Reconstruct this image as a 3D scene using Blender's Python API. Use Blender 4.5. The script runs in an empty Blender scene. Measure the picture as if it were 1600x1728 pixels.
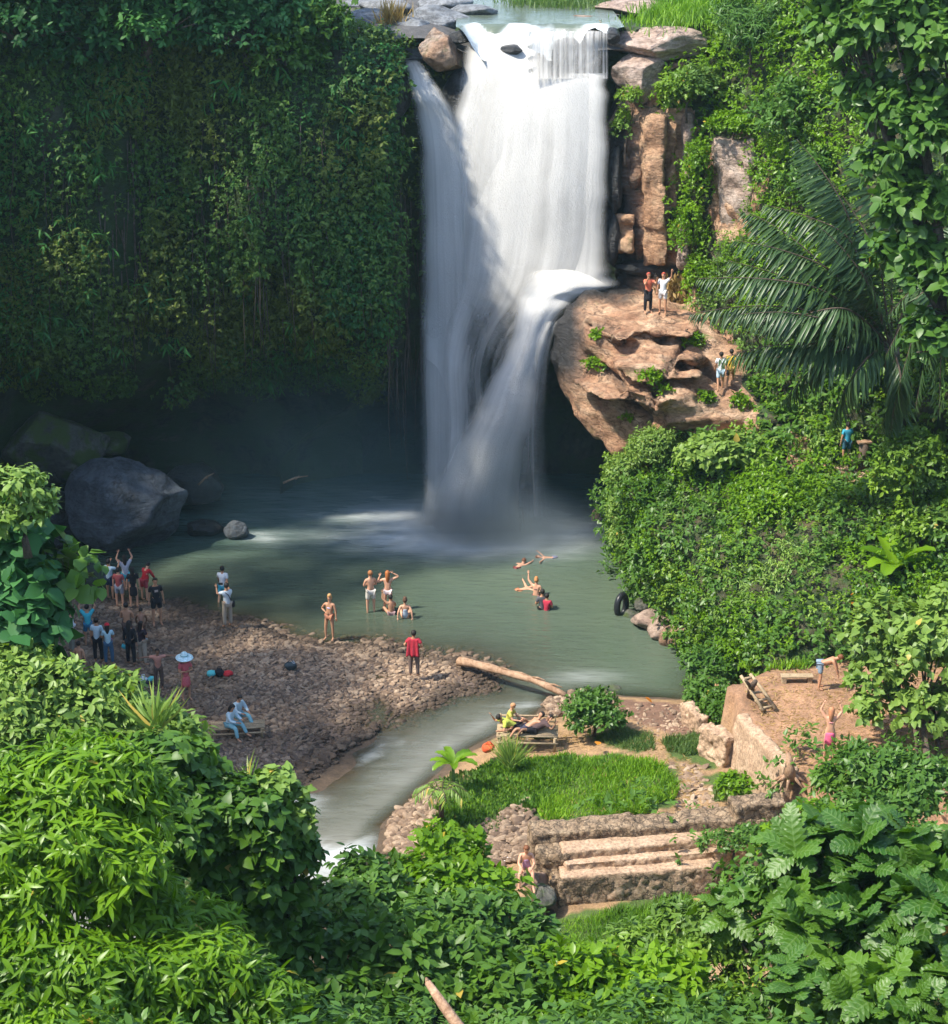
EXPO = 1.42
import bpy, bmesh, math, random
import numpy as np
from mathutils import Vector, Matrix
rng = np.random.default_rng(7)
random.seed(7)
C = bpy.context.scene.collection
PITCH = math.radians(20.0); CH = 28.0; FPX = 3280.0
cP, sP = math.cos(PITCH), math.sin(PITCH)

# ---------------------------------------------------------------- camera geometry helpers (metres; x right, y away, z up)
def ray(px, py):
    dx = (px-800)/FPX; dy = (864-py)/FPX
    return np.array([dx, cP+dy*sP, -sP+dy*cP])
def W(px, py, Y):
    r = ray(px, py); return np.array([0, 0, CH]) + r*(Y/r[1])
def G(px, py, z=0.0):
    r = ray(px, py); return np.array([0, 0, CH]) + r*((z-CH)/r[2])
def proj(P):
    P = np.asarray(P, float)
    f = P[..., 1]*cP - (P[..., 2]-CH)*sP
    u = P[..., 1]*sP + (P[..., 2]-CH)*cP
    return 800+FPX*P[..., 0]/f, 864-FPX*u/f
def mpp(P):                       # metres per photo pixel at a point
    return (P[1]*cP-(P[2]-CH)*sP)/FPX

# ---------------------------------------------------------------- noise
def _h(ix, iy, iz, seed):
    n = (ix.astype(np.int64)*374761393 + iy.astype(np.int64)*668265263 + iz.astype(np.int64)*2147483647 + seed*974634777) & 0xffffffff
    n = ((n ^ (n >> 13))*1274126177) & 0xffffffff
    n = ((n ^ (n >> 16))*2246822519) & 0xffffffff
    return ((n ^ (n >> 15)) & 0xffffff)/float(0xffffff)
def vn(P, s=1.0, seed=0):
    P = np.asarray(P, float)/s
    i = np.floor(P); f = P-i; f = f*f*(3-2*f)
    r = 0
    for a in (0, 1):
        for b in (0, 1):
            for c in (0, 1):
                w = (f[:, 0] if a else 1-f[:, 0])*(f[:, 1] if b else 1-f[:, 1])*(f[:, 2] if c else 1-f[:, 2])
                r = r + w*_h(i[:, 0]+a, i[:, 1]+b, i[:, 2]+c, seed)
    return r*2-1
def fbm(P, s=1.0, oc=4, seed=0):
    r = 0; a = 1; t = 0
    for k in range(oc):
        r = r + a*vn(P, s/2**k, seed+k*17); t += a; a *= .5
    return r/t
def sstep(a, b, x):
    t = np.clip((x-a)/(b-a), 0, 1); return t*t*(3-2*t)
def nrm(v):
    return v/np.maximum(np.linalg.norm(v, axis=-1, keepdims=True), 1e-9)
def inpoly(x, y, poly):
    r = np.zeros(np.shape(x), bool); n = len(poly)
    for k in range(n):
        x0, y0 = poly[k]; x1, y1 = poly[(k+1) % n]
        if y0 == y1: continue
        c = ((y0 > y) != (y1 > y)) & (x < (x1-x0)*(y-y0)/(y1-y0)+x0)
        r ^= c
    return r
def sdpoly(x, y, poly):           # positive inside
    d = np.full(np.shape(x), 1e9); n = len(poly)
    for k in range(n):
        x0, y0 = poly[k]; x1, y1 = poly[(k+1) % n]
        ex, ey = x1-x0, y1-y0; L = ex*ex+ey*ey+1e-12
        t = np.clip(((x-x0)*ex+(y-y0)*ey)/L, 0, 1)
        d = np.minimum(d, np.hypot(x-x0-t*ex, y-y0-t*ey))
    return np.where(inpoly(x, y, poly), d, -d)

# ---------------------------------------------------------------- tagging and mesh objects
def tag(o, label=None, cat=None, group=None, kind=None):
    if label: o['label'] = label
    if cat: o['category'] = cat
    if group: o['group'] = group
    if kind: o['kind'] = kind
    return o
def empty(name, loc=(0, 0, 0), label=None, cat=None, group=None, rz=0):
    o = bpy.data.objects.new(name, None); C.objects.link(o)
    o.empty_display_size = .2
    o.location = loc; o.rotation_euler = (0, 0, rz)
    return tag(o, label, cat, group)
def wloc(o):
    L = np.zeros(3)
    while o is not None: L = L+np.array(o.location); o = o.parent
    return L
def npmesh(name, V, F, mat, parent=None, attrs=None, smooth=False):
    """V (n,3), F (m,k) one polygon size; world coordinates"""
    V = np.asarray(V, np.float32); F = np.asarray(F, np.int32)
    me = bpy.data.meshes.new(name)
    m, k = F.shape
    off = np.zeros(3)
    o = bpy.data.objects.new(name, me); C.objects.link(o)
    if parent is not None:
        o.parent = parent
        V = V - wloc(parent).astype(np.float32)
    me.vertices.add(len(V)); me.vertices.foreach_set('co', V.ravel())
    me.loops.add(m*k); me.loops.foreach_set('vertex_index', F.ravel())
    me.polygons.add(m); me.polygons.foreach_set('loop_start', np.arange(0, m*k, k, dtype=np.int32))
    if smooth: me.polygons.foreach_set('use_smooth', np.ones(m, bool))
    for an, av in (attrs or {}).items():
        av = np.asarray(av, np.float32)
        if av.ndim == 1:
            at = me.attributes.new(an, 'FLOAT', 'POINT'); at.data.foreach_set('value', av)
        else:
            if av.shape[1] == 3: av = np.hstack([av, np.ones((len(av), 1), np.float32)])
            at = me.attributes.new(an, 'FLOAT_COLOR', 'POINT'); at.data.foreach_set('color', av.ravel())
    me.update(calc_edges=True)
    if mat: me.materials.append(mat)
    return o
class MB:
    """collects small pieces into one mesh"""
    def __init__(s): s.v = []; s.f = []; s.m = []
    def add(s, V, F, mi=0):
        b = len(s.v); s.v += [tuple(map(float, p)) for p in V]
        s.f += [tuple(int(i)+b for i in f) for f in F]; s.m += [mi]*len(F); return s
    def tube(s, pts, rad, n=8, mi=0, flat=1.0):
        pts = [np.array(p, float) for p in pts]
        if np.isscalar(rad): rad = [rad]*len(pts)
        V = []; F = []
        up = np.array([0, 0, 1.])
        for i, p in enumerate(pts):
            t = pts[min(i+1, len(pts)-1)]-pts[max(i-1, 0)]; t = t/(np.linalg.norm(t)+1e-9)
            a = np.cross(t, up)
            if np.linalg.norm(a) < .1: a = np.cross(t, [1, 0, 0.])
            a /= np.linalg.norm(a); b = np.cross(a, t)
            for k in range(n):
                th = 2*math.pi*k/n; V.append(p+rad[i]*(math.cos(th)*a+math.sin(th)*b*flat))
        for i in range(len(pts)-1):
            for k in range(n):
                F.append((i*n+k, i*n+(k+1) % n, (i+1)*n+(k+1) % n, (i+1)*n+k))
        F.append(tuple(range(n))[::-1]); F.append(tuple((len(pts)-1)*n+k for k in range(n)))
        return s.add(V, F, mi)
    def box(s, c, sz, rz=0, mi=0, rot=None):
        c = np.array(c, float); x, y, z = [q/2 for q in sz]
        R = np.array(Matrix.Rotation(rz, 3, 'Z')) if rot is None else np.array(rot)
        V = [c+R@np.array([a*x, b*y, d*z]) for a in (-1, 1) for b in (-1, 1) for d in (-1, 1)]
        F = [(0, 1, 3, 2), (4, 6, 7, 5), (0, 4, 5, 1), (2, 3, 7, 6), (0, 2, 6, 4), (1, 5, 7, 3)]
        return s.add(V, F, mi)
    def build(s, name, mats, parent=None, smooth=False, bevel=0):
        me = bpy.data.meshes.new(name)
        v = s.v
        if parent is not None:
            L = wloc(parent); v = [tuple(np.array(p)-L) for p in v]
        me.from_pydata(v, [], s.f)
        if not isinstance(mats, (list, tuple)): mats = [mats]
        for m in mats: me.materials.append(m)
        me.polygons.foreach_set('material_index', s.m)
        if smooth: me.polygons.foreach_set('use_smooth', [True]*len(s.f))
        o = bpy.data.objects.new(name, me); C.objects.link(o)
        if parent is not None: o.parent = parent
        if bevel:
            b = o.modifiers.new('b', 'BEVEL'); b.width = bevel; b.segments = 2
        return o

# ---------------------------------------------------------------- materials
def N(nt, t, **k):
    n = nt.nodes.new(t)
    for a, v in k.items(): setattr(n, a, v)
    return n
def newmat(name):
    m = bpy.data.materials.new(name); m.use_nodes = True; nt = m.node_tree
    bs = nt.nodes['Principled BSDF']; return m, nt, bs
def ramp(nt, fac, stops):
    r = N(nt, 'ShaderNodeValToRGB'); cr = r.color_ramp
    while len(cr.elements) < len(stops): cr.elements.new(.5)
    for e, (p, c) in zip(cr.elements, stops): e.position = p; e.color = (*c, 1) if len(c) == 3 else c
    nt.links.new(fac, r.inputs[0]); return r.outputs[0]
def noise(nt, vec, scale, detail=4, rough=.55, dist=0):
    n = N(nt, 'ShaderNodeTexNoise'); n.inputs['Scale'].default_value = scale; n.inputs['Detail'].default_value = detail
    n.inputs['Roughness'].default_value = rough; n.inputs['Distortion'].default_value = dist
    if vec: nt.links.new(vec, n.inputs['Vector'])
    return n.outputs['Fac']
def scaled(nt, vec, s):
    m = N(nt, 'ShaderNodeMapping'); m.inputs['Scale'].default_value = s; nt.links.new(vec, m.inputs['Vector']); return m.outputs[0]
def mixc(nt, fac, a, b, mode='MIX'):
    m = N(nt, 'ShaderNodeMix', data_type='RGBA', blend_type=mode)
    for s, v in ((0, fac), (6, a), (7, b)):
        if hasattr(v, 'is_linked') or hasattr(v, 'links'): nt.links.new(v, m.inputs[s])
        else: m.inputs[s].default_value = v if np.isscalar(v) else (*v, 1)
    return m.outputs[2]
def mth(nt, op, a, b=None, c=None, clamp=False):
    m = N(nt, 'ShaderNodeMath', operation=op, use_clamp=clamp)
    for i, v in enumerate((a, b, c)):
        if v is None: continue
        if hasattr(v, 'links'): nt.links.new(v, m.inputs[i])
        else: m.inputs[i].default_value = v
    return m.outputs[0]
def attr(nt, name, out='Fac'):
    a = N(nt, 'ShaderNodeAttribute', attribute_name=name); return a.outputs[out]
def bump(nt, bs, h, strength=.5, dist=.05):
    b = N(nt, 'ShaderNodeBump'); b.inputs['Strength'].default_value = strength; b.inputs['Distance'].default_value = dist
    nt.links.new(h, b.inputs['Height']); nt.links.new(b.outputs[0], bs.inputs['Normal'])
def pos(nt): return N(nt, 'ShaderNodeNewGeometry').outputs['Position']

def rock_mat(name, c1, c2, c3, scale=1.0, rough=.85, bstr=.7, moss=None, crack=.5, strata=1.0, wet=False, cell=None):
    m, nt, bs = newmat(name); p = pos(nt)
    ps = scaled(nt, p, (1, 1, strata))
    n1 = noise(nt, ps, .9*scale, 6, .62, .3); n2 = noise(nt, ps, 5*scale, 7, .72)
    v = N(nt, 'ShaderNodeTexVoronoi', feature='DISTANCE_TO_EDGE'); v.inputs['Scale'].default_value = .8*scale
    dv = N(nt, 'ShaderNodeVectorMath', operation='ADD'); nt.links.new(ps, dv.inputs[0])
    nn = N(nt, 'ShaderNodeTexNoise'); nn.inputs['Scale'].default_value = 2.5*scale; nn.inputs['Detail'].default_value = 4; nt.links.new(p, nn.inputs['Vector'])
    sv = N(nt, 'ShaderNodeVectorMath', operation='SCALE'); sv.inputs['Scale'].default_value = 1.6/scale; nt.links.new(nn.outputs['Color'], sv.inputs[0]); nt.links.new(sv.outputs[0], dv.inputs[1]); nt.links.new(dv.outputs[0], v.inputs['Vector'])
    ck = mth(nt, 'MULTIPLY', v.outputs['Distance'], 14.0, clamp=True)
    if cell: v.inputs['Scale'].default_value = cell; sv.inputs['Scale'].default_value = .35; ck = mth(nt, 'MULTIPLY', v.outputs['Distance'], 7.0, clamp=True)
    wk = noise(nt, p, 1.1*scale, 3)
    if not cell: ck = mth(nt, 'MAXIMUM', ck, ramp(nt, wk, [(.44, (0, 0, 0)), (.56, (1, 1, 1))]))
    col = ramp(nt, n1, [(.3, c1), (.5, c2), (.68, c3)])
    g = ramp(nt, n2, [(.34, (.45, .43, .42)), (.52, (1, 1, 1)), (.68, (1.3, 1.3, 1.3))])
    col = mixc(nt, 1.0, col, g, 'MULTIPLY')
    dk = ramp(nt, ck, [(.0, (1-crack,)*3), (.8, (1, 1, 1))])
    col = mixc(nt, 1.0, col, dk, 'MULTIPLY')
    if moss:
        mf = noise(nt, p, 1.3*scale, 5, .6); mf = ramp(nt, mf, [(moss[1], (0, 0, 0)), (moss[1]+.1, (1, 1, 1))])
        col = mixc(nt, mf, col, moss[0])
    if wet:
        wt = attr(nt, 'wet'); col = mixc(nt, wt, col, (.025, .024, .024)); nt.links.new(mth(nt, 'SUBTRACT', rough, mth(nt, 'MULTIPLY', wt, .55)), bs.inputs['Roughness'])
    else: bs.inputs['Roughness'].default_value = rough
    nt.links.new(col, bs.inputs['Base Color'])
    n4 = noise(nt, scaled(nt, p, (1, 1, 3.2)), 2.2*scale, 8, .72, .8)
    h = mth(nt, 'ADD', mth(nt, 'MULTIPLY', n2, .45), mth(nt, 'ADD', mth(nt, 'MULTIPLY', n4, 1.3), mth(nt, 'MULTIPLY', ck, .2)))
    bump(nt, bs, h, bstr, .12/scale**.5)
    return m
def leaf_mat(name, c1, c2, c3=None, rough=.38, trans=.32, patch=None, spec=.28):
    """c1..c2 picked per leaf; patch: (colour, scale) species patches in the plant mass"""
    m, nt, bs = newmat(name)
    r = attr(nt, 'rnd')
    st = [(.05, c1), (.9, c2)]
    if c3: st.append((.985, c3))
    col = ramp(nt, r, st)
    if patch:
        f = noise(nt, pos(nt), patch[1], 3, .5)
        f = ramp(nt, f, [(.47, (0, 0, 0)), (.6, (1, 1, 1))])
        col = mixc(nt, mth(nt, 'MULTIPLY', f, .75), col, mixc(nt, r, tuple(q*.6 for q in patch[0]), tuple(q*1.4 for q in patch[0])))
    nt.links.new(col, bs.inputs['Base Color']); bs.inputs['Roughness'].default_value = rough
    bs.inputs['Specular IOR Level'].default_value = spec
    tr = N(nt, 'ShaderNodeBsdfTranslucent')
    tc = mixc(nt, 1.0, col, (1.25, 1.3, .45), 'MULTIPLY'); nt.links.new(tc, tr.inputs['Color'])
    mx = N(nt, 'ShaderNodeMixShader'); mx.inputs[0].default_value = trans
    nt.links.new(bs.outputs[0], mx.inputs[1]); nt.links.new(tr.outputs[0], mx.inputs[2])
    nt.links.new(mx.outputs[0], nt.nodes['Material Output'].inputs[0])
    return m
_pm = {}
def plain(name, c, rough=.8, var=.25, scale=20, bstr=.15, spec=.3):
    key = (name, c)
    if key in _pm: return _pm[key]
    m, nt, bs = newmat(name); n = noise(nt, pos(nt), scale, 4)
    col = ramp(nt, n, [(.3, tuple(q*(1-var) for q in c)), (.7, tuple(min(1, q*(1+var)) for q in c))])
    nt.links.new(col, bs.inputs['Base Color']); bs.inputs['Roughness'].default_value = rough
    bs.inputs['Specular IOR Level'].default_value = spec
    bump(nt, bs, n, bstr, .01); _pm[key] = m; return m
def wood_mat(name, c1, c2, scale=6):
    m, nt, bs = newmat(name); p = pos(nt)
    n = noise(nt, p, scale, 6, .7, 1.0); n2 = noise(nt, p, scale*7, 4)
    col = ramp(nt, n, [(.35, c1), (.65, c2)]); col = mixc(nt, .6, col, ramp(nt, n2, [(.3, (.5,)*3), (.7, (1.2,)*3)]), 'MULTIPLY')
    nt.links.new(col, bs.inputs['Base Color']); bs.inputs['Roughness'].default_value = .85
    bump(nt, bs, n2, .5, .03); return m

# ---------------------------------------------------------------- leaves
def _leaf(sec, curl=.12, fold=.18):
    """sec: list of (y, halfwidth) from base to tip -> folded leaf"""
    V = [(0, 0, 0)]; F = []
    for y, w in sec:
        z = -curl*y*y
        V += [(-w, y, z+fold*w), (0, y, z), (w, y, z+fold*w)]
    V.append((0, 1, -curl)); k = len(sec)
    F += [(0, 2, 1), (0, 3, 2)]
    for i in range(k-1):
        a = 1+3*i; b = a+3
        F += [(a, a+1, b+1), (a, b+1, b), (a+1, a+2, b+2), (a+1, b+2, b+1)]
    a = 1+3*(k-1); t = len(V)-1
    F += [(a, a+1, t), (a+1, a+2, t)]
    return np.array(V, float), np.array(F)
LEAF = {
    'tiny': (np.array([(0, 0, 0), (-.32, .5, .07), (.32, .5, .07), (0, 1, -.08)], float), np.array([(0, 3, 1), (0, 2, 3)])),
    'oval': _leaf([(.25, .2), (.6, .22)]),
    'wide': _leaf([(.2, .3), (.6, .3)], .2, .12),
    'heart': _leaf([(.06, .3), (.3, .42), (.7, .22)], .22, .15),
    'narrow': _leaf([(.3, .085), (.65, .075)], .35, .2),
    'fern': (np.array([(0, 0, 0), (-.2, .45, 0), (.2, .45, 0), (0, 1, -.25)], float), np.array([(0, 3, 1), (0, 2, 3)])),
    'blade': (np.array([(-.03, 0, 0), (.03, 0, 0), (.02, .6, -.08), (-.02, .6, -.08), (0, 1, -.3)], float), np.array([(0, 1, 2), (0, 2, 3), (3, 2, 4)])),
}
def _lobed(nl=6):
    """broad leaf with shallow pointed lobes along both edges"""
    V = []; F = []; m = nl*3
    for i in range(m+1):
        y = i/m; env = .40*(math.sin(math.pi*(.06+.90*y))**.7) if y < .97 else .02
        ph = (i % 3); w = env*(1.0 if ph == 2 else (.62 if ph == 0 else .86)); z = -.3*y*y
        V += [(-w, y+.05*(ph == 2), z+.10*w-.25*w*w), (-w*.5, y, z+.16*w), (0, y, z), (w*.5, y, z+.16*w), (w, y+.05*(ph == 2), z+.10*w-.25*w*w)]
    for i in range(m):
        for j in range(4): a = i*5+j; F += [(a, a+1, a+6), (a, a+6, a+5)]
    return np.array(V, float), np.array(F)
LEAF['lobed'] = _lobed()
def leafmesh(pos_, d, n, s, tpl, width=1.0):
    T, F = LEAF[tpl]; k = len(T); m = len(pos_)
    d = nrm(d); side = nrm(np.cross(d, n)); up = np.cross(side, d)
    s = np.asarray(s).reshape(-1, 1, 1)
    V = pos_[:, None, :] + s*(T[None, :, 0:1]*width*side[:, None, :] + T[None, :, 1:2]*d[:, None, :] + T[None, :, 2:3]*up[:, None, :])
    FF = F[None] + (np.arange(m)*k)[:, None, None]
    uv = np.tile(T[:, :2], (m, 1))
    return V.reshape(-1, 3), FF.reshape(-1, 3), k, uv
def leafobj(name, pos_, d, n, s, tpl, mat, parent=None, width=1.0, rnd=None, uv=False):
    V, F, k, u = leafmesh(pos_, d, n, s, tpl, width)
    if rnd is None: rnd = rng.random(len(pos_))
    at = {'rnd': np.repeat(rnd, k)}
    if uv: at['luv'] = np.hstack([u, np.zeros((len(u), 1))])
    return npmesh(name, V, F, mat, parent, at)
def sprigs(cen, axis, nl, size, droop=.25, spread=.9, length=1.0, var=.3):
    """cen (m,3), axis (m,3): nl leaves around each sprig -> pos,d,n,s"""
    m = len(cen); k = nl
    ax = np.repeat(nrm(axis), k, 0); c = np.repeat(cen, k, 0); sz = np.repeat(np.broadcast_to(size, (m,)), k)
    t = np.tile((np.arange(k)+.5)/k, m)
    r = rng.normal(size=(m*k, 3)); r -= ax*(r*ax).sum(1, keepdims=True); r = nrm(r)
    p = c + ax*(t*sz*length)[:, None]
    d = ax*(.25+.6*t)[:, None] + r*spread; d[:, 2] -= droop
    n = ax*.6 + rng.normal(size=(m*k, 3))*.25; n[:, 2] += .75
    return p, d, n, sz*(1-var+2*var*rng.random(m*k))
def blobpts(blobs, n, shell=.16, lump=.3, low=-.35, seed=0, lscale=.9):
    """n points near the surface of ellipsoid blobs; returns points, outward axes"""
    w = np.array([(b[1][0]*b[1][2]+b[1][0]*b[1][1]) for b in blobs]); w = w/w.sum()
    idx = rng.choice(len(blobs), n, p=w)
    c = np.array([b[0] for b in blobs])[idx]; r = np.array([b[1] for b in blobs])[idx]
    u = nrm(rng.normal(size=(n, 3)))
    bad = u[:, 2] < low; u[bad, 2] *= -1
    f = 1-np.abs(rng.normal(size=n))*shell
    P = c+u*r
    f = f*(1+lump*fbm(P, lscale, 3, seed))
    f = f+(rng.random(n) < .09)*rng.random(n)*.5
    P = c+u*r*f[:, None]
    a = nrm(u/r)
    return P, a
def splitb(B, k=6, fr=.58):
    out = []
    for c, r in B:
        out.append((c, r*.8))
        for j in range(k):
            u = nrm(rng.normal(size=3)); u[2] = abs(u[2])*.9-.15; s = fr*rng.uniform(.45, 1.15); out.append((c+u*r*(1.12-s*.6), r*s))
    return out
def pblob(px, py, Y, rx, ry, dy=None):
    c = W(px, py, Y); m = mpp(c)
    return (c, np.array([rx*m, (dy if dy else (rx+ry)/2*m*.9), ry*m]))
def limbs(base, blobs, r0, parent, mat, name='trunk', n=7):
    mb = MB(); base = np.array(base, float)
    cen = np.mean([b[0] for b in blobs], 0); mid = base*.45+cen*.55
    mb.tube([base-[0, 0, .3], base*.7+mid*.3+rng.normal(size=3)*.06, mid], [r0*1.3, r0, r0*.7], n)
    for b in blobs:
        e = b[0]+rng.normal(size=3)*b[1]*.2
        q = mid*.5+e*.5+rng.normal(size=3)*.15*b[1]
        mb.tube([mid-[0, 0, .05], q, e], [r0*.55, r0*.35, r0*.15], 6)
        for k in range(4):
            u = nrm(rng.normal(size=3)); u[2] = abs(u[2])
            mb.tube([q, q*.4+(e+u*b[1]*.6)*.6, e+u*b[1]*.85], [r0*.25, r0*.15, r0*.05], 5)
    return mb.build(name, mat, parent, smooth=True)
def plant(name, label, cat, blobs, nl, size, tpl, mat, base=None, r0=.08, group=None, per=6, droop=.25, spread=.9, shell=.16,
          lump=.3, low=-.35, width=1.0, length=1.0, seed=0, uv=False, lscale=.9, part='foliage', bark=None, ocol=None, split=True):
    if base is None:
        c = np.mean([b[0] for b in blobs], 0); base = (c[0], c[1], min(b[0][2]-b[1][2] for b in blobs)-.2)
    root = empty(name, tuple(base), label, cat, group)
    P, a = blobpts(splitb(blobs) if split else blobs, nl//per, shell, lump, low, seed, lscale)
    p, d, n, s = sprigs(P, a, per, size, droop, spread, length)
    tn = np.repeat(.45+.4*vn(P, size*3.5, 7+len(P) % 50), per)+.45*(rng.random(len(p))-.5)
    tn = np.where(rng.random(len(p)) < .004, .999, np.clip(tn, 0, .9)); s = s*np.repeat(.75+.5*rng.random(len(P)), per)
    leafobj(part, p, d, n, s, tpl, mat, root, width, rnd=tn, uv=uv)
    if ocol:                                    # a few withered leaves
        k = rng.choice(len(p), ocol[1], replace=False)
        q = p[k]+a[k//per]*size*.6
        for j in range(len(k)): leafobj('withered_leaf', q[j:j+1], d[k][j:j+1], (n[k]+a[k//per])[j:j+1], s[k][j:j+1]*.6, 'oval', ocol[0], root, 1.3)
    limbs(base, blobs, r0, root, bark or M['bark'])
    return root
# ---------------------------------------------------------------- rocks
def ico(sub):
    bm = bmesh.new(); bmesh.ops.create_icosphere(bm, subdivisions=sub, radius=1)
    V = np.array([v.co[:] for v in bm.verts]); F = np.array([[v.index for v in f.verts] for f in bm.faces]); bm.free(); return V, F
ICO = {k: ico(k) for k in (1, 2, 3, 4, 5)}
def rockshape(seed, sub=4, cuts=14, rough=.12):
    V, F = ICO[sub]; V = V.copy(); r = np.random.default_rng(seed)
    for k in range(cuts):
        n = nrm(r.normal(size=3)); h = r.uniform(.62, .9)
        d = V@n-h; V = V-np.outer(np.maximum(d, 0), n)*.92
    nn = nrm(V)
    V = V+nn*(fbm(V+seed*3.1, .9, 3, seed)*rough + fbm(V+seed, .25, 3, seed+5)*rough*.35)[:, None]
    return V, F
def rock(name, c, r, mat, seed, rz=0, label=None, cat='rock', group=None, parent=None, sub=4, cuts=14, rough=.12, kind=None):
    V, F = rockshape(seed, sub, cuts, rough)
    R = np.array(Matrix.Rotation(rz, 3, 'Z')); V = (V*np.array(r))@R.T+np.array(c)
    o = npmesh(name, V, F, mat, parent, smooth=False)
    if parent is None:
        o.location = c
        co = (V-np.array(c)).astype(np.float32); o.data.vertices.foreach_set('co', co.ravel()); o.data.update()
    tag(o, label, cat if parent is None else None, group, kind)
    return o
def hull_union(hulls, voxel, smooth_it=2):
    """union of convex hulls of point lists -> voxel remeshed V, F(tris)"""
    bmall = bmesh.new()
    for pts in hulls:
        bm = bmesh.new()
        for p in pts: bm.verts.new(tuple(p))
        r = bmesh.ops.convex_hull(bm, input=bm.verts)
        dele = [e for e in r['geom_interior'] if isinstance(e, bmesh.types.BMVert)]
        bmesh.ops.delete(bm, geom=list(set(dele)), context='VERTS')
        me = bpy.data.meshes.new('t'); bm.to_mesh(me); bm.free(); bmall.from_mesh(me); bpy.data.meshes.remove(me)
    me = bpy.data.meshes.new('t'); bmall.to_mesh(me); bmall.free()
    o = bpy.data.objects.new('t', me); C.objects.link(o)
    m = o.modifiers.new('r', 'REMESH'); m.mode = 'VOXEL'; m.voxel_size = voxel
    if smooth_it:
        s = o.modifiers.new('s', 'SMOOTH'); s.factor = .5; s.iterations = smooth_it
    t = o.modifiers.new('t', 'TRIANGULATE')
    bpy.context.view_layer.update()
    e = bpy.data.meshes.new_from_object(o.evaluated_get(bpy.context.evaluated_depsgraph_get()))
    V = np.zeros(len(e.vertices)*3); e.vertices.foreach_get('co', V); V = V.reshape(-1, 3)
    F = np.zeros(len(e.polygons)*3, np.int32); e.polygons.foreach_get('vertices', F); F = F.reshape(-1, 3)
    Nn = np.zeros(len(e.vertices)*3); e.vertices.foreach_get('normal', Nn); Nn = Nn.reshape(-1, 3)
    bpy.data.objects.remove(o); bpy.data.meshes.remove(me); bpy.data.meshes.remove(e)
    return V, F, Nn
def vnormals(V, F):
    fn = np.cross(V[F[:, 1]]-V[F[:, 0]], V[F[:, 2]]-V[F[:, 0]]); n = np.zeros_like(V)
    for k in range(3): np.add.at(n, F[:, k], fn)
    return nrm(n)
def surfpts(V, F, n, maskf=None):
    a = V[F[:, 0]]; b = V[F[:, 1]]; c = V[F[:, 2]]
    fn = np.cross(b-a, c-a); ar = np.linalg.norm(fn, axis=1); ar = ar/ar.sum(); PP = []; NN = []; got = 0
    for it in range(30):
        m = max(n*2, 4000); i = rng.choice(len(F), m, p=ar); u = rng.random((m, 2)); fl = u.sum(1) > 1; u[fl] = 1-u[fl]
        P = a[i]+(b[i]-a[i])*u[:, :1]+(c[i]-a[i])*u[:, 1:]; nn = nrm(fn[i])
        if maskf is not None: k = maskf(P, nn); P = P[k]; nn = nn[k]
        PP.append(P); NN.append(nn); got += len(P)
        if got >= n: break
    return np.concatenate(PP)[:n], np.concatenate(NN)[:n]
M = {}
M['bark'] = wood_mat('bark', (.05, .035, .025), (.14, .10, .07), 5)
M['rock_tan'] = rock_mat('tan_rock', (.30, .16, .085), (.42, .25, .145), (.50, .34, .21), .8, .9, .9, ((.10, .12, .03), .64), .35, 1.6)
M['rock_ledge'] = rock_mat('ledge_rock', (.26, .125, .07), (.42, .245, .145), (.52, .36, .24), .9, .92, 1.0, ((.12, .13, .04), .62), .6, 2.2, True)
M['rock_pink'] = rock_mat('pinkish_rock', (.28, .19, .15), (.38, .28, .22), (.46, .37, .31), .9, .88, .8, None, .5, 2.0)
M['rock_grey'] = rock_mat('grey_rock', (.10, .11, .12), (.20, .21, .22), (.30, .31, .32), 1.0, .7, .8, None, .5, 1.5)
M['rock_wet'] = rock_mat('wet_black_rock', (.012, .014, .016), (.03, .032, .034), (.06, .06, .06), 1.0, .3, .9, None, .4)
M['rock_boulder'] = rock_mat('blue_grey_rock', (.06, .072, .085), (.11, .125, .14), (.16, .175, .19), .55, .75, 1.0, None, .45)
M['rock_moss'] = rock_mat('mossy_rock', (.06, .06, .05), (.10, .10, .08), (.16, .15, .12), .8, .85, .8, ((.06, .09, .02), .46), .5)
M['rock_brown'] = rock_mat('brown_rock', (.16, .08, .045), (.30, .19, .12), (.36, .30, .25), .9, .8, .9, ((.10, .10, .04), .58), .5)
M['rubble'] = rock_mat('rubble_masonry', (.20, .14, .085), (.34, .24, .15), (.46, .34, .22), 3.0, .92, 1.0, ((.12, .12, .05), .68), .72, 1.0, False, 3.6)
M['concrete'] = rock_mat('earthy_concrete', (.34, .22, .135), (.46, .315, .205), (.54, .39, .265), 2.2, .92, .5, None, .12)
# cliff: dark earth and basalt
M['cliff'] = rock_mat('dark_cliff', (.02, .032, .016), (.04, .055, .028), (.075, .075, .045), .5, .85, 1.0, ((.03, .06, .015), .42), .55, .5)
M['hill'] = rock_mat('hill_soil', (.03, .035, .015), (.06, .06, .03), (.12, .09, .05), .8, .95, .8, ((.03, .06, .012), .45), .3)
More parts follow.
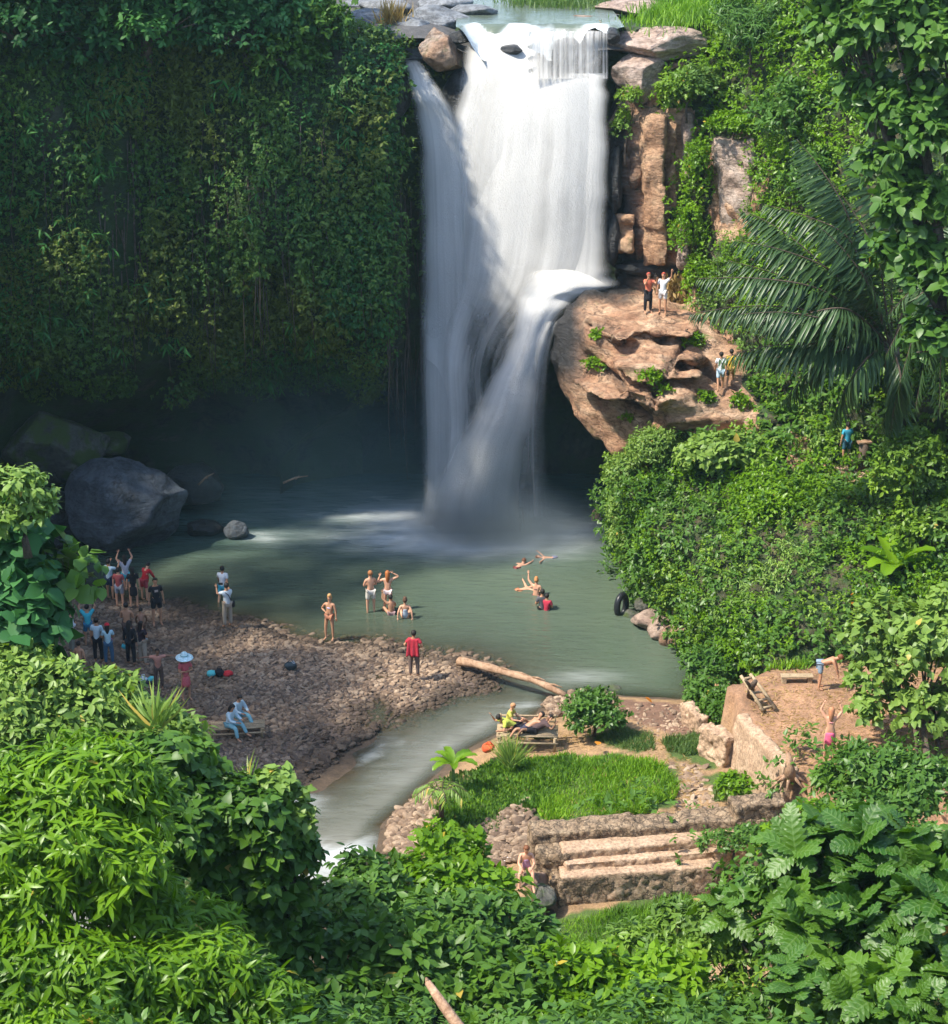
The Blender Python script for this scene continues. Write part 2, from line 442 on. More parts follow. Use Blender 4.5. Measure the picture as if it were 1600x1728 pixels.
# ground sheet: colour by region attribute
def _ground():
    m, nt, bs = newmat('ground'); p = pos(nt)
    col = attr(nt, 'gcol', 'Color')
    n = noise(nt, p, 3.0, 6, .7); n2 = noise(nt, p, 17, 4, .7)
    col = mixc(nt, 1.0, col, ramp(nt, n, [(.3, (.6, .6, .6)), (.7, (1.3, 1.3, 1.3))]), 'MULTIPLY')
    col = mixc(nt, .8, col, ramp(nt, n2, [(.35, (.65, .62, .6)), (.65, (1.3, 1.25, 1.2))]), 'MULTIPLY')
    nt.links.new(col, bs.inputs['Base Color']); bs.inputs['Roughness'].default_value = .92
    bump(nt, bs, mth(nt, 'ADD', n, n2), .8, .05); return m
M['ground'] = _ground()
def _stone(name, a, b, c, rough):
    m, nt, bs = newmat(name)
    col = ramp(nt, attr(nt, 'rnd'), [(.05, a), (.5, b), (.93, c)])
    n = noise(nt, pos(nt), 14, 4, .6)
    col = mixc(nt, .7, col, ramp(nt, n, [(.3, (.6,)*3), (.7, (1.25,)*3)]), 'MULTIPLY')
    wet = ramp(nt, attr(nt, 'wet'), [(0, (1, 1, 1)), (1, (.22, .21, .2))])
    col = mixc(nt, 1.0, col, wet, 'MULTIPLY')
    nt.links.new(col, bs.inputs['Base Color'])
    bs.inputs['Roughness'].default_value = rough; bump(nt, bs, n, .4, .02); return m
M['stones'] = _stone('river_stone', (.17, .11, .07), (.27, .18, .115), (.40, .29, .195), .8)
# pool and river water: murky, with depth-driven clarity and real foam
def _water():
    m, nt, bs = newmat('river_water'); p = pos(nt)
    foam = attr(nt, 'foam'); clr = attr(nt, 'clear')
    ps = scaled(nt, p, (.35, 1.4, 1)); n1 = noise(nt, ps, 1.5, 5, .6, .6); n2 = noise(nt, p, .35, 3)
    base = mixc(nt, n2, (.075, .108, .078), (.108, .140, .096))
    teal = attr(nt, 'teal'); base = mixc(nt, teal, base, (.028, .075, .066))
    milk = attr(nt, 'milk'); base = mixc(nt, milk, base, (.25, .25, .215))
    f = mth(nt, 'ADD', foam, mth(nt, 'MULTIPLY', mth(nt, 'SUBTRACT', n1, .5), mth(nt, 'MULTIPLY', mth(nt, 'POWER', foam, .6), 1.1)), clamp=True)
    base = mixc(nt, f, base, (.80, .84, .85))
    nt.links.new(base, bs.inputs['Base Color'])
    nt.links.new(mth(nt, 'ADD', .12, mth(nt, 'MULTIPLY', f, .6)), bs.inputs['Roughness'])
    bs.inputs['IOR'].default_value = 1.33
    tr = N(nt, 'ShaderNodeBsdfTransparent'); tr.inputs[0].default_value = (.72, .62, .45, 1)
    gl = N(nt, 'ShaderNodeBsdfGlossy'); gl.inputs['Roughness'].default_value = .12
    fr = N(nt, 'ShaderNodeFresnel'); fr.inputs[0].default_value = 1.33
    b = N(nt, 'ShaderNodeBump'); b.inputs['Strength'].default_value = .8; b.inputs['Distance'].default_value = .09
    wn = noise(nt, scaled(nt, p, (.5, 1.6, 1)), 2.2, 4, .55, .3)
    nt.links.new(wn, b.inputs['Height'])
    for s in (bs, gl, fr): nt.links.new(b.outputs[0], s.inputs['Normal'])
    ms = N(nt, 'ShaderNodeMixShader'); nt.links.new(fr.outputs[0], ms.inputs[0]); nt.links.new(tr.outputs[0], ms.inputs[1]); nt.links.new(gl.outputs[0], ms.inputs[2])
    mx = N(nt, 'ShaderNodeMixShader'); nt.links.new(mth(nt, 'MULTIPLY', clr, mth(nt, 'SUBTRACT', 1.0, f)), mx.inputs[0])
    nt.links.new(bs.outputs[0], mx.inputs[1]); nt.links.new(ms.outputs[0], mx.inputs[2])
    nt.links.new(mx.outputs[0], nt.nodes['Material Output'].inputs[0]); return m
M['water'] = _water()
# falling water: silky sheet, opacity streaked along the flow (attributes fu across, fv along, fo opacity)
def _fall():
    m, nt, bs = newmat('falling_water')
    cb = N(nt, 'ShaderNodeCombineXYZ'); nt.links.new(attr(nt, 'fu'), cb.inputs[0]); nt.links.new(attr(nt, 'fv'), cb.inputs[1]); nt.links.new(attr(nt, 'fs'), cb.inputs[2])
    n1 = noise(nt, scaled(nt, cb.outputs[0], (1.3, .05, 1)), 1.0, 3, .5)
    n2 = noise(nt, scaled(nt, cb.outputs[0], (5, .09, 1)), 1.0, 3, .55)
    n3 = noise(nt, scaled(nt, cb.outputs[0], (.8, .35, 1)), 1.0, 3, .5)
    s = mth(nt, 'ADD', mth(nt, 'MULTIPLY', n1, .9), mth(nt, 'ADD', mth(nt, 'MULTIPLY', n2, .45), mth(nt, 'MULTIPLY', n3, .5)))
    s = mth(nt, 'SUBTRACT', s, .92)
    st = mth(nt, 'MULTIPLY', s, attr(nt, 'fk'))
    a = mth(nt, 'ADD', attr(nt, 'fo'), mth(nt, 'MULTIPLY', st, 1.0), clamp=True)
    a = mth(nt, 'MULTIPLY', a, attr(nt, 'fe'), clamp=True)
    tr = N(nt, 'ShaderNodeBsdfTransparent'); df = N(nt, 'ShaderNodeBsdfDiffuse')
    spr = noise(nt, scaled(nt, pos(nt), (1, 1, .35)), 40, 2, .6); tl = N(nt, 'ShaderNodeBsdfTranslucent')
    df.inputs[0].default_value = (.74, .73, .70, 1); tl.inputs[0].default_value = (.86, .88, .90, 1)
    b = N(nt, 'ShaderNodeBump'); b.inputs['Strength'].default_value = 1.0; b.inputs['Distance'].default_value = .12; nt.links.new(spr, b.inputs['Height'])
    lf = N(nt, 'ShaderNodeVectorMath', operation='ADD'); lf.inputs[1].default_value = (-.15, -.1, .8); nt.links.new(b.outputs[0], lf.inputs[0])   # spray scatters light from above whatever way the sheet faces
    nz = N(nt, 'ShaderNodeVectorMath', operation='NORMALIZE'); nt.links.new(lf.outputs[0], nz.inputs[0]); nt.links.new(nz.outputs[0], df.inputs['Normal']); nt.links.new(b.outputs[0], tl.inputs['Normal'])
    w = N(nt, 'ShaderNodeMixShader'); w.inputs[0].default_value = .22
    nt.links.new(df.outputs[0], w.inputs[1]); nt.links.new(tl.outputs[0], w.inputs[2])
    mx = N(nt, 'ShaderNodeMixShader'); nt.links.new(a, mx.inputs[0]); nt.links.new(tr.outputs[0], mx.inputs[1]); nt.links.new(w.outputs[0], mx.inputs[2])
    nt.links.new(mx.outputs[0], nt.nodes['Material Output'].inputs[0]); return m
M['fall'] = _fall()
# leaves
ORG = (.55, .22, .03)
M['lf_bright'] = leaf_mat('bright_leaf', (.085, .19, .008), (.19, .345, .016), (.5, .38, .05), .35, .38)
M['lf_vine'] = leaf_mat('vine_leaf', (.10, .20, .016), (.21, .34, .03), (.5, .30, .06), .42, .3, ((.09, .17, .045), .35))
M['lf_mid'] = leaf_mat('mid_leaf', (.055, .135, .02), (.11, .22, .035), None, .38, .3)
M['lf_pale'] = leaf_mat('pale_leaf', (.12, .215, .035), (.23, .35, .07), (.5, .38, .08), .42, .3)
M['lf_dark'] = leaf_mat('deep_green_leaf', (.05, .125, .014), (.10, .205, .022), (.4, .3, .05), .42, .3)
M['lf_teal'] = leaf_mat('cool_green_leaf', (.025, .10, .03), (.06, .19, .05), None, .5, .25)
M['lf_cliff'] = leaf_mat('cliff_vine_leaf', (.045, .115, .024), (.11, .21, .035), None, .55, .25, ((.14, .17, .03), .22))
M['lf_cliff2'] = leaf_mat('cliff_creeper_leaf', (.035, .13, .035), (.085, .25, .05), None, .55, .25, ((.05, .20, .04), .3))
M['lf_palm'] = leaf_mat('palm_leaf', (.03, .07, .022), (.065, .12, .04), None, .36, .15)
M['lf_orange'] = leaf_mat('withered_leaf', (.5, .14, .02), (.65, .30, .04), None, .5, .3)
M['lf_dry'] = leaf_mat('dry_grass', (.30, .20, .07), (.42, .30, .12), None, .7, .2)
M['grass'] = leaf_mat('grass_blade', (.11, .25, .015), (.25, .43, .03), None, .45, .35, ((.10, .22, .03), .6))
M['grass2'] = leaf_mat('dull_grass_blade', (.06, .13, .03), (.14, .22, .06), None, .5, .3)
def _bread():
    m = leaf_mat('ribbed_leaf', (.03, .10, .008), (.095, .20, .014), None, .45, .28, None, .45); nt = m.node_tree
    bs = nt.nodes['Principled BSDF']; old = bs.inputs['Base Color'].links[0].from_socket
    sx = N(nt, 'ShaderNodeSeparateXYZ'); nt.links.new(attr(nt, 'luv', 'Vector'), sx.inputs[0])
    ax = mth(nt, 'ABSOLUTE', sx.outputs[0])
    rib = mth(nt, 'LESS_THAN', ax, .022)
    w = mth(nt, 'SINE', mth(nt, 'MULTIPLY', mth(nt, 'SUBTRACT', sx.outputs[1], mth(nt, 'MULTIPLY', ax, .7)), 39.0))
    vein = mth(nt, 'GREATER_THAN', w, .86)
    f = mth(nt, 'MAXIMUM', rib, vein)
    nt.links.new(mixc(nt, mth(nt, 'MULTIPLY', f, .35), old, (.20, .32, .10)), bs.inputs['Base Color'])
    bump(nt, bs, w, .25, .01)
    return m
M['lf_ribbed'] = _bread()
M['bamboo'] = wood_mat('weathered_bamboo', (.30, .22, .13), (.48, .36, .22), 5)
M['log'] = wood_mat('bleached_log', (.24, .13, .07), (.50, .33, .21), 4)
M['root'] = wood_mat('hanging_root', (.05, .035, .025), (.14, .11, .08), 4)
def gpoly(pts, z=0.0): return [tuple(G(x, y, z)[:2]) for x, y in pts]
P_BAR = gpoly([(-260, 985), (60, 1000), (190, 1015), (290, 1020), (350, 1046), (430, 1052), (480, 1078), (560, 1090), (640, 1092), (700, 1108), (775, 1112),
               (828, 1132), (812, 1158), (745, 1172), (700, 1198), (668, 1212), (655, 1190), (640, 1178), (612, 1196), (606, 1226), (560, 1254), (520, 1290), (480, 1312),
               (380, 1330), (250, 1380), (-300, 1460)])
P_SPIT = gpoly([(505, 1296), (560, 1262), (610, 1236), (640, 1228), (632, 1240), (580, 1266), (540, 1296), (500, 1312)])
P_PUD = gpoly([(596, 1140), (640, 1128), (690, 1138), (655, 1150), (618, 1152)])
P_PEN = gpoly([(925, 1178), (985, 1168), (1060, 1174), (1165, 1180), (1210, 1100), (1900, 1060), (2300, 1900), (480, 1900), (560, 1560), (640, 1472), (655, 1425), (662, 1385),
               (700, 1350), (738, 1312), (770, 1280), (818, 1252), (868, 1222), (905, 1206)])
P_TER = gpoly([(1249, 1206), (1333, 1300), (1420, 1350), (1900, 1400), (1900, 1080), (1450, 1112), (1300, 1128), (1225, 1160)], 2.45)
P_GUL = gpoly([(895, 1500), (930, 1492), (945, 1545), (905, 1560)])
P_FRONT = gpoly([(915, 1490), (950, 1484), (1215, 1466), (1330, 1425), (1900, 1400), (1900, 1800), (860, 1800)], .6)
def ground_h(X, Y):
    X = np.asarray(X, float); Y = np.asarray(Y, float)
    P3 = np.stack([X, Y, X*0], -1).reshape(-1, 3)
    nz = fbm(P3, 2.5, 4, 3).reshape(X.shape)
    b = np.maximum(sdpoly(X, Y, P_BAR), sdpoly(X, Y, P_SPIT))
    b = b+.45*fbm(P3, 1.5, 4, 21).reshape(X.shape)
    b = np.minimum(b, -sdpoly(X, Y, P_PUD))
    hb = np.where(b > 0, .03+.26*(1-np.exp(-b/1.6)), np.maximum(-1.6, .13*b))
    p = sdpoly(X, Y, P_PEN)
    hp = np.where(p > 0, .03+.55*(1-np.exp(-p/2.0))+.35*sstep(2, 6, p), np.maximum(-1.6, .45*p))
    g = sdpoly(X, Y, P_GUL); hp = hp-.35*sstep(-.2, .4, g)
    hp = hp-.85*sstep(-.3, .3, sdpoly(X, Y, P_FRONT))
    h = np.maximum(hb, hp) + nz*.05
    t = sdpoly(X, Y, P_TER)
    h = np.where(t > 0, 2.45+nz*.05, h)
    # near hill below the viewpoint, and the left valley side
    h = np.maximum(h, np.where(Y < 41, (41-Y)*.62-.2+nz*.5, -9))
    h = np.maximum(h, np.clip((-X-20-np.clip((60-Y)*.1, 0, 3))*.8, -9, 20)+nz*.2)
    h = np.where((Y > 44) & (X > 17), np.maximum(h, (X-17)*.45+2.4), h)
    return h
# colour regions
P_GRA = [gpoly(q, .8) for q in (
    [(790, 1300), (830, 1262), (905, 1258), (1040, 1268), (1065, 1290), (1130, 1300), (1142, 1335), (1140, 1362), (1060, 1385), (900, 1402), (880, 1352), (760, 1372), (722, 1345), (745, 1305)],
    [(990, 1228), (1050, 1210), (1095, 1232), (1105, 1262), (1080, 1272), (1040, 1262)],
    [(1118, 1252), (1178, 1222), (1215, 1275), (1200, 1300), (1140, 1282)],
    [(1185, 1320), (1265, 1302), (1300, 1330), (1235, 1362), (1200, 1362)])]
P_LOW = gpoly([(925, 1545), (1150, 1490), (1230, 1540), (1180, 1680), (900, 1680)], .3)
P_DIRT = gpoly([(1040, 1170), (1170, 1180), (1225, 1240), (1160, 1262), (1100, 1235), (1040, 1205)], .4)
def ground_col(X, Y, h):
    P3 = np.stack([X, Y, X*0], -1)
    n = fbm(P3, 1.2, 4, 9)[:, None]
    col = np.tile(np.array([.10, .07, .045]), (len(X), 1))                      # wet gravel bed
    b = sdpoly(X, Y, P_BAR)[:, None]
    col = np.where(b > 0, np.array([.13, .095, .075])+0*n, col)
    p = sdpoly(X, Y, P_PEN)[:, None]
    straw = np.array([.34, .22, .115])*(1+.25*n)
    col = np.where(p > .3, straw, col)
    d = sdpoly(X, Y, P_DIRT)[:, None]
    col = np.where(d > .1*n, np.array([.20, .115, .075])*(1+.1*n), col)
    for q in P_GRA+[P_LOW]:
        s = sdpoly(X, Y, q)[:, None]; col = np.where(s > .3*n, np.array([.07, .12, .02])+0*n, col)
    t = sdpoly(X, Y, P_TER)[:, None]
    col = np.where(t > 0, np.array([.35, .205, .12])*(1+.3*n), col)
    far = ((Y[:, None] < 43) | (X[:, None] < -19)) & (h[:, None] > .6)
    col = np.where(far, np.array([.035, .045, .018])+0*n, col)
    return np.clip(col, 0, 1)
gx = np.concatenate([np.arange(-60, -24, 1.5), np.arange(-24, 22, .2), np.arange(22, 60, 1.5)])
gy = np.concatenate([np.arange(1, 38, 1.), np.arange(38, 80, .2), np.arange(80, 96, 2)])
XX, YY = np.meshgrid(gx, gy); nx = len(gx)
hh = ground_h(XX, YY); X1, Y1, H1 = XX.ravel(), YY.ravel(), hh.ravel()
ii, jj = np.meshgrid(np.arange(nx-1), np.arange(len(gy)-1)); q = (jj*nx+ii).ravel()
GF = np.stack([q, q+1, q+1+nx, q+nx], -1)
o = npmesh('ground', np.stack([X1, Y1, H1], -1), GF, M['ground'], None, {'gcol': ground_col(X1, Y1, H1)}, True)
tag(o, 'earthy ground and stony bed of the river valley', 'ground', None, 'structure')

# ---------------- water
wx = np.arange(-32, 20, .22); wy = np.arange(36, 82, .22)
XX, YY = np.meshgrid(wx, wy); X2, Y2 = XX.ravel(), YY.ravel()
def wz(X, Y):                      # the pool is level, the river drops a little towards the viewer
    P3 = np.stack([X, Y*.8, X*0], -1)
    rap = sstep(60, 54, Y)*(X < 3)
    r = np.maximum(fbm(P3, 1.6, 3, 31), -.1)*.32*rap
    return -.02-.12*sstep(58, 48, Y)*(X < 3) + r*(1-sstep(.2, -.3, X-3))*1.0
def wave(X, Y): return wz(X, Y)+.012*fbm(np.stack([X*.6, Y*2, X*0], -1), .7, 3, 4)
Z2 = wave(X2, Y2)
px2, py2 = proj(np.stack([X2, Y2, Z2], -1))
def gb(cx, cy, sx, sy, a=1.0, pw=2): return a*np.exp(-(np.abs((px2-cx)/sx)**pw+np.abs((py2-cy)/sy)**pw))
clear_right = 0
P3 = np.stack([X2, Y2*1.8, X2*0], -1); fn = fbm(P3, 2.0, 4, 12)
foam = gb(800, 903, 140, 24, 2.0)+gb(820, 885, 90, 16, 1.0)+gb(690, 862, 120, 16, .45)+gb(860, 890, 110, 30, .8)+gb(560, 830, 150, 14, .12)+gb(940, 893, 60, 10, .35)
foam += gb(640, 880, 240, 45, .16)
foam *= (1+.7*fn)
fa, fb_ = -.62*X2-.78*Y2, .78*X2-.62*Y2
fa = fa+.5*fbm(np.stack([X2, Y2, X2*0], -1), 3, 2, 70); fr = fbm(np.stack([fa*.45, fb_*1.5, X2*0], -1), 1.3, 5, 77)
rapid = sdpoly(px2, py2, [(500, 1300), (640, 1230), (760, 1200), (900, 1190), (850, 1240), (740, 1320), (660, 1390), (650, 1500), (480, 1500)])
rmask = sstep(-20, 60, rapid)
crest = np.maximum(Z2-wave(X2, Y2)*0, 0)
foam += rmask*(np.clip((Z2+.12)*1.4, 0, .4)+np.clip(fr*1.8+.02, 0, .6))*(sstep(1190, 1300, py2)*.8+.1)
foam += gb(985, 1142, 50, 10, .22)*(1+fn)+gb(900, 1190, 40, 5, .3)+gb(505, 1355, 40, 20, .6)*(1+fn)+gb(440, 905, 30, 8, .25)*(1+fn)
dep = Z2-ground_h(X2, Y2)
clear = np.exp(-np.clip(dep, 0, 3)*3.4)*.9
milk = sstep(1100, 1260, py2)*sstep(-.1, .5, dep)*sstep(1150, 900, px2)
teal = sstep(980, 860, py2)  # shaded back of the pool painted darker teal
o = npmesh('river', np.stack([X2, Y2, Z2], -1), (lambda n, a, b: np.stack([(np.add.outer(np.arange(b-1)*n, np.arange(n-1))).ravel()+k for k in (0, 1, n+1, n)], -1))(len(wx), 0, len(wy)),
           M['water'], None, {'foam': np.clip(foam, 0, 1.2), 'clear': clear, 'milk': milk, 'teal': teal}, True)
tag(o, 'green plunge pool draining as a grey milky river', 'water', None, 'structure')

# ---------------- back cliff: swept ribbon with an undercut foot
CP = np.array([(-46, -5), (-40, 20), (-33, 38), (-27.5, 50), (-27, 57), (-30, 61), (-28.5, 65), (-23, 70.5), (-17, 74.6), (-11, 76.2), (-6.5, 76.2), (-4.5, 76.2), (-3.6, 77.0), (-3.0, 78.2), (-1.5, 78.8), (2, 78.8), (5.4, 78.2), (6.4, 77.3), (9, 77.6), (14, 77), (22, 76), (34, 74)], float)
def catmull(P, n):
    t = np.linspace(0, len(P)-1.001, n); i = t.astype(int); f = (t-i)[:, None]
    g = lambda k: P[np.clip(i+k, 0, len(P)-1)]
    return .5*((2*g(0))+(-g(-1)+g(1))*f+(2*g(-1)-5*g(0)+4*g(1)-g(2))*f*f+(-g(-1)+3*g(0)-3*g(1)+g(2))*f**3)
ns, nzz = 620, 170
pth = catmull(CP, ns)
tan = np.gradient(pth, axis=0); nor = nrm(np.stack([-tan[:, 1], tan[:, 0]], -1))      # into the rock (away from the gorge)
def rim(x):
    r = np.where(x < -5.2, 19.2+np.clip(-x-7.2, 0, 2)*1.1+np.clip(-x-7, 0, 12)*.4, 19.2)
    r = np.where((x > -3.4) & (x < -.9), 18.4, r)
    r = np.where(x >= -.9, 19.75, r)
    return r
rz = rim(pth[:, 0]); rz = np.convolve(np.pad(rz, 3, 'edge'), np.ones(7)/7, 'valid')
vv = np.linspace(0, 1, nzz)
Z = -2+(rz[:, None]+2)*vv[None]
und = np.where(pth[:, 0] < -2, 5.5, 6.0)*np.where(pth[:, 0] < -18, .3, 1)
und = np.convolve(np.pad(und, 10, 'edge'), np.ones(21)/21, 'valid')
u7 = 8.4+1.2*np.sin(pth[:, 0]*.55)
off = und[:, None]*(1-sstep(0, 1, (Z-1.0)/(u7[:, None]-1.0)))**.8
off = off-1.2*sstep(6, 15, Z)*0 + .5*sstep(17.0, 22, Z)
P = np.stack([np.repeat(pth[:, 0:1], nzz, 1), np.repeat(pth[:, 1:2], nzz, 1), Z], -1)
flat = P.reshape(-1, 3)
d = fbm(flat*np.array([1, 1, .8]), 6.5, 3, 47)*2.2+fbm(flat*np.array([1, 1, .55]), 3.0, 5, 41)*1.3+np.abs(fbm(flat*np.array([1, 1, .3]), 1.1, 3, 50))*.5
d = d.reshape(ns, nzz)+off
d = d-1.1*np.exp(-((Z-12-1.5*np.sin(pth[:, 0]*.4)[:, None])/2.5)**2)*(pth[:, 0] < -4)[:, None]
d = d*np.where(((pth[:, 0] > -3.4) & (pth[:, 0] < 6.3))[:, None] & (Z > 15), .5, 1)
P[..., :2] += nor[:, None]*d[..., None]
# top lip turned back into the plateau
ext = []
for k, dd in enumerate((.8, 2.5, 6, 14)):
    E = P[:, -1].copy(); E[:, :2] += nor*dd; E[:, 2] += [.1, .0, -.2, -.6][k]; ext.append(E)
P = np.concatenate([P, np.stack(ext, 1)], 1); nv = P.shape[1]
CV = P.reshape(-1, 3)
q = (np.add.outer(np.arange(ns-1)*nv, np.arange(nv-1))).ravel()
CQ = np.stack([q, q+nv, q+nv+1, q+1], -1)
CFt = np.concatenate([CQ[:, [0, 1, 2]], CQ[:, [0, 2, 3]]])
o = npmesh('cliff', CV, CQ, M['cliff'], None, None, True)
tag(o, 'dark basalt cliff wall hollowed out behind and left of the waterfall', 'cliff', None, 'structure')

# ---------------- plateau behind the rim, with the upper river on it
mb = MB()
xs = [-400, -90, -45, -25, -12, -6, 0, 8, 20, 60, 400]; ys = [78.6, 81, 86, 95, 120, 180, 500]
def plz(x, y):
    b = -.9+ (y-78.6)*.0
    river = sstep(-6, -2, x)*(1-sstep(7.5, 10, x-(y-78)*.12)) if True else 0
    return 21.3+(.4*math.sin(x*.3+y*.2))+max(0, (y-86)*.05)-1.9*float(river)
V = [(x, y, plz(x, y)) for y in ys for x in np.linspace(-400, 400, 3)] if False else []
gx3 = np.concatenate([[-400, -150, -70], np.arange(-46, 50, .8), [70, 150, 400]]); gy3 = np.concatenate([np.arange(77.2, 100, .8), [110, 130, 170, 260, 500]])
XX, YY = np.meshgrid(gx3, gy3)
rv = sstep(-1.6, -.6, XX)*(1-sstep(6.0, 7.0, XX-(YY-77.5)*.05))
lowl = sstep(-9.5, -7.5, XX)*(1-sstep(9.5, 12, XX))*(1-rv)*sstep(95, 84, YY)
Z3 = 20.9+np.maximum(0, (YY-84))*.06-1.6*rv-1.15*lowl+.25*fbm(np.stack([XX.ravel(), YY.ravel(), XX.ravel()*0], -1), 2, 3, 6).reshape(XX.shape)
Z3 = Z3-np.where((YY < 78.3), (78.3-YY)*.3, 0)
n3 = len(gx3); q = (np.add.outer(np.arange(len(gy3)-1)*n3, np.arange(n3-1))).ravel()
gc = np.where(((rv.ravel() > .5)|((lowl.ravel() > .3)&(XX.ravel() < 3)))[:, None], [.10, .10, .10], [.06, .11, .02])
o = npmesh('plateau', np.stack([XX.ravel(), YY.ravel(), Z3.ravel()], -1), np.stack([q, q+1, q+1+n3, q+n3], -1), M['ground'], None, {'gcol': gc}, True)
tag(o, 'flat land above the cliff where the upper river runs', 'terrain', None, 'structure')
ux = np.arange(-.7, 5.9, .1); uy = np.concatenate([np.arange(76.9, 79, .1), np.arange(79, 140, .5)])
XX, YY = np.meshgrid(ux, uy); nU = len(ux)
nb_ = fbm(np.stack([XX.ravel(), 0*XX.ravel(), 0*XX.ravel()], -1), 1.1, 4, 62).reshape(XX.shape)
YY = np.where(YY < 78, 78-(78-YY)*(1.0+.55*nb_), YY); q = (np.add.outer(np.arange(len(uy)-1)*nU, np.arange(nU-1))).ravel()
Z4 = 19.95+.02*fbm(np.stack([XX.ravel(), YY.ravel()*2, 0*XX.ravel()], -1), .7, 3, 8)-np.minimum(1.3, np.maximum(0, 77.9+.7*fbm(np.stack([XX.ravel(), 0*XX.ravel(), 0*XX.ravel()], -1), 1.6, 4, 66)-YY.ravel())**2*1.0)*sstep(-.7, .5, XX.ravel())*sstep(5.9, 4.8, XX.ravel())
fo = .8*sstep(77.9, 77.2, YY.ravel()+1.0*fbm(np.stack([XX.ravel()*1.0, YY.ravel()*.4, 0*XX.ravel()], -1), .8, 5, 67))*sstep(-.6, -.1, XX.ravel())*sstep(5.6, 5.1, XX.ravel())*(1+.6*fbm(np.stack([XX.ravel(), YY.ravel()*.5, 0*XX.ravel()], -1), .8, 3, 18))
o = npmesh('upper_river', np.stack([XX.ravel(), YY.ravel(), Z4], -1), np.stack([q, q+1, q+1+nU, q+nU], -1), M['water'], None,
           {'foam': np.clip(fo, 0, 1), 'clear': 0*fo, 'milk': 0*fo+.15, 'teal': 0*fo}, True)
tag(o, 'calm green upper river sliding to the brink', 'water', None, 'structure')

# ---------------- right valley side: union of rock masses, remeshed and roughened
ppx = lambda x, y, z: np.array([x, y, z], float)
H_low = [W(1045, 800, 69.5), W(1150, 745, 68.5), W(1270, 730, 67.8), W(1340, 785, 65.2), W(1440, 812, 63.6), W(1640, 815, 61.0), ppx(30, 60, 7), ppx(30, 80, 8), W(1060, 800, 76),
         G(1060, 960, -.6), G(1075, 1010, -.6), G(1150, 1085, -.6), G(1178, 1100, -.6), G(1460, 1118, 2.2), G(1700, 1100, 2.2), ppx(30, 56, -1), ppx(30, 80, -1), ppx(7, 76, -1.5), G(1300, 1130, 2.2), ppx(8, 63.5, -1.5)]
H_prom = [W(1050, 480, 76.4), W(990, 492, 75.2), W(952, 515, 74.0), W(936, 548, 73.6), W(928, 600, 73.8), W(938, 640, 74.2), W(1010, 560, 71.4), W(1110, 566, 70.8), W(1170, 532, 73.2),
          W(968, 690, 72.6), W(975, 640, 71.6), W(1000, 720, 71.4), W(1035, 768, 70.4), W(1095, 735, 69.0), W(1100, 650, 69.4), W(1170, 520, 77), W(1100, 800, 73), W(1040, 700, 76), W(1180, 740, 70)]
H_pr2 = [W(1110, 560, 71), W(1180, 545, 72.6), W(1262, 590, 70.8), W(1255, 680, 68.6), W(1275, 705, 68.2), W(1130, 715, 68.0), W(1090, 740, 69), W(1110, 640, 69.3), W(1300, 640, 72), W(1150, 790, 72), W(1300, 790, 70)]
H_path = [W(1250, 690, 68.5), W(1340, 745, 66.3), W(1470, 790, 63.7), W(1480, 770, 65.5), W(1300, 660, 70), W(1300, 850, 68), W(1500, 850, 66), W(1330, 800, 65.6)]
H_mid = [W(1165, 540, 74.2), W(1310, 690, 68.6), W(1440, 735, 65.6), W(1560, 730, 62.5), W(1640, 700, 60.5), ppx(30, 55, 10), W(1215, 60, 77.2), W(1300, 0, 75), W(1500, -80, 72), ppx(30, 62, 27), ppx(40, 95, 27), ppx(7, 95, 19.5),
         ppx(7, 90, 0), ppx(40, 90, 0), ppx(32, 55, 0), W(1200, 800, 73)]
H_face = [W(1034, 130, 77.2), W(1034, 440, 77.2), W(1210, 95, 76.6), W(1150, 460, 75.8), W(1060, 478, 76.6), W(1210, 520, 74.8), ppx(8, 90, 19.5), ppx(16, 90, 20), ppx(8, 90, 4), ppx(16, 90, 4), W(1130, 170, 76.4)]
HB = [H_low, H_prom, H_pr2, H_path, H_mid, H_face]
V0, F0, _n0 = hull_union(HB, .35, 1)
from mathutils.bvhtree import BVHTree
_b0 = BVHTree.FromPolygons([Vector(v) for v in V0.tolist()], F0.tolist())
r_ = np.random.default_rng(5)
def blocks(poly, n, sx, sz, tall=False):
    xs_ = [q[0] for q in poly]; ys_ = [q[1] for q in poly]; k = 0; t = 0
    while k < n and t < n*20:
        t += 1; x, y = r_.uniform(min(xs_), max(xs_)), r_.uniform(min(ys_), max(ys_))
        if not inpoly(np.array([x]), np.array([y]), poly)[0]: continue
        h = _b0.ray_cast(Vector((0, 0, CH)), Vector(ray(x, y)).normalized())
        if h[0] is None: continue
        k += 1; c = np.array(h[0]); a = r_.normal(.25, .35); w, dd, hh_ = r_.uniform(*sx), r_.uniform(*sx)*.8, r_.uniform(*sz)
        if tall: w, dd = w*.7, dd*.5
        R = np.array(Matrix.Rotation(a, 3, 'Z')@Matrix.Rotation(r_.normal(0, .08), 3, 'X')@Matrix.Rotation(r_.normal(.06, .08), 3, 'Y'))
        HB.append([c+R@(np.array([i*w*r_.uniform(.75, 1.1), j*dd*r_.uniform(.75, 1.1), m*hh_*r_.uniform(.8, 1.1)])/2) for i in (-1, 1) for j in (-1, 1) for m in (-1, 1)])
blocks([(1040, 540), (1080, 510), (1140, 540), (1150, 600), (1140, 660), (1130, 700), (1110, 715), (1070, 720), (1040, 680), (1030, 600)], 9, (1.6, 4.2), (.16, .30))
blocks([(1036, 180), (1165, 190), (1165, 460), (1036, 465)], 90, (.4, 1.0), (.5, 2.0), True)
